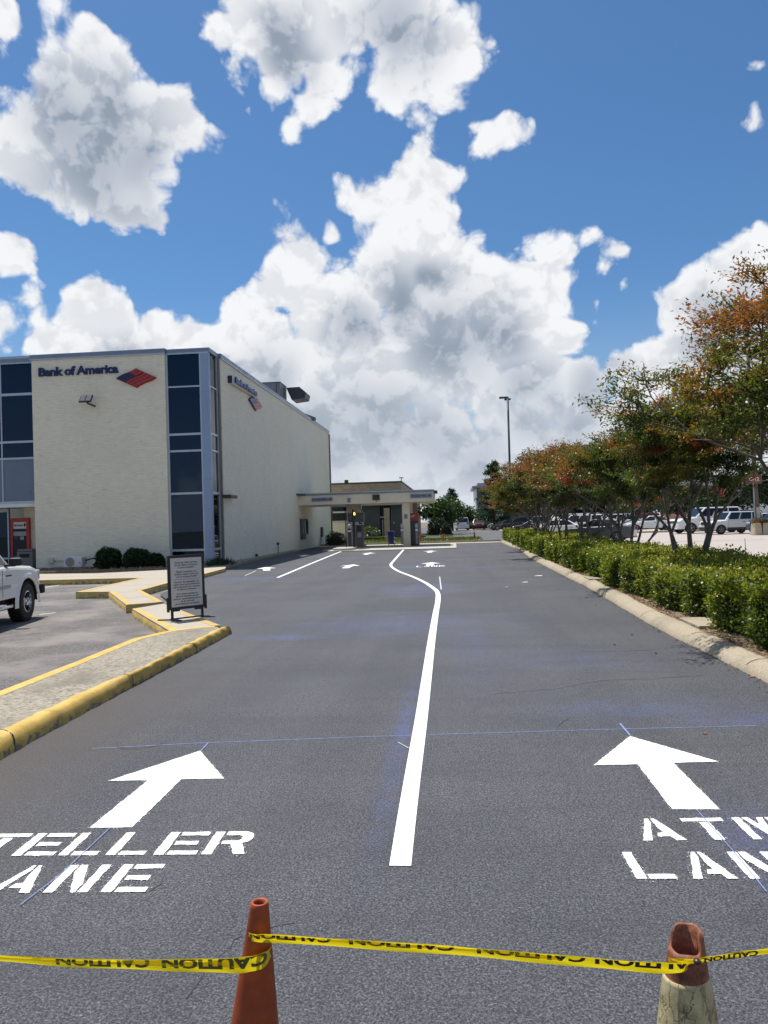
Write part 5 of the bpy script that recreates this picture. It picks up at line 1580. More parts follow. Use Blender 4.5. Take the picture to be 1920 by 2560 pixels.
class Tape:
    """a ribbon given by a centre line and its half width vectors; letters are laid onto it"""
    def __init__(s, pts, halves):
        n = 12
        s.c = spline(pts, n); s.h = spline(halves, n)
        d = [0]
        for a, b in zip(s.c, s.c[1:]): d.append(d[-1] + (b - a).length)
        s.d = d
    def at(s, u, v):
        u = min(max(u, 0), s.d[-1] - 1e-6)
        lo, hi = 0, len(s.d) - 1
        while hi - lo > 1:
            m = (lo + hi) // 2
            if s.d[m] <= u: lo = m
            else: hi = m
        t = (u - s.d[lo]) / max(1e-9, s.d[hi] - s.d[lo])
        return s.c[lo].lerp(s.c[hi], t) + s.h[lo].lerp(s.h[hi], t) * v
    def mesh(s, mb, rows=5, crease=0.0015):
        o = len(mb.v); n = len(s.c)
        for i in range(n):
            tan = (s.c[min(i + 1, n - 1)] - s.c[max(i - 1, 0)]).normalized(); nr = tan.cross(s.h[i].normalized())
            for j in range(rows):
                v = -1 + 2 * j / (rows - 1)
                mb.v.append(tuple(s.c[i] + s.h[i] * v + nr * crease * math.sin(j * 2.1 + i * .35)))
        for i in range(n - 1):
            for j in range(rows - 1):
                mb.f.append((o + i * rows + j, o + i * rows + j + 1, o + (i + 1) * rows + j + 1, o + (i + 1) * rows + j))
    def text(s, mb, word, u0, length, vlo, vhi, lift=0.0022, flip=True):
        """a word upside down along the tape, clipped to the folded width"""
        v, f = text_faces(word, 1.0, 0.045)
        xs = v[:, 0]; w = xs.max() - xs.min(); x0 = xs.min(); hh = 0.73
        bm = bmesh.new()
        V = [bm.verts.new((p[0], p[1], 0)) for p in v]
        for q in f:
            try: bm.faces.new([V[i] for i in q])
            except ValueError: pass
        bmesh.ops.triangulate(bm, faces=bm.faces[:])
        bmesh.ops.subdivide_edges(bm, edges=[e for e in bm.edges if e.calc_length() > 0.18], cuts=1)
        for co_, no in (((0, hh * vhi, 0), (0, 1, 0)), ((0, hh * vlo, 0), (0, -1, 0))):
            bmesh.ops.bisect_plane(bm, geom=bm.verts[:] + bm.edges[:] + bm.faces[:], plane_co=co_, plane_no=no, clear_outer=True)
        bm.verts.index_update()
        o = len(mb.v)
        for p in bm.verts:
            t = (p.co.x - x0) / w; vv = (p.co.y / hh - vlo) / (vhi - vlo)
            if flip: t = 1 - t; vv = 1 - vv
            q = s.at(u0 + t * length, -0.98 + 1.96 * min(1, max(0, vv)))
            tan = s.at(u0 + t * length + .01, 0) - s.at(u0 + t * length - .01, 0)
            nr = tan.normalized().cross(s.h[0].normalized())
            if nr.y > 0: nr = -nr
            mb.v.append(tuple(q + nr * lift))
        for fc in bm.faces:
            mb.f.append(tuple(o + q.index for q in fc.verts))
        bm.free()


def tp(px, py, y): return ay(px, py, y)


def hv(px, py, y, hpx, tilt=0.3):
    """half width vector that shows hpx pixels tall"""
    s = hpx / F * y
    return Vector((0, -tilt * s, s))


def r1(z): return 0.0235 + (H1 - z) * .125


# right strand: from the orange cone to the battered one
zt1 = ay(660, 2345, CONE_Y - .03).z
tr = thing('caution_tape', 'yellow caution tape stretched between the two near cones', 'tape', tuple(tp(1150, 2365, 1.93)))
path = [tp(617, 2338, CONE_Y - .005), tp(640, 2346, 1.905), tp(690, 2347, 1.915), tp(900, 2361, 1.93), tp(1150, 2378, 1.935), tp(1400, 2400, 1.93), tp(1580, 2415, 1.92), tp(1690, 2421, 1.915), tp(1752, 2412, 1.945)]
hv_ = [hv(0, 0, 1.93, q) for q in (10, 12, 12, 12, 13, 14, 15, 15, 9)]
T1 = Tape(path, hv_)
mb = MB(); T1.mesh(mb); mb.build('strip', M['tape'], tr, smooth=True)
mb = MB()
L = T1.d[-1]
for u0, ln in ((0.035, .19), (0.27, .235), (0.56, .235), (0.82, .235)):
    T1.text(mb, 'CAUTION', u0 * L / 1.06, ln * L / 1.06 * 1.02, 0.42, 1.55)
mb.build('lettering', M['tapeink'], tr)
mb = MB(); P = []                                       # second fold lying over the upper edge
T1b = Tape([p + Vector((0, -.004, .003)) for p in path[:6]], [h * .45 for h in hv_[:6]])
T1b.c = [c + Vector((0, 0, .0045)) for c in T1b.c]
T1b.mesh(mb, 3); mb.build('fold', M['tape'], tr, smooth=True)

# left strand: comes from outside the frame and wraps the orange cone
tl = thing('caution_tape', 'yellow caution tape running from the orange cone out of the left side', 'tape', tuple(tp(300, 2410, 1.9)))
zw = ay(640, 2415, 1.89).z
path = [tp(-160, 2388, 1.93), tp(0, 2396, 1.93), tp(200, 2408, 1.925), tp(380, 2412, 1.915), tp(520, 2414, 1.895), tp(600, 2413, 1.885), tp(640, 2407, 1.89), tp(668, 2394, 1.915), tp(678, 2372, 1.955)]
hv_ = [hv(0, 0, 1.92, q, .15) for q in (8, 9, 12, 15, 19, 21, 21, 18, 12)]
T2 = Tape(path, hv_)
mb = MB(); T2.mesh(mb); mb.build('strip', M['tape'], tl, smooth=True)
mb = MB()
T2.text(mb, 'CAUTION', 0.35 * T2.d[-1], .27 * T2.d[-1], 0.25, 1.25, flip=True)
T2.text(mb, 'CAUTION', 0.655 * T2.d[-1], .30 * T2.d[-1], 0.10, 1.35, flip=True)
mb.build('lettering', plain('tape_ink_through', (0.10, 0.10, 0.02), 0.5), tl)
mb = MB()
T2b = Tape([p + Vector((0, -.003, .006)) for p in path[:6]], [h * .5 for h in hv_[:6]]); T2b.mesh(mb, 3); mb.build('fold', M['tape'], tl, smooth=True)
# the strand beyond the battered cone and its wrap
tt = thing('caution_tape', 'yellow caution tape tied round the battered cone and running off to the right', 'tape', tuple(tp(1820, 2390, 1.95)))
path = [tp(1672, 2385, 1.99), tp(1673, 2402, 1.955), tp(1700, 2404, 1.93), tp(1738, 2403, 1.925), tp(1775, 2397, 1.93), tp(1840, 2388, 1.93), tp(1920, 2377, 1.925), tp(2080, 2352, 1.92)]
hv_ = [hv(0, 0, 1.94, q, .2) for q in (11, 10, 8, 7, 7, 8, 8, 8)]
T3 = Tape(path, hv_)
mb = MB(); T3.mesh(mb); mb.build('strip', M['tape'], tt, smooth=True)
mb = MB(); T3.text(mb, 'CAUTION', 0.30 * T3.d[-1], .30 * T3.d[-1], -.1, 1.1); T3.text(mb, 'CAUTION', 0.66 * T3.d[-1], .32 * T3.d[-1], 0.45, 1.6); mb.build('lettering', M['tapeink'], tt)
p = tp(1743, 2404, 1.918)
mb = MB().lathe([(0, -.006), (.008, -.004), (.010, 0), (.007, .005), (0, .006)], tuple(p), 9); mb.build('knot', M['tapeink'], tt, smooth=True)

# ------------------------------------------------------------------ leaves and trees
def leaf_mesh(name, mat, P, D, N, size, width, tint, parent=None, off=(0, 0, 0), fold=0.25):
    """P roots, D tip directions, N face normals, all (n,3); one folded diamond a leaf"""
    n = len(P)
    D = D / np.linalg.norm(D, axis=1, keepdims=True)
    S = np.cross(D, N); S /= np.maximum(1e-6, np.linalg.norm(S, axis=1, keepdims=True))
    N = np.cross(S, D)
    L = np.asarray(size).reshape(-1, 1) * np.ones((n, 1)); W = L * width
    mid = P + D * L * 0.48
    V = np.stack([P, mid + S * W / 2 + N * W * fold, P + D * L, mid - S * W / 2 + N * W * fold], 1).reshape(-1, 3) - np.asarray(off)
    me = bpy.data.meshes.new(name)
    me.vertices.add(4 * n); me.vertices.foreach_set('co', V.astype(np.float32).ravel())
    me.loops.add(4 * n); me.loops.foreach_set('vertex_index', np.arange(4 * n, dtype=np.int32))
    me.polygons.add(n); me.polygons.foreach_set('loop_start', np.arange(0, 4 * n, 4, dtype=np.int32)); me.polygons.foreach_set('loop_total', np.full(n, 4, dtype=np.int32))
    at = me.attributes.new('tint', 'FLOAT', 'POINT'); at.data.foreach_set('value', np.repeat(np.clip(tint, 0, 1), 4).astype(np.float32))
    me.materials.append(mat)
    me.update(); me.validate()
    o = bpy.data.objects.new(name, me); COL.objects.link(o); o.parent = parent
    return o


def rnd_dirs(n, rng, up=0.0):
    d = rng.normal(size=(n, 3)); d[:, 2] += up
    return d / np.linalg.norm(d, axis=1, keepdims=True)


GREEN = [(0.0, (0.012, 0.030, 0.010)), (0.45, (0.040, 0.080, 0.017)), (0.8, (0.078, 0.125, 0.024)), (1.0, (0.13, 0.165, 0.038))]
M['leaf_green'] = m_leaf('broad_leaf_green', GREEN)
M['leaf_dark'] = m_leaf('dark_leaf_green', [(0.0, (0.008, 0.022, 0.009)), (0.6, (0.020, 0.045, 0.014)), (1.0, (0.045, 0.075, 0.022))], trans=0.2)
M['needle'] = m_leaf('blue_green_needle', [(0.0, (0.016, 0.044, 0.030)), (0.6, (0.045, 0.095, 0.066)), (1.0, (0.09, 0.15, 0.10))], trans=0.25)
M['crape'] = m_leaf('crape_leaf', [(0.0, (0.030, 0.066, 0.014)), (0.34, (0.080, 0.115, 0.020)), (0.50, (0.145, 0.125, 0.024)), (0.64, (0.225, 0.115, 0.028)), (0.80, (0.27, 0.085, 0.032)), (1.0, (0.30, 0.095, 0.055))], trans=0.55, rough=0.4)
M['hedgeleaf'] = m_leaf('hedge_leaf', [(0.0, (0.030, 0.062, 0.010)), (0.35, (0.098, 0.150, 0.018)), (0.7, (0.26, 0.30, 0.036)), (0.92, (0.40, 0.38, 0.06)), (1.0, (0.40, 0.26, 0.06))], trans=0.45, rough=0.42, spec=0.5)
M['petal'] = m_leaf('pink_red_petal', [(0.0, (0.35, 0.03, 0.05)), (1.0, (0.60, 0.10, 0.13))], trans=0.3)
M['core'] = plain('dark_shade_core', (0.018, 0.020, 0.010), 0.95, vary=0.4, scale=12.0)  # near-black colour painted as the shade between the leaves


def crape(base, height, spread, seed, nleaf, size, label, red=0.5, lean=(0, 0), nstem=5, levels=4, low=.44, clear=None):
    rng = np.random.default_rng(seed); rr = random.Random(seed)
    base = Vector(base)
    t = thing('crape_myrtle', label, 'tree', tuple(base), group='crape myrtles growing out of the long hedge')
    mb = MB(); tips = []
    def branch(p, d, L, r, lv):
        n = 3; pts = [p]; q = p.copy(); dd = d.copy()
        for _ in range(n):
            dd = (dd + Vector((rr.gauss(0, .12), rr.gauss(0, .12), rr.gauss(0.03, .06)))).normalized()
            q = q + dd * (L / n); pts.append(q.copy())
        r2 = r * (0.66 if lv else 0.62)
        mb.tube(pts, [r + (r2 - r) * i / n for i in range(n + 1)], 7 if lv < 2 else (5 if lv < 3 else 4), cap=False)
        if lv >= levels:
            tips.append((q, dd)); return
        k = 2 if rr.random() < .62 else 3
        a0 = rr.random() * 6.283
        for i in range(k):
            a = a0 + 6.283 * i / k + rr.gauss(0, .35)
            ang = rr.uniform(.26, .58) if lv < levels - 1 else rr.uniform(.4, .95)
            side = Vector((1, 0, 0)).cross(dd)
            if side.length < .1: side = Vector((0, 1, 0)).cross(dd)
            side.normalize(); oth = dd.cross(side)
            nd = (dd * math.cos(ang) + (side * math.cos(a) + oth * math.sin(a)) * math.sin(ang))
            nd.z = max(nd.z, -.05) + (.05 if lv < 2 else 0.0)
            branch(q, nd.normalized(), L * rr.uniform(.62, .82), r2, lv + 1)
        if lv >= 2 and rr.random() < .6:
            tips.append((pts[2], dd))
    L0 = height * 0.36
    for i in range(nstem):
        a = 6.283 * i / nstem + rr.gauss(0, .3)
        tilt = rr.uniform(.10, .36) * spread
        d = Vector((math.cos(a) * math.sin(tilt) + lean[0], math.sin(a) * math.sin(tilt) + lean[1], math.cos(tilt))).normalized()
        branch(base + Vector((math.cos(a) * .10, math.sin(a) * .10, -.1)), d, L0 * rr.uniform(.8, 1.1), 0.062 * rr.uniform(.75, 1.2), 0)
    zt = max(p.z for p, _ in tips) - base.z
    k = (height - 0.15) / zt
    mb.v = [(base.x + (x - base.x) * (1 + (k - 1) * .5), base.y + (y - base.y) * (1 + (k - 1) * .5), base.z + (z - base.z) * k) for x, y, z in mb.v]
    tips = [(Vector((base.x + (p.x - base.x) * (1 + (k - 1) * .5), base.y + (p.y - base.y) * (1 + (k - 1) * .5), base.z + (p.z - base.z) * k)), d) for p, d in tips]
    T = np.array([tuple(p) for p, _ in tips]); TD = np.array([tuple(d) for _, d in tips])
    keep = T[:, 2] > base.z + height * low
    if clear:
        keep &= (T[:, 0] < base.x + clear) | (T[:, 2] > base.z + height * .74)
    T, TD = T[keep], TD[keep]
    idx = rng.integers(0, len(T), nleaf)
    ns = 6                                              # every shoot end carries several leaf sprays
    sub = rng.integers(0, ns, nleaf)
    SO = rng.normal(size=(len(T), ns, 3)) * np.array([.25, .25, .06]) * (height / 4.4)
    TW = SO + TD[:, None, :] * rng.uniform(-.28, .14, (len(T), ns))[:, :, None]
    tuft = TW[idx, sub]
    for i in range(len(T)):
        for j in range(ns):
            e = T[i] + TW[i, j]; a_ = T[i] - TD[i] * .25
            mb.tube([tuple(a_), tuple((a_ + e) / 2 + np.array([0, 0, -.02])), tuple(e)], [.007, .005, .003], 3, cap=False)
    mb.build('trunk', M['bark'], t, smooth=True)
    al = rng.uniform(.15, 1.08, nleaf)[:, None]
    P = T[idx] - TD[idx] * .25 * (1 - al) + tuft * al + rng.normal(size=(nleaf, 3)) * np.array([.055, .055, .035]) * (height / 4.4)
    D = TD[idx] * .4 + tuft * 1.2 + rnd_dirs(nleaf, rng, .15) * .9 + np.array([0, 0, -.1])
    N = rnd_dirs(nleaf, rng, 1.2)
    hrel = (P[:, 2] - base.z) / height
    ctr = T.mean(0); rad = np.linalg.norm((P - ctr)[:, :2], axis=1); rad = rad / max(.5, np.percentile(rad, 95))
    ct = rng.normal(size=len(T)) * .17
    cs = rng.normal(size=(len(T), ns)) * .12
    tint = .08 + red * .48 + (hrel - .64) * .75 * (.5 + red) + (rad - .5) * .22 + ct[idx] + cs[idx, sub] + rng.normal(size=nleaf) * .05
    leaf_mesh('crown', M['crape'], P, D, N, size * rng.uniform(.7, 1.25, nleaf), .42, tint, t, tuple(base))
    return t


# trees from the nearest (its trunk is outside the picture) to the farthest
crape((5.45, 11.2, .12), 5.5, 1.45, 11, 110000, .062, 'tall crape myrtle overhanging the near end of the hedge with rust red tips', .66, (-.03, .0), 7, low=.46)
crape((4.85, 16.6, .12), 4.3, 1.5, 23, 95000, .060, 'crape myrtle with forked grey trunk in front of the sandy car park gap', .50, (0, 0), 5, low=.48, clear=.75)
crape((5.2, 24.2, .12), 4.5, 1.2, 35, 64000, .070, 'crape myrtle with a thick stem clump in front of the grey sedan rear', .46, (0, 0), 6, low=.46)
crape((4.65, 27.9, .12), 4.3, 1.15, 47, 42000, .076, 'crape myrtle with two slim stems in front of the grey sedan door', .55, (0, 0), 4)
crape((4.5, 32.0, .12), 4.6, 1.2, 59, 46000, .082, 'crape myrtle fanning from one base in front of the grey sedan hood', .58, (0, 0), 6)
crape((4.8, 40.0, .12), 5.0, 1.2, 61, 36000, .095, 'crape myrtle with a straight stem before the white hatchback', .68, (0, 0), 4)
crape((5.3, 46.5, .12), 5.1, 1.2, 73, 28000, .105, 'rusty crape myrtle third from the far end of the hedge', .70, (0, 0), 5)
crape((5.5, 51.0, .12), 4.9, 1.2, 85, 28000, .105, 'rusty crape myrtle second from the far end of the hedge', .72, (0, 0), 5)
crape((5.8, 55.8, .12), 4.6, .95, 97, 26000, .105, 'rusty crape myrtle at the very far end of the hedge', .70, (0, 0), 5)


# ------------------------------------------------------------------ the long hedge
HY0, HY1 = 3.2, 57.5
_ph = RNG.uniform(0, 6.283, 12)
GAPS = [(11.3, .34, .42), (21.2, .28, .42)]


def hedge_front(Y):
    x = 3.40 + .07 * np.sin(Y * 2.9 + _ph[0]) + .05 * np.sin(Y * 4.7 + _ph[1]) + .05 * np.sin(Y * 1.1 + _ph[2])
    x = x + np.where(Y > 38, (Y - 38) * .012, 0)
    for yc, dx, w in GAPS:
        x = x + dx * np.exp(-((Y - yc) / w) ** 2)
    return x


def hedge_top(x, Y):
    h = .72 + .040 * np.sin(Y * 2.9 + _ph[0] + 1) + .035 * np.sin(x * 3.7 + Y * 1.3 + _ph[3]) + .03 * np.sin(Y * 5.3 - x * 2.2 + _ph[4]) + .03 * np.sin(Y * .9 + _ph[5])
    return h + .06 * np.sin(x * 1.5 + _ph[6] + Y * .35)


def hedge_point(Y, s):
    """s 0..1 climbs the front, 1..3 crosses the top, 3..3.6 drops at the back"""
    xf = hedge_front(Y); xb = 5.95 + .06 * np.sin(Y * 2.1 + _ph[7])
    f = np.clip(s, 0, 1); tt = np.clip((s - 1) / 2, 0, 1); b = np.clip((s - 3) / .6, 0, 1)
    x = xf + .16 * (f ** 2) * 0 + .20 * np.clip(f - .55, 0, 1) ** 2 / .2025 * .6 + (xb - xf - .24) * tt
    ht = hedge_top(x, Y)
    z = .13 + (ht - .13) * np.sin(np.clip(f, 0, 1) * math.pi / 2) ** .8
    edge = np.clip((tt - .85) / .15, 0, 1)
    z = z - .10 * edge ** 2 - (ht - .35) * b
    x = x + .10 * b
    ny = np.stack([-(1 - np.clip(s, 0, 1.15)) + .8 * np.clip(s - 2.7, 0, 1), np.zeros_like(s), .25 + np.clip(s, 0, 1)], -1)
    return np.stack([x, Y, z], -1), ny / np.linalg.norm(ny, axis=-1, keepdims=True)


hd = thing('clipped_hedge', 'long low clipped hedge with yellow green leaves along the right kerb', 'hedge', (4.6, 30, .11))
gy, gs = np.meshgrid(np.arange(HY0, HY1 + .01, .25), np.linspace(.0, 3.6, 22), indexing='ij')
gp, gn = hedge_point(gy.ravel(), gs.ravel())
gp = gp - gn * .15
ny_, ns_ = gy.shape
mb = MB(); mb.v = [tuple(p) for p in gp]
mb.f = [(i * ns_ + j, (i + 1) * ns_ + j, (i + 1) * ns_ + j + 1, i * ns_ + j + 1) for i in range(ny_ - 1) for j in range(ns_ - 1)]
mb.build('shade_core', M['core'], hd, smooth=True)  # solid dark core stops see-through and stands for shade inside the hedge


def hedge_leaves(y0, y1, n, size, seed):
    rng = np.random.default_rng(seed)
    Y = rng.uniform(y0, y1, n); s = np.where(rng.random(n) < .42, rng.uniform(0, 1, n), rng.uniform(1, 3.3, n))
    P, N = hedge_point(Y, s)
    clump = np.sin(Y * 8.3 + s * 9.0) * np.sin(Y * 5.1 - s * 6.7 + 1.0)
    P = P + N * (rng.normal(0, .045, (n, 1)) - .04 + .05 * clump[:, None]) + rng.normal(0, .02, (n, 3))
    D = N * .55 + rnd_dirs(n, rng) * .9 + np.array([0, 0, .25])
    NN = N * .7 + rnd_dirs(n, rng, .6)
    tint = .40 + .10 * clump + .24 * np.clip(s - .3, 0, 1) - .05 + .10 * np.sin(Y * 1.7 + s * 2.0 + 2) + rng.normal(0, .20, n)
    return P, D, NN, size * rng.uniform(.7, 1.25, n), tint


parts = [hedge_leaves(HY0, 10, 46000, .048, 1), hedge_leaves(10, 16, 36000, .050, 2), hedge_leaves(16, 25, 36000, .062, 3), hedge_leaves(25, 38, 30000, .082, 4), hedge_leaves(38, HY1, 30000, .105, 5)]
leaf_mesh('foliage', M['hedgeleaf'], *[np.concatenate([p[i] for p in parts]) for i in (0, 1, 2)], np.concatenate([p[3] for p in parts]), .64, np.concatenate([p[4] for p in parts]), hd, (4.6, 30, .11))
# bare stems low at the front
rng = np.random.default_rng(5)
mb = MB()
for k in range(420):
    Y = rng.uniform(HY0, 30); x = float(hedge_front(np.array([Y]))[0]) + rng.uniform(.02, .25)
    mb.tube([(x, Y, .10), (x + rng.normal(0, .05), Y + rng.normal(0, .05), .32), (x + rng.normal(0, .1), Y + rng.normal(0, .1), .55)], [.008, .006, .004], 4, cap=False)
mb.build('stems', M['bark'], hd)
# dry leaf litter and straw in front of the hedge
rng = np.random.default_rng(9)
n = 5000
Y = rng.uniform(6, 40, n); X = np.interp(Y, [p.y for p in Kp], [p.x for p in Kp]) + .28 + rng.gamma(1.2, .10, n)
P = np.stack([X, Y, np.full(n, .118)], 1); D = rnd_dirs(n, rng) * np.array([1, 1, .12]); N = rnd_dirs(n, rng, 2.5)
M['litter'] = m_leaf('dry_leaf_litter', [(0.0, (0.10, 0.06, 0.035)), (0.6, (0.22, 0.14, 0.07)), (1.0, (0.34, 0.24, 0.13))], trans=0.1, rough=0.8)
o = leaf_mesh('leaf_litter', M['litter'], P, D, N, rng.uniform(.03, .08, n), .35, rng.random(n))
tag(o, 'dry leaf litter and straw between the kerb and the hedge', 'leaf litter', kind='stuff')
# grit and leaf crumbs along the kerb foot
n = 1500
Y = rng.uniform(5, 45, n); X = np.interp(Y, [p.y for p in Kp], [p.x for p in Kp]) - rng.gamma(1.0, .05, n) - .01
P = np.stack([X, Y, np.full(n, .006)], 1); D = rnd_dirs(n, rng) * np.array([1, 1, .1]); N = rnd_dirs(n, rng, 2.5)
o = leaf_mesh('leaf_litter', M['litter'], P, D, N, rng.uniform(.012, .04, n), .5, rng.random(n) * .5)
tag(o, 'dark leaf crumbs washed against the foot of the right kerb', 'leaf litter', kind='stuff')


def bush(name, c, r, h, n, size, mat, label, cat, seed, group=None, squash=1.0, core='core', box=False):
    rng = np.random.default_rng(seed)
    t = thing(name, label, cat, c, group=group)
    d = rnd_dirs(n, rng); d[:, 2] = np.abs(d[:, 2])
    lump = 1 + .13 * np.sin(d[:, 0] * 5 + seed) * np.sin(d[:, 1] * 5.5 + 1) + .10 * np.sin(d[:, 2] * 7 + seed)
    if box:
        k = 1 / np.maximum(np.abs(d[:, 0]), np.maximum(np.abs(d[:, 1]), np.abs(d[:, 2] * .999))); lump = k * .95 * (1 + rng.normal(0, .03, n))
    rr_ = (lump * rng.uniform(.72, 1.03, n) ** .6)[:, None]
    P = d * rr_ * np.array([r, r * squash, h]) + np.array(c)
    D = d * .6 + rnd_dirs(n, rng, .2) * .8; N = d + rnd_dirs(n, rng, .6) * .7
    tint = .25 + .4 * rng.random(n) + .25 * d[:, 2] * rng.random(n)
    leaf_mesh('foliage', M[mat], P, D, N, size * rng.uniform(.7, 1.3, n), .5, tint, t, c)
    mb = MB(); pr = [(r * .80 * math.cos(a), h * .80 * math.sin(a)) for a in np.linspace(0, math.pi / 2, 7)]
    if box: pr = [(r * .88, 0), (r * .88, h * .86), (0, h * .86)]
    mb.lathe(pr, c, 14, squash=squash); mb.build('shade_core', M[core], t, smooth=True)  # same solid core, its dark colour stands for inner shade
    return t


for (px, py, rpx, lab, sd) in ((272, 1418, 33, 'rounded dark green shrub nearest the air conditioner', 3), (342, 1417, 33, 'rounded dark green shrub in the middle of three by the bank', 4), (388, 1420, 23, 'smallest low dark green shrub behind the notice stand', 5)):
    p = ay(px, py, 30.6)
    r = rpx * 30.6 / F
    bush('round_shrub', (p.x, 30.6, 0.08), r, r * 1.62, 3600, .10, 'leaf_dark', lab, 'shrub', sd, 'shrubs along the bank front', .9)
# weeds at the glass corner
rng = np.random.default_rng(31)
n = 500; P = np.stack([rng.normal(-9.6, .28, n), rng.normal(31.0, .35, n), np.full(n, .1)], 1); D = rnd_dirs(n, rng, 1.6); N = rnd_dirs(n, rng)
o = leaf_mesh('weed_tuft', M['leaf_dark'], P, D, N, rng.uniform(.12, .38, n), .12, rng.random(n))
tag(o, 'straggly weeds growing at the foot of the blue corner post', 'weeds')
# stones on the bank bed
rng = random.Random(3); mb = MB()
for k in range(420):
    x = rng.uniform(-17.6, -11.6); y = rng.uniform(29.9, 31.5); r = rng.uniform(.03, .075)
    mb.prism([(x + r * rng.uniform(.6, 1) * math.cos(a), y + r * rng.uniform(.6, 1) * math.sin(a)) for a in (0, 1.2, 2.4, 3.7, 5.0)], .09, .10 + r * .9)
o = mb.build('gravel', plain('brown_gravel', (0.27, 0.18, 0.13), 0.9, vary=0.5, scale=6.0))
tag(o, 'brown gravel mulch round the air conditioner and shrubs', 'gravel', kind='stuff')


def broadleaf(name, x, y, h, r, n, size, mat, label, seed, group=None, trunk_h=.3, zb=0.0, cat='tree'):
    rng = np.random.default_rng(seed)
    t = thing(name, label, cat, (x, y, zb), group=group)
    K = 46
    cd = rnd_dirs(K, rng); cr = rng.uniform(.35, .95, K)[:, None]
    cz = zb + h * (trunk_h + (1 - trunk_h) * .5)
    C = cd * cr * np.array([r, r, h * (1 - trunk_h) * .5]) * .86 + np.array([x, y, cz])
    idx = rng.integers(0, K, n); dv = rnd_dirs(n, rng)
    P = C[idx] + dv * (rng.uniform(.55, 1.05, (n, 1)) ** .5) * np.array([r * .34, r * .34, h * .12])
    N = dv + rnd_dirs(n, rng, .5) * .8; D = rnd_dirs(n, rng) + np.array([0, 0, -.2])
    tint = .35 + rng.normal(0, .13, n) + rng.normal(0, .12, K)[idx]
    leaf_mesh('crown', M[mat], P, D, N, size * rng.uniform(.7, 1.3, n), .6, tint, t, (x, y, zb))
    mb = MB(); rr = random.Random(seed)
    top = Vector((x, y, zb + h * .62)); mb.tube([(x, y, zb), (x + .1, y, zb + h * trunk_h), tuple(top)], [h * .028, h * .02, h * .008], 8)
    for k in range(0, K, 4):
        mb.tube([(x + .05, y, zb + h * (trunk_h + .1 * rr.random())), tuple(C[k])], [h * .011, h * .003], 5, cap=False)
    mb.build('trunk', M['bark_dark'], t, smooth=True)
    return t


def conifer(x, y, h, r, n, size, label, seed, group=None, zb=0.0, shape=1.0):
    rng = np.random.default_rng(seed)
    t = thing('conifer', label, 'tree', (x, y, zb), group=group)
    nb = 110
    bz = rng.uniform(.08, .97, nb); ba = rng.uniform(0, 6.283, nb); bl = r * (1 - bz) ** shape * rng.uniform(.7, 1.1, nb) + .12
    i = rng.integers(0, nb, n); u = rng.uniform(.12, 1, n) ** .7
    out = np.stack([np.cos(ba[i]), np.sin(ba[i]), np.zeros(n)], 1)
    P = np.array([x, y, zb]) + out * (bl[i] * u)[:, None] + np.stack([np.zeros(n), np.zeros(n), h * bz[i] + bl[i] * (.25 * u - .10 * u * u)], 1) + rng.normal(0, size * .45, (n, 3))
    D = out * .8 + rnd_dirs(n, rng) * .7 + np.array([0, 0, .25]); N = rnd_dirs(n, rng, 1.0)
    tint = .35 + rng.normal(0, .18, n) + .25 * u - .1
    leaf_mesh('crown', M['needle'], P, D, N, size * rng.uniform(.7, 1.3, n), .32, tint, t, (x, y, zb))
    mb = MB().tube([(x, y, zb), (x, y, zb + h * .96)], [h * .02, .02], 8)
    for k in range(nb):
        a = ba[k]; mb.tube([(x, y, zb + h * bz[k]), (x + math.cos(a) * bl[k] * .9, y + math.sin(a) * bl[k] * .9, zb + h * bz[k] + bl[k] * .16)], [.035, .012], 4, cap=False)
    mb.build('trunk', M['bark_dark'], t, smooth=True)
    return t


def at_px(px, ytop, y):
    p = ay(px, ytop, y); return p.x, p.z


for px, yt, Y, r, n, s, kind, lab, sd in (
        (1096, 1240, 92, 2.6, 4200, .30, 'leaf_green', 'rounded green tree next to the open end of the canopy', 1), (1124, 1242, 100, 1.9, 3600, .28, 'leaf_green', 'rounded green tree just left of the white van', 2),
        (1165, 1268, 140, 2.6, 2400, .40, 'leaf_green', 'small green tree behind the white van', 3), (1600, 1215, 118, 5.0, 5000, .42, 'leaf_green', 'dark green tree with pink red flowers behind the white saloon', 4),
        (1765, 1214, 112, 2.6, 3400, .32, 'leaf_green', 'light green young tree below the grey store sign', 5), (1838, 1182, 118, 4.2, 5200, .40, 'leaf_green', 'broad green tree left of the wooden pole', 6),
        (1925, 1150, 112, 5.0, 5600, .42, 'leaf_dark', 'large dark green tree right of the wooden pole', 7), (1690, 1225, 135, 4.6, 4200, .45, 'leaf_dark', 'dark tree half hidden by the forked crape myrtle', 8),
        (1520, 1222, 128, 5.2, 4200, .48, 'leaf_dark', 'dark tree behind the parked white cars in the middle', 9), (1430, 1226, 128, 5.0, 4200, .48, 'leaf_dark', 'dark tree seen through the middle crape myrtle stems', 10),
        (1324, 1128, 138, 3.6, 5200, .40, 'leaf_dark', 'tall dark tree rising behind the rusty crape myrtles', 13), (1350, 1224, 132, 5.0, 4200, .48, 'leaf_dark', 'dark tree behind the dark parked cars', 11)):
    x, z = at_px(px, yt, Y)
    broadleaf('broadleaf_tree', x, Y, z + .2, r, n, s, kind, lab, sd, group='trees beyond the car parks', trunk_h=.22)
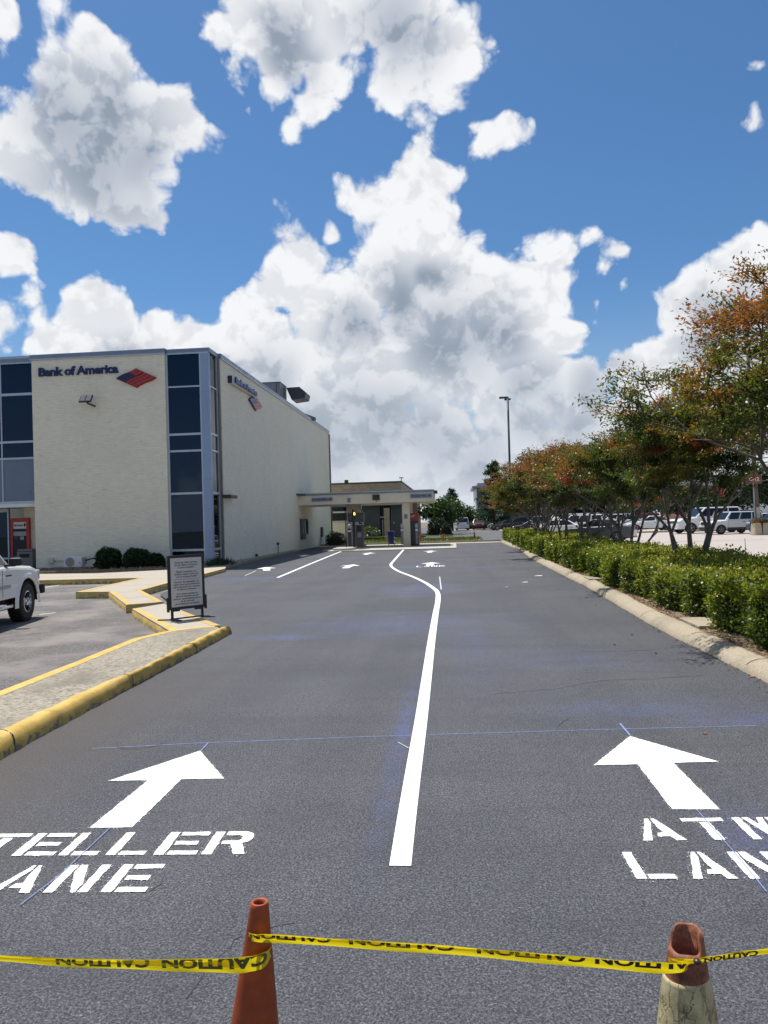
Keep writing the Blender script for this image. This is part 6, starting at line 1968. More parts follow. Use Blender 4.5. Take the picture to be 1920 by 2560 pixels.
for px, yt, Y, r, n, s, lab, sd in ((1129, 1222, 116, 1.9, 3000, .34, 'narrow conifer peeking over the green trees by the canopy', 1), (1231, 1152, 122, 3.4, 16000, .36, 'large blue green conifer in front of the grey brick tower', 2), (1258, 1196, 128, 2.4, 4200, .36, 'shorter conifer to the right of the large one', 4)):
    x, z = at_px(px, yt, Y)
    conifer(x, Y, z, r, n, s, lab, sd, group='conifers beyond the far road', shape=.75)
# trees behind the viewer, seen only mirrored in the bank's dark glass
for x, y, h, r, sd, lab in ((-30, -42, 7.5, 3.6, 31, 'leafy tree mirrored in the lower dark glass of the bank corner'), (-21.5, -46, 9.0, 3.2, 32, 'taller leafy tree mirrored in the middle of the bank glass'), (-14, -44, 7.0, 3.4, 33, 'leafy tree mirrored at the right edge of the bank glass'), (-45, -44, 8.5, 4.2, 34, 'leafy tree mirrored in the left curtain wall of the bank')):
    broadleaf('broadleaf_tree', x, y, h, r, 1800, .5, 'leaf_dark', lab, sd, group='trees behind the viewer', trunk_h=.2)

# flowers on the dark tree
rng = np.random.default_rng(77)
q = ay(1597, 1244, 112.5); q2 = ay(1616, 1252, 112.5); q3 = ay(1795, 1229, 111)
P = np.concatenate([np.array(tuple(c)) + rng.normal(0, 1, (k, 3)) * np.array([sx, .4, sz]) for c, k, sx, sz in ((q, 260, .9, .55), (q2, 120, .5, .35), (ay(1640, 1240, 112.5), 70, .35, .3), (q3, 120, .45, .4))])
n = len(P)
o = leaf_mesh('flower_spray', M['petal'], P, rnd_dirs(n, rng), rnd_dirs(n, rng), rng.uniform(.2, .36, n), .8, rng.random(n))
tag(o, 'pink red blossom among the dark leaves behind the white saloon', 'blossom', kind='stuff')
# clipped bushes and low hedges far off
p = g(1119, 1333, 0.0); bush('topiary_bush', (p.x, 80, .05), .60, 1.15, 1500, .14, 'leaf_dark', 'rounded dark bush at the end of the far lawn', 'shrub', 8)
p = ay(1094, 1330, 84); bush('dark_shrub', (p.x, 84, .0), 1.15, 1.9, 2600, .2, 'leaf_dark', 'dark shadowed shrub under the green trees', 'shrub', 9)
for px, Y, r, h, lab, sd in ((1212, 136, 3.2, 1.0, 'low clipped hedge behind the maroon car', 12), (1100, 122, 1.6, 1.1, 'low clipped hedge left of the white van', 13)):
    p = ay(px, 1305, Y); bush('low_hedge', (p.x, Y, 0), r, h, 2600, .3, 'leaf_green', lab, 'hedge', sd, squash=.25, box=True)
# tufts on the lawn
rng = np.random.default_rng(15); n = 9000
X = rng.uniform(-9.5, 2.0, n); Y = rng.uniform(57.5, 64.3, n); P = np.stack([X, Y, np.full(n, .1)], 1)
o = leaf_mesh('grass', m_leaf('grass_blade', [(0, (0.05, 0.085, 0.018)), (.6, (0.12, 0.17, 0.035)), (1, (0.24, 0.24, 0.08))], trans=.3), P, rnd_dirs(n, rng, 1.4), rnd_dirs(n, rng), rng.uniform(.10, .28, n), .2, rng.random(n))
tag(o, 'rough grass of the lawn strip behind the canopy', 'grass', kind='stuff')
# plants beside the tan building
p = ay(925, 1345, 64); bush('garden_shrub', (p.x, 64, .1), 1.0, 1.1, 900, .16, 'leaf_green', 'thin flowering shrub against the slate panel of the tan building', 'shrub', 21)
p = ay(839, 1358, 57.6); bush('dark_shrub', (p.x, 57.6, .05), .75, .95, 1200, .12, 'leaf_dark', 'dark clipped shrub at the rear corner of the bank', 'shrub', 22)

# ------------------------------------------------------------------ vehicles
def car_paint(name, color, metal=0.0, rough=0.22):
    m, n, bs, pos, out = new_mat(name)
    f = n.noise(pos, 1.5, 4.0, 0.6)
    setp(n, bs, color=n.cramp(f, [(0.3, tuple(c * .95 for c in color)), (0.7, color)]), rough=rough, metal=metal, coat=0.6)
    return m


PAINT = {'white': car_paint('white_car_paint', (0.74, 0.74, 0.73)), 'grey': car_paint('grey_car_paint', (0.13, 0.135, 0.15), .5, .3), 'silver': car_paint('silver_car_paint', (0.42, 0.43, 0.44), .6, .3),
         'maroon': car_paint('maroon_car_paint', (0.10, 0.018, 0.022), .2), 'beige': car_paint('beige_car_paint', (0.38, 0.34, 0.28), .3), 'black': car_paint('black_car_paint', (0.012, 0.012, 0.014)),
         'teal': car_paint('dark_teal_car_paint', (0.012, 0.045, 0.055), .2), 'red': car_paint('red_car_paint', (0.40, 0.02, 0.04)), 'navy': car_paint('navy_car_paint', (0.015, 0.025, 0.07), .2)}

# style: length, half width, wheel radius, front and rear axle x, lower body profile (x, z) going round above the sills, glasshouse
STYLE = {
    'sedan': dict(w=.90, r=.33, fa=1.42, ra=-1.40, sill=.24, prof=[(-2.36, .42), (-2.40, .70), (-2.30, .98), (-1.70, 1.02), (.95, .95), (1.95, .80), (2.34, .66), (2.40, .48), (2.36, .30)], gh=[(-1.95, -1.05, .05, 1.10), 1.44, .60], belt=.96),
    'suv': dict(w=.96, r=.38, fa=1.48, ra=-1.46, sill=.32, prof=[(-2.40, .50), (-2.43, .90), (-2.38, 1.14), (-1.5, 1.16), (1.05, 1.10), (2.10, 1.02), (2.38, .86), (2.42, .58), (2.36, .40)], gh=[(-2.34, -2.10, .32, 1.12), 1.78, .72], belt=1.12),
    'jeep': dict(w=.88, r=.36, fa=1.36, ra=-1.28, sill=.34, prof=[(-2.14, .48), (-2.18, .80), (-2.14, 1.06), (-1.4, 1.08), (1.0, 1.04), (2.02, .98), (2.14, .90), (2.16, .56), (2.12, .40)], gh=[(-2.12, -1.98, .50, 1.02), 1.66, .74], belt=1.05),
    'van': dict(w=.98, r=.36, fa=1.55, ra=-1.45, sill=.34, prof=[(-2.40, .50), (-2.43, 1.0), (-2.41, 1.22), (-1.5, 1.22), (1.3, 1.16), (2.15, 1.02), (2.40, .82), (2.43, .56), (2.38, .42)], gh=[(-2.38, -2.24, .85, 1.65), 1.98, .84], belt=1.18),
    'minivan': dict(w=.97, r=.34, fa=1.55, ra=-1.45, sill=.28, prof=[(-2.48, .42), (-2.5, .82), (-2.44, 1.06), (-1.5, 1.07), (1.2, 1.0), (2.2, .84), (2.48, .66), (2.5, .46), (2.44, .34)], gh=[(-2.40, -2.12, .55, 1.50), 1.72, .72], belt=1.02),
}


def body_shell(prof, arches, sill, w, name, mat, parent, slices=None, k=1.0):
    """side outline with wheel arches carried across the width, ends pulled in at the corners"""
    pts = list(prof)                                       # rear bottom -> over the top -> front bottom
    low = [(prof[-1][0] - .02, sill)]
    for xc, r in arches:                                   # front to rear along the sill
        for j in range(11):
            t = math.pi * j / 10
            low.append((xc + r * math.cos(t), max(sill, r * .95 * math.sin(t) + .30 * (r / .42))))
    low.append((prof[0][0] + .02, sill))
    poly = pts + low
    xm = (max(p[0] for p in poly) + min(p[0] for p in poly)) / 2; zt = max(p[1] for p in poly)
    sl = slices or [(-1.0, .955, .045), (-.97, .985, .018), (-.80, 1.0, 0.0), (.80, 1.0, 0.0), (.97, .985, .018), (1.0, .955, .045)]
    mb = MB(); n = len(poly)
    for s, kx, dz in sl:
        for i, (x, z) in enumerate(poly):
            if i < len(pts):
                X = xm + (x - xm) * kx; Z = z - dz * (1 if z > zt * .75 else 0)
            else:
                X, Z = x, z
            mb.v.append((X * k, s * w * k, Z * k))
    for a in range(len(sl) - 1):
        for i in range(n):
            j = (i + 1) % n
            mb.f.append((a * n + i, a * n + j, (a + 1) * n + j, (a + 1) * n + i))
    mb.f.append(tuple(range(n - 1, -1, -1))); mb.f.append(tuple((len(sl) - 1) * n + i for i in range(n)))
    o = mb.build(name, mat, parent, local=True, bevel=.02 * k)
    return o


def quad_panel(P, u0, u1, v0, v1, lift):
    """part of the quad P (bottom a->b, top d->c), lifted off its plane"""
    a, b, c, d = map(Vector, P)
    f = lambda u, v: (a * (1 - u) + b * u) * (1 - v) + (d * (1 - u) + c * u) * v
    nz = (b - a).cross(d - a).normalized() * lift
    return [f(u0, v0) + nz, f(u1, v0) + nz, f(u1, v1) + nz, f(u0, v1) + nz]


def make_car(style, paint, label, cat='car', group='cars in the shopping centre car park', detail=2, rim='rim', cladding=None, k=1.0, loc=(0, 0, 0), heading=0.0, name=None):
    S = STYLE[style]
    t = thing(name or {'sedan': 'saloon_car', 'suv': 'sport_utility_car', 'jeep': 'boxy_utility_car', 'van': 'passenger_van', 'minivan': 'minivan'}[style], label, cat, loc, heading, group)
    pm = PAINT[paint]; w = S['w']; r = S['r']
    body_shell(S['prof'], [(S['fa'], r * 1.22), (S['ra'], r * 1.22)], S['sill'], w, 'body', pm, t, k=k)
    MB().box(-2.0 * k, 2.0 * k, -w * .86 * k, w * .86 * k, S['sill'] * .8 * k, .72 * k).build('underbody', M['darkin'], t, local=True)
    (xr0, xr1, xf1, xf0), zr, wr = S['gh']; zb = S['belt'] - .02; wb = w * .95
    B = {(i, j): (x * k, s * ww * k, z * k) for i, (x, z, ww) in enumerate(((xr0, zb, wb), (xf0, zb, wb), (xf1, zr, wr), (xr1, zr, wr))) for j, s in enumerate((-1, 1))}
    mb = MB(); v = [B[i, j] for j in (0, 1) for i in range(4)]
    mb.add(v, [(0, 1, 2, 3), (7, 6, 5, 4), (1, 5, 6, 2), (3, 2, 6, 7), (0, 3, 7, 4)])
    mb.build('roof', pm, t, local=True, bevel=.05 * k, seg=3)
    lift = .006 * k
    n_side = 3 if style in ('suv', 'jeep', 'minivan', 'van') else 2
    span = [(.03, .97)] if n_side == 1 else ([(.08, .50), (.54, .93)] if n_side == 2 else [(.04, .30), (.335, .635), (.67, .955)])
    for s in (0, 1):
        q = (B[0, s], B[1, s], B[2, s], B[3, s]) if s == 0 else (B[1, s], B[0, s], B[3, s], B[2, s])
        for a, b in span:
            if s == 1: a, b = 1 - b, 1 - a
            P = quad_panel(q, a, b, .10, .88, lift)
            MB().add(P, [(0, 1, 2, 3)]).build('window', M['carglass'], t, local=True)
    MB().add(quad_panel((B[1, 0], B[1, 1], B[2, 1], B[2, 0]), .05, .95, .06, .93, lift), [(0, 1, 2, 3)]).build('windscreen', M['carglass'], t, local=True)
    MB().add(quad_panel((B[0, 1], B[0, 0], B[3, 0], B[3, 1]), .07, .93, .12, .90, lift), [(0, 1, 2, 3)]).build('rear_window', M['carglass'], t, local=True)
    for xa in (S['fa'], S['ra']):
        for s in (-1, 1):
            y = s * (w - .10) * k
            wh = MB().lathe([(r * .62, -.10), (r * .93, -.10), (r, -.07), (r, .07), (r * .93, .10), (r * .62, .10)], (xa, s * (w - .11), r), 26, 'y')
            wh.v = [(x * k, yy * k, z * k) for x, yy, z in wh.v]
            wo_ = wh.build('wheel', M['rubber'], t, local=True, smooth=False)
            rm = MB(); yo = s * (w - .11 + .085)
            rm.lathe([(0, .02 * s), (r * .10, .02 * s), (r * .13, 0)], (xa, yo, r), 16, 'y')
            for q in range(5 if detail > 1 else 0):
                a = 2 * math.pi * q / 5 + .3
                d1 = Vector((math.cos(a), 0, math.sin(a))); d2 = Vector((-math.sin(a), 0, math.cos(a)))
                c = Vector((xa, yo, r)) + d1 * r * .36
                rm.obox(c, d1, (0, 1, 0), d2, r * .27, .018, r * .075)
            rm.lathe([(r * .56, .03 * s), (r * .62, .03 * s), (r * .62, -.05 * s)], (xa, yo, r), 26, 'y')
            hb_ = MB().lathe([(0, -.04 * s), (r * .58, -.04 * s)], (xa, yo, r), 20, 'y'); hb_.v = [(x * k, yy * k, z * k) for x, yy, z in hb_.v]; hb_.build('brake_disc', M['rimdark'], wo_, local=True)
            rm.v = [(x * k, yy * k, z * k) for x, yy, z in rm.v]
            rm.build('rim', M[rim], wo_, local=True)
    xf = S['prof'][-2][0]; zf = S['prof'][-3][1] - .06
    fx = S['prof'][-3][0]
    for s in (-1, 1):
        MB().obox(((fx - .03) * k, s * w * .70 * k, zf * k), Vector((1, 0, -.2)).normalized(), (0, 1, 0), Vector((.2, 0, 1)).normalized(), .06 * k, w * .19 * k, .075 * k).build('headlight', M['lens'], t, local=True, bevel=.02 * k)
        zt_ = S['prof'][1][1]
        MB().box((S['prof'][1][0] - .02) * k, (S['prof'][1][0] + .14) * k, (s * w * .80 - w * .13) * k, (s * w * .80 + w * .13) * k, (zt_ - .02) * k, (zt_ + .22) * k).build('tail_light', M['tail'], t, local=True, bevel=.02 * k)
        MB().obox(((xf0 - .10) * k, s * (w + .10) * k, (zb + .09) * k), (1, 0, 0), (0, 1, 0), (0, 0, 1), .05 * k, .11 * k, .075 * k).build('wing_mirror', pm if detail else M['black'], t, local=True, bevel=.03 * k)
    gl = MB()
    if style == 'jeep':
        for q in range(7):
            y = (q - 3) * .135; gl.box((fx - .02) * k, (fx + .045) * k, (y - .045) * k, (y + .045) * k, (zf - .12) * k, (zf + .10) * k)
    else:
        for q in range(3):
            z = zf - .05 + q * .06; gl.box((fx - .04) * k, (fx + .035) * k, -w * .44 * k, w * .44 * k, (z - .02) * k, (z + .02) * k)
    gl.build('grille', M['black'], t, local=True)
    bumper_z = S['sill']
    for nm, x in (('front_bumper', S['prof'][-2][0]), ('rear_bumper', S['prof'][0][0])):
        sg = 1 if x > 0 else -1
        MB().box((x - .10 * (sg > 0) - .02 * (sg < 0)) * k, (x + .02 * (sg > 0) + .10 * (sg < 0)) * k, -w * .90 * k, w * .90 * k, bumper_z * k, (bumper_z + (.22 if cladding else .08)) * k).build(nm, M['black'] if (cladding or style == 'sedan') else pm, t, local=True, bevel=.025 * k)
    if cladding:
        for s in (-1, 1):
            MB().box((S['ra'] + r * 1.25) * k, (S['fa'] - r * 1.25) * k, (s * w - .02) * k, (s * w + .02) * k, (S['sill'] - .02) * k, (S['sill'] + .16) * k).build('sill_cladding', M['charcoal'], t, local=True, bevel=.01)
    for s in (-1, 1):
        dm_ = MB()
        for xx in ((xf0 - .25), (xf0 + xr0) / 2 - .05):
            dm_.box((xx - .006) * k, (xx + .006) * k, (s * w - .012) * k, (s * w + .004) * k, (S['sill'] + .08) * k, (S['belt'] - .08) * k)
        for xx in ((xf0 + xr0) / 2 + .10, (xf0 + xr0) / 2 - .95):
            dm_.box((xx - .09) * k, (xx + .09) * k, (s * w - .01) * k, (s * w + .025) * k, (S['belt'] - .17) * k, (S['belt'] - .14) * k)
        dm_.build('door_gap', M['charcoal'], t, local=True)
    if style in ('suv', 'jeep'):
        for s in (-1, 1):
            MB().box(xr1 * k * .9, xf1 * k * .8, (s * wr * .84 - .02) * k, (s * wr * .84 + .02) * k, zr * k, (zr + .05) * k).build('roof_rail', M['charcoal'], t, local=True, bevel=.01)
    return t


def put(style, paint, px, ybot, heading_deg, label, Y=None, z=0.0, **kw):
    """stand a car with its middle at a surveyed ground point; heading 0 points to +X"""
    p = g(px, ybot, z) if Y is None else ay(px, 1300, Y)
    return make_car(style, paint, label, loc=(p.x, p.y, z), heading=math.radians(heading_deg), **kw)


put('jeep', 'white', 1828, 0, 194, 'boxy white utility car with slotted grille beside the planter pole', Y=60.5, cladding=True)
put('suv', 'white', 1762, 0, 190, 'large white estate utility car half behind the boxy white one', Y=65.5, k=1.16)
put('sedan', 'white', 1622, 0, 181, 'sleek white saloon parked side on beyond the sandy gap', Y=79, rim='rimdark', k=1.03)
put('sedan', 'grey', 1490, 0, 158, 'grey saloon close behind the crape myrtle stems', Y=50.5)
put('suv', 'teal', 1962, 0, 196, 'dark teal car half hidden by the planter at the right', Y=57)
put('suv', 'white', 1440, 0, 165, 'white utility car behind the grey saloon hood', Y=66)
put('sedan', 'white', 1384, 0, 170, 'white saloon with only its hood clear of the stems', Y=63)
put('suv', 'silver', 1356, 0, 80, 'pale utility car seen from behind between the slim stems', Y=74)
put('van', 'white', 1426, 0, 178, 'tall boxy white van behind the parked white cars', Y=92)
put('sedan', 'silver', 1560, 0, 184, 'silver saloon in front of the white saloon bonnet', Y=88)
put('suv', 'white', 1530, 0, 186, 'white utility car with a sloping windscreen in the second row', Y=86)
put('suv', 'red', 1602, 0, 182, 'red utility car in the row below the pink blossom', Y=104)
put('sedan', 'silver', 1482, 0, 186, 'silver car with a raked windscreen in the second row', Y=90)
put('suv', 'white', 1752, 0, 182, 'white square backed utility car over the large white one', Y=92)
put('suv', 'black', 1806, 0, 182, 'black utility car over the roof of the boxy white one', Y=88)
put('suv', 'black', 1850, 0, 184, 'black utility car between the boxy white one and the pole', Y=92)
put('sedan', 'navy', 1776, 0, 178, 'navy saloon in the far row', Y=104)
put('sedan', 'white', 1805, 0, 178, 'white saloon in the farthest row left of the pole', Y=112)
put('sedan', 'white', 1880, 0, 184, 'white saloon right behind the wooden pole', Y=74)
put('sedan', 'black', 1330, 0, 176, 'black car in the shade under the far crape myrtles', Y=84)
put('suv', 'black', 1300, 0, 172, 'dark utility car beside the tipped dark car', Y=98)
put('van', 'white', 1155, 0, 92, 'white passenger van seen from behind on the far road', Y=124, group='vehicles on the far road')
put('suv', 'maroon', 1196.5, 0, 268, 'maroon car facing the viewer on the far road', Y=126, group='vehicles on the far road')
put('minivan', 'beige', 1258, 0, 180, 'beige minivan parked side on past the maroon car', Y=130, group='vehicles on the far road')
put('sedan', 'black', 1262, 0, 196, 'dark low car with a bright bonnet in front of the beige minivan', Y=112, group='vehicles on the far road')
put('suv', 'white', 1177, 0, 178, 'white car far behind the white van', Y=170, group='vehicles on the far road')
put('sedan', 'white', 1227, 0, 176, 'white car far behind the low hedge', Y=160, group='vehicles on the far road')
put('sedan', 'silver', 1205, 0, 184, 'silver roof showing over the maroon car', Y=150, group='vehicles on the far road')

# ---- the pickup at the left
k = 0.97
w_ = g(68, 1552, -.04)
hd_ = math.radians(90 + 9)
fwd = Vector((math.cos(hd_), math.sin(hd_), 0)); rgt = Vector((math.sin(hd_), -math.cos(hd_), 0))
w_ = w_ - Vector((.03, 0, 0))
c = w_ - rgt * (.86 * k) - fwd * (1.90 * k)
pk = thing('pickup_truck', 'white pickup truck with a black mirror parked beside the yellow kerbed walkway', 'pickup', (c.x, c.y, -.04), hd_)
PP = [(-2.75, .62), (-2.78, 1.02), (-2.74, 1.10), (-.9, 1.10), (.86, 1.12), (1.3, 1.12), (2.2, 1.06), (2.46, .99), (2.56, .86), (2.58, .66), (2.55, .52)]
body_shell(PP, [(1.90, .50), (-1.65, .48)], .50, .92, 'body', PAINT['white'], pk, k=k, slices=[(-1.0, .965, .09), (-.985, .985, .05), (-.93, .997, .012), (-.80, 1, 0), (.80, 1, 0), (.93, .997, .012), (.985, .985, .05), (1.0, .965, .09)])
MB().box(-2.4 * k, 2.3 * k, -.74 * k, .74 * k, .38 * k, .9 * k).build('chassis', M['darkin'], pk, local=True)
B = {(i, j): (x * k, s * ww * k, z * k) for i, (x, z, ww) in enumerate(((-.85, 1.08, .86), (1.22, 1.10, .86), (.50, 1.74, .70), (-.72, 1.74, .70))) for j, s in enumerate((-1, 1))}
MB().add([B[i, j] for j in (0, 1) for i in range(4)], [(0, 1, 2, 3), (7, 6, 5, 4), (1, 5, 6, 2), (3, 2, 6, 7), (0, 3, 7, 4)]).build('cab', PAINT['white'], pk, local=True, bevel=.05)
for s in (0, 1):
    q = (B[0, s], B[1, s], B[2, s], B[3, s]) if s == 0 else (B[1, s], B[0, s], B[3, s], B[2, s])
    MB().add(quad_panel(q, .06, .93, .06, .90, .007), [(0, 1, 2, 3)]).build('window', M['carglass'], pk, local=True)
MB().add(quad_panel((B[1, 0], B[1, 1], B[2, 1], B[2, 0]), .04, .96, .05, .94, .007), [(0, 1, 2, 3)]).build('windscreen', M['carglass'], pk, local=True)
for xa in (1.90, -1.65):
    for s in (-1, 1):
        r = .385
        mb = MB().lathe([(r * .50, -.13), (r * .90, -.135), (r * .985, -.10), (r, -.05), (r, .05), (r * .985, .10), (r * .90, .135), (r * .50, .13)], (xa, s * .78, r), 36, 'y')
        for q in range(36):
            a = 2 * math.pi * q / 36
            d1 = Vector((math.cos(a), 0, math.sin(a))); d2 = Vector((-math.sin(a), 0, math.cos(a)))
            for yy in (-.085, .085, 0):
                mb.obox(Vector((xa, s * .78 + yy, r)) + d1 * (r + .002), d1, (0, 1, 0), d2, .010, .032, .020)
        mb.v = [(x * k, y * k, z * k) for x, y, z in mb.v]
        wh = mb.build('wheel', M['rubber'], pk, local=True)
        rm = MB(); yo = s * .78 + s * .10; rr_ = r * .55
        rm.lathe([(rr_ * 1.0, .03 * s), (rr_ * .93, .035 * s), (rr_ * .86, -.05 * s), (rr_ * .45, -.04 * s), (rr_ * .36, .035 * s), (rr_ * .22, .055 * s), (0, .06 * s)], (xa, yo, r), 28, 'y')
        rm.v = [(x * k, y * k, z * k) for x, y, z in rm.v]
        ro = rm.build('rim', M['chrome'], wh, local=True, smooth=False)
        hb = MB()
        for q in range(8):
            a = 2 * math.pi * q / 8; c_ = Vector((xa + rr_ * .64 * math.cos(a), yo - s * .028, r + rr_ * .64 * math.sin(a)))
            hb.lathe([(.030, -.012), (.030, .018), (0, .018)] if s > 0 else [(.030, .012), (.030, -.018), (0, -.018)], tuple(c_), 8, 'y')
        hb.v = [(x * k, y * k, z * k) for x, y, z in hb.v]
        hb.build('rim_hole', M['darkin'], wh, local=True)
for s in (-1, 1):
    ww = MB(); L = []
    for j in range(15):                                   # black liner of the front wheel opening
        a = math.pi * j / 14
        for yy in (.35, .914):
            L.append(((1.90 + .492 * math.cos(a)) * k, s * yy * k, (.352 + .468 * math.sin(a)) * k))
    ww.add(L, [(2 * j, 2 * j + 1, 2 * j + 3, 2 * j + 2) for j in range(14)])
    ww.build('wheel_arch_liner', M['darkin'], pk, local=True, smooth=True)
    # flared arch lip, side step, moulding
    mb = MB(); L = []
    for j in range(17):
        a = math.pi * (j / 16) * 1.06 - .09
        for rr_, yy in ((.505, .925), (.54, .95), (.59, .94), (.64, .915)):
            L.append(((1.90 + rr_ * math.cos(a)) * k, s * yy * k, (.34 + rr_ * .97 * math.sin(a)) * k))
    mb.add(L, [(4 * j + q, 4 * j + q + 1, 4 * j + q + 5, 4 * j + q + 4) for j in range(16) for q in range(3)])
    mb.build('wheel_arch', PAINT['white'], pk, local=True, smooth=True)
    MB().tube([(1.12 * k, s * .90 * k, .40 * k), (.95 * k, s * .97 * k, .36 * k), (-.9 * k, s * .97 * k, .36 * k)], .035 * k, 8).build('side_step', M['chrome'], pk, local=True, smooth=True)
    MB().box(-.9 * k, 1.05 * k, s * .925 * k - .012, s * .925 * k + .012, .70 * k, .755 * k).build('side_moulding', M['palegrey'], pk, local=True, bevel=.006)
    MB().box(.86 * k, 1.10 * k, s * .925 * k - .006, s * .925 * k + .008, .915 * k, .945 * k).build('fender_badge', M['black'], pk, local=True, bevel=.004)
    MB().box(.70 * k, .712 * k, s * .92 * k - .004, s * .92 * k + .005, .55 * k, 1.04 * k).build('door_gap', M['charcoal'], pk, local=True)
    mm = MB().obox((.98 * k, s * 1.06 * k, 1.185 * k), (1, 0, 0), (0, 1, 0), (0, 0, 1), .07 * k, .115 * k, .075 * k).build('wing_mirror', M['black'], pk, local=True, bevel=.035)
    MB().box(.92 * k, 1.04 * k, s * .95 * k - .08, s * .95 * k + .08, 1.10 * k, 1.14 * k).build('mirror_arm', M['black'], mm, local=True)
    MB().obox((2.50 * k, s * .80 * k, .86 * k), (1, 0, 0), (0, 1, 0), (0, 0, 1), .05 * k, .12 * k, .10 * k).build('headlight', M['lens'], pk, local=True, bevel=.02)
    MB().obox((2.66 * k, s * .86 * k, .56 * k), (1, 0, 0), (0, 1, 0), (0, 0, 1), .07 * k, .10 * k, .10 * k).build('bumper_pad', M['rubber'], pk, local=True, bevel=.03)
    MB().lathe([(0, .0), (.06, .01), (.08, .05), (.0, .06)], (2.66 * k, s * .70 * k, .40 * k), 14, 'x').build('fog_lamp', M['lens'], pk, local=True, smooth=True)
MB().box(2.56 * k, 2.70 * k, -.80 * k, .80 * k, .50 * k, .70 * k).build('bumper', M['chrome'], pk, local=True, bevel=.03)
mb = MB()
for q in range(4):
    mb.box(2.53 * k, 2.585 * k, -.62 * k, .62 * k, (.74 + q * .05) * k, (.765 + q * .05) * k)
mb.build('grille', M['black'], pk, local=True)

for ch in pk.children:                                   # the body rides high on its wheels
    if not ch.name.startswith('wheel') or ch.name.startswith('wheel_arch'):
        ch.location.z += .02

# ------------------------------------------------------------------ poles, planter, signs, far buildings
P0 = g(1895, 1337, 0.0); PY = P0.y
top = ay(1864, 781, PY)
wp = thing('wooden_pole', 'tall weathered wooden pole rising through the crape myrtle leaves', 'pole', (P0.x, PY, 0))
pth = [Vector((P0.x, PY, 0)).lerp(Vector((top.x, PY, top.z)), t) for t in (0, .3, .6, 1)]
MB().tube(pth, [.19, .165, .14, .10], 12).build('shaft', M['wood'], wp, smooth=True)
MB().tube([(P0.x - .2, PY - .12, .9), (P0.x - .22, PY - .10, 3.6)], .04, 8).build('conduit', M['palegrey'], wp)
MB().tube([(P0.x, PY, .6), (P0.x + .003, PY, 1.9)], .20, 12, cap=False).build('paint_band', plain('flaking_pale_paint', (0.42, 0.40, 0.37), .8, vary=.35, scale=9.0), wp)
a = ay(1864.5, 1198, PY - .25); b = ay(1905, 1198, PY - .25); z0 = ay(1885, 1208.5, PY).z; z1 = ay(1885, 1188, PY).z
bs_ = thing('bay_sign', 'rust red sign reading C-12 fixed to the wooden pole', 'sign', ((a.x + b.x) / 2, PY - .25, z0))
m_rust = plain('rust_red_board', (0.20, 0.050, 0.034), .6, vary=.15)
MB().box(a.x, b.x, PY - .27, PY - .20, z0, z1).build('board', m_rust, bs_, bevel=.015)
mb = MB(); put_text(mb, 'C-12', ((a.x + b.x) / 2, PY - .272, z0 + (z1 - z0) * .30), (1, 0, 0), (0, 0, 1), width=(b.x - a.x) * .62, height=(z1 - z0) * .44, bold=.02); mb.build('lettering', M['white'], bs_)
mb = MB()
for q in ((a.x, b.x, z1 - .02, z1 + .015), (a.x, b.x, z0 - .015, z0 + .02)):
    mb.box(q[0], q[1], PY - .28, PY - .195, q[2], q[3])
mb.build('edge', plain('pale_rust_edge', (0.34, 0.12, 0.08), .6), bs_)
pz = thing('planter', 'stained concrete planter blocks round the foot of the wooden pole', 'planter', (P0.x, PY - .5, 0))
mb = MB(); m_pl = m_concrete('stained_planter', (0.46, 0.38, 0.27), .5, 30.0)
for x, wd in ((-.24, .25), (.30, .27)):
    cx = P0.x + x
    mb.add([(cx - wd, PY - .85, 0), (cx + wd, PY - .85, 0), (cx + wd, PY + .1, 0), (cx - wd, PY + .1, 0), (cx - wd * .78, PY - .75, .82), (cx + wd * .78, PY - .75, .82), (cx + wd * .78, PY, .82), (cx - wd * .78, PY, .82)],
           [(3, 2, 1, 0), (4, 5, 6, 7), (0, 1, 5, 4), (1, 2, 6, 5), (2, 3, 7, 6), (3, 0, 4, 7)])
mb.build('block', m_pl, pz, bevel=.03)
rng = np.random.default_rng(41); n = 900
P = np.stack([P0.x + rng.normal(.02, .26, n), PY - .4 + rng.normal(0, .2, n), .80 + rng.uniform(0, .24, n)], 1)
o = leaf_mesh('planter_flower', m_leaf('planter_leaf', [(0, (0.03, 0.05, 0.015)), (.5, (0.16, 0.10, 0.02)), (.8, (0.10, 0.03, 0.04)), (1, (0.30, 0.16, 0.02))]), P, rnd_dirs(n, rng, .8), rnd_dirs(n, rng), rng.uniform(.06, .16, n), .5, rng.random(n))
tag(o, 'yellow and purple plants growing in the planter', 'plants')
for px, yt, yb, lab, r in ((1862, 1346, 1390, 'thin bare stake standing up behind the hedge at the right', .008), (1581, 1345, 1361, 'short thin stake behind the hedge in the middle', .010)):
    Ys = 15.6 if px > 1800 else 24.5
    p = ay(px, yt, Ys); q = ay(px + 1.2, yb, Ys)
    tag(MB().tube([(q.x + .01, Ys, .1), (q.x, Ys, q.z), (p.x + .006, Ys, (p.z + q.z) / 2), (p.x, Ys, p.z)], [r, r, r * .8, r * .6], 6).build('stake', M['bark']), lab, 'stake')

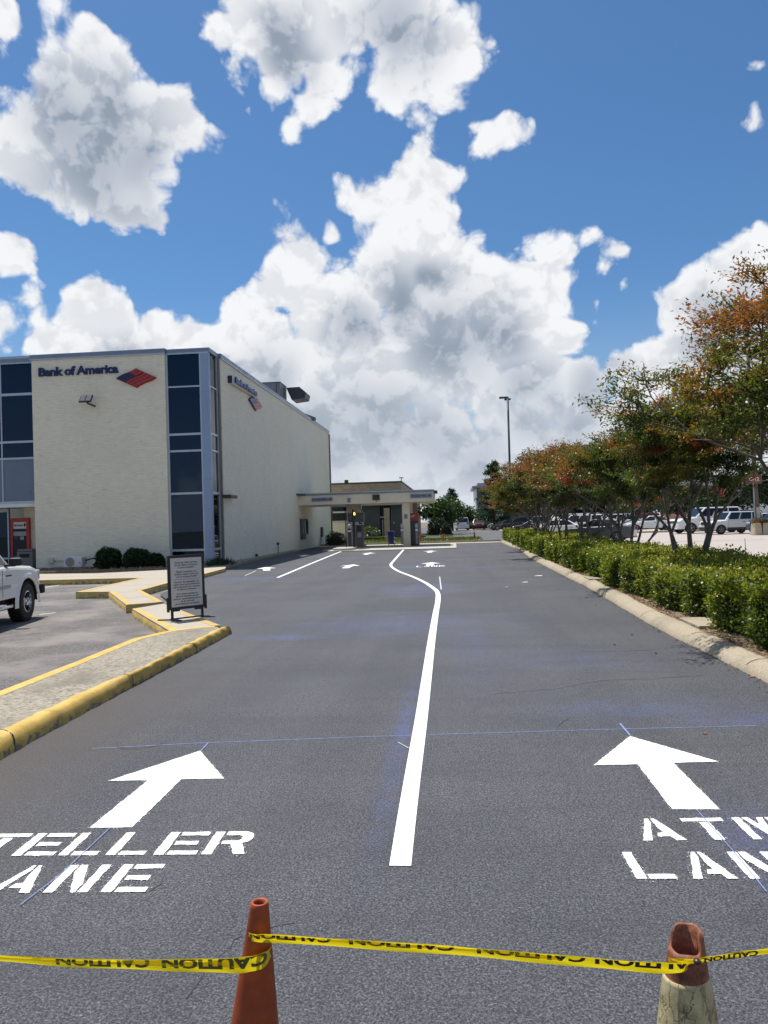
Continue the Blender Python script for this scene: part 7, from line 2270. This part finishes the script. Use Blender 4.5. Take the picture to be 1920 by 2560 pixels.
LY_ = 70.0
lp0 = ay(1274.5, 1186, LY_); lp1 = ay(1269.3, 992, LY_)
lm = thing('lamp_post', 'tall black car park lamp post with two flat heads', 'lamp post', (lp0.x, LY_, 0))
MB().tube([(lp0.x, LY_, 0), (lp1.x, LY_, lp1.z)], [.11, .085], 12).build('pole', M['charcoal'], lm, smooth=True)
MB().tube([(lp0.x, LY_, 0), (lp0.x, LY_, .75)], .24, 14).build('base', M['walk'], lm)
for (x0, x1, py, dy, nm) in ((-21.5, .5, 995, -.6, 'far'), (-8.5, 7.5, 999, .5, 'near')):
    a = ay(1269.3 + x0, py, LY_ + dy); b = ay(1269.3 + x1, py - .5, LY_ + dy)
    h = MB(); h.prism([(a.x, LY_ + dy - .18), (b.x, LY_ + dy - .14), (b.x, LY_ + dy + .14), (a.x, LY_ + dy + .18)], a.z - .06, a.z + .09)
    ho = h.build('lamp_head', M['charcoal'], lm, bevel=.03)
    MB().prism([(a.x + .06, LY_ + dy - .12), ((a.x + b.x) / 2, LY_ + dy - .12), ((a.x + b.x) / 2, LY_ + dy + .12), (a.x + .06, LY_ + dy + .12)], a.z - .048, a.z - .0405).build('lamp_panel', M['lamp_lens'], ho)
    MB().tube([((a.x + b.x) / 2, LY_ + dy, a.z), (lp1.x, LY_, lp1.z - .08)], .035, 6).build('arm', M['charcoal'], ho)

# utility pole and far masts
p = ay(1169, 1294, 150); q = ay(1168, 1262, 150)
up_ = thing('utility_pole', 'thin wooden utility pole with a crossarm behind the white van', 'utility pole', (p.x, 150, 0))
MB().tube([(p.x, 150, 0), (q.x, 150, q.z)], .13, 8).build('shaft', M['wood'], up_)
z = ay(1169, 1269, 150).z; MB().box(p.x - .62, p.x + .62, 149.9, 150.05, z - .06, z + .06).build('crossarm', M['wood'], up_)

# grey brick tower with a flat overhanging roof
TY = 150.0
a = ay(1190.5, 1280, TY); zt = ay(1190, 1222, TY).z
gb_ = thing('brick_tower', 'dark grey brick building with a flat overhanging roof behind the conifers', 'building', (a.x + 6, TY + 8, 0))
MB().box(a.x, a.x + 12, TY, TY + 16, 0, zt).build('wall', M['greybrick'], gb_)
MB().box(a.x - .03, a.x + .25, TY - .05, TY + 16, 0, zt).build('corner_trim', M['white'], gb_)
MB().box(ay(1180.5, 1217, TY).x, a.x + 13, TY - 1.2, TY + 17, ay(1190, 1221, TY).z, ay(1190, 1215.5, TY).z).build('roof', M['coping'], gb_)
MB().box(a.x + .35, a.x + 2.4, TY + .3, TY + 1, ay(1190, 1226, TY).z - .2, ay(1190, 1221.2, TY).z).build('clerestory', M['glass'], gb_)
MB().box(ay(1193.5, 1210, TY).x, a.x + 11, TY + 1.5, TY + 14, ay(1190, 1215.4, TY).z, ay(1190, 1207, TY).z).build('upper_storey', M['palegrey'], gb_)
a2 = ay(1199, 1258, TY - .1); MB().box(a2.x, a2.x + 1.1, TY - .12, TY - .005, a2.z - .12, a2.z + .08).build('window_ledge', M['white'], gb_)
WY = 175.0
a = ay(1172, 1290, WY); b = ay(1191, 1290, WY); zt = ay(1180, 1270.5, WY).z
lb_ = thing('low_building', 'low cream building between the utility pole and the grey tower', 'building', ((a.x + b.x) / 2, WY, 0))
MB().box(a.x, b.x + 3, WY, WY + 8, 0, zt).build('wall', M['cream'], lb_)
MB().box(a.x - .2, b.x + 3, WY - .2, WY + 8.2, zt, zt + .4).build('roof_edge', M['white'], lb_)

# store with a grey sign band and the white block behind it
SY = 165.0
a = ay(1700, 1240, SY); b = ay(1808.5, 1240, SY); z0 = ay(1775, 1214.5, SY).z; z1 = ay(1775, 1194.5, SY).z
st = thing('store_building', 'red brick store with a grey band lettered LOFT seen through the leaves', 'building', ((a.x + b.x) / 2, SY + 8, 0))
MB().box(a.x, b.x, SY, SY + 16, 0, z0).build('wall', M['redbrick'], st)
MB().box(a.x - .5, b.x + .1, SY - 1.2, SY + 15, z0 + .001, z1).build('sign_band', M['palegrey'], st)
MB().box(a.x - .6, b.x + .2, SY - 1.35, SY + 15.1, z1 + .001, z1 + .45).build('coping', M['charcoal'], st)
MB().box(a.x - .4, b.x + .3, SY - 1.3, SY + .2, z0 - .5, z0).build('band_base', M['charcoal'], st)
MB().box(ay(1776, 1230, SY).x, b.x - .4, SY - .5, SY - .05, ay(1776, 1219.5, SY).z, ay(1776, 1216.5, SY).z).build('awning', M['white'], st)
r_ = ay(1766.5, 1210, SY - 1.2); l_ = ay(1726, 1210, SY - 1.2)
mb = MB(); put_text(mb, 'LOFT', ((r_.x + l_.x) / 2, SY - 1.21, z0 + (z1 - z0) * .25), (1, 0, 0), (0, 0, 1), width=r_.x - l_.x, height=.72); mb.build('lettering', M['ink'], st)
for k_ in range(4):
    xw = a.x + 2 + k_ * 2.4; MB().box(xw, xw + 1.6, SY - .03, SY - .002, 0, 2.6).build('shop_window', M['glass'], st)
WY = 190.0
a = ay(1806, 1230, WY); b = ay(1842, 1230, WY); zt = ay(1820, 1188.5, WY).z
wb_ = thing('white_building', 'plain white building block behind the grey sign band', 'building', ((a.x + b.x) / 2, WY + 5, 0))
MB().box(a.x, b.x + 18, WY, WY + 14, 0, zt).build('wall', M['white'], wb_)
MB().box(a.x - .2, b.x + 18.2, WY - .2, WY + 14.2, zt + .001, zt + .5).build('parapet', M['offwhite'], wb_)
# kerbed islands in the pale car park
struct(MB().prism([(11.5, 72), (26, 70.5), (26, 72), (11.5, 73.5)], 0, .14).build('kerb', M['kerb'], bevel=.03), 'low kerbed island strip in front of the white saloon', 'kerb')
struct(MB().sheet([(12.1, 46.6), (17.6, 46.3), (17.6, 46.42), (12.1, 46.75)], .003).build('road_marking', M['asphalt_dark']), 'dark tar seam across the pale car park', 'marking')
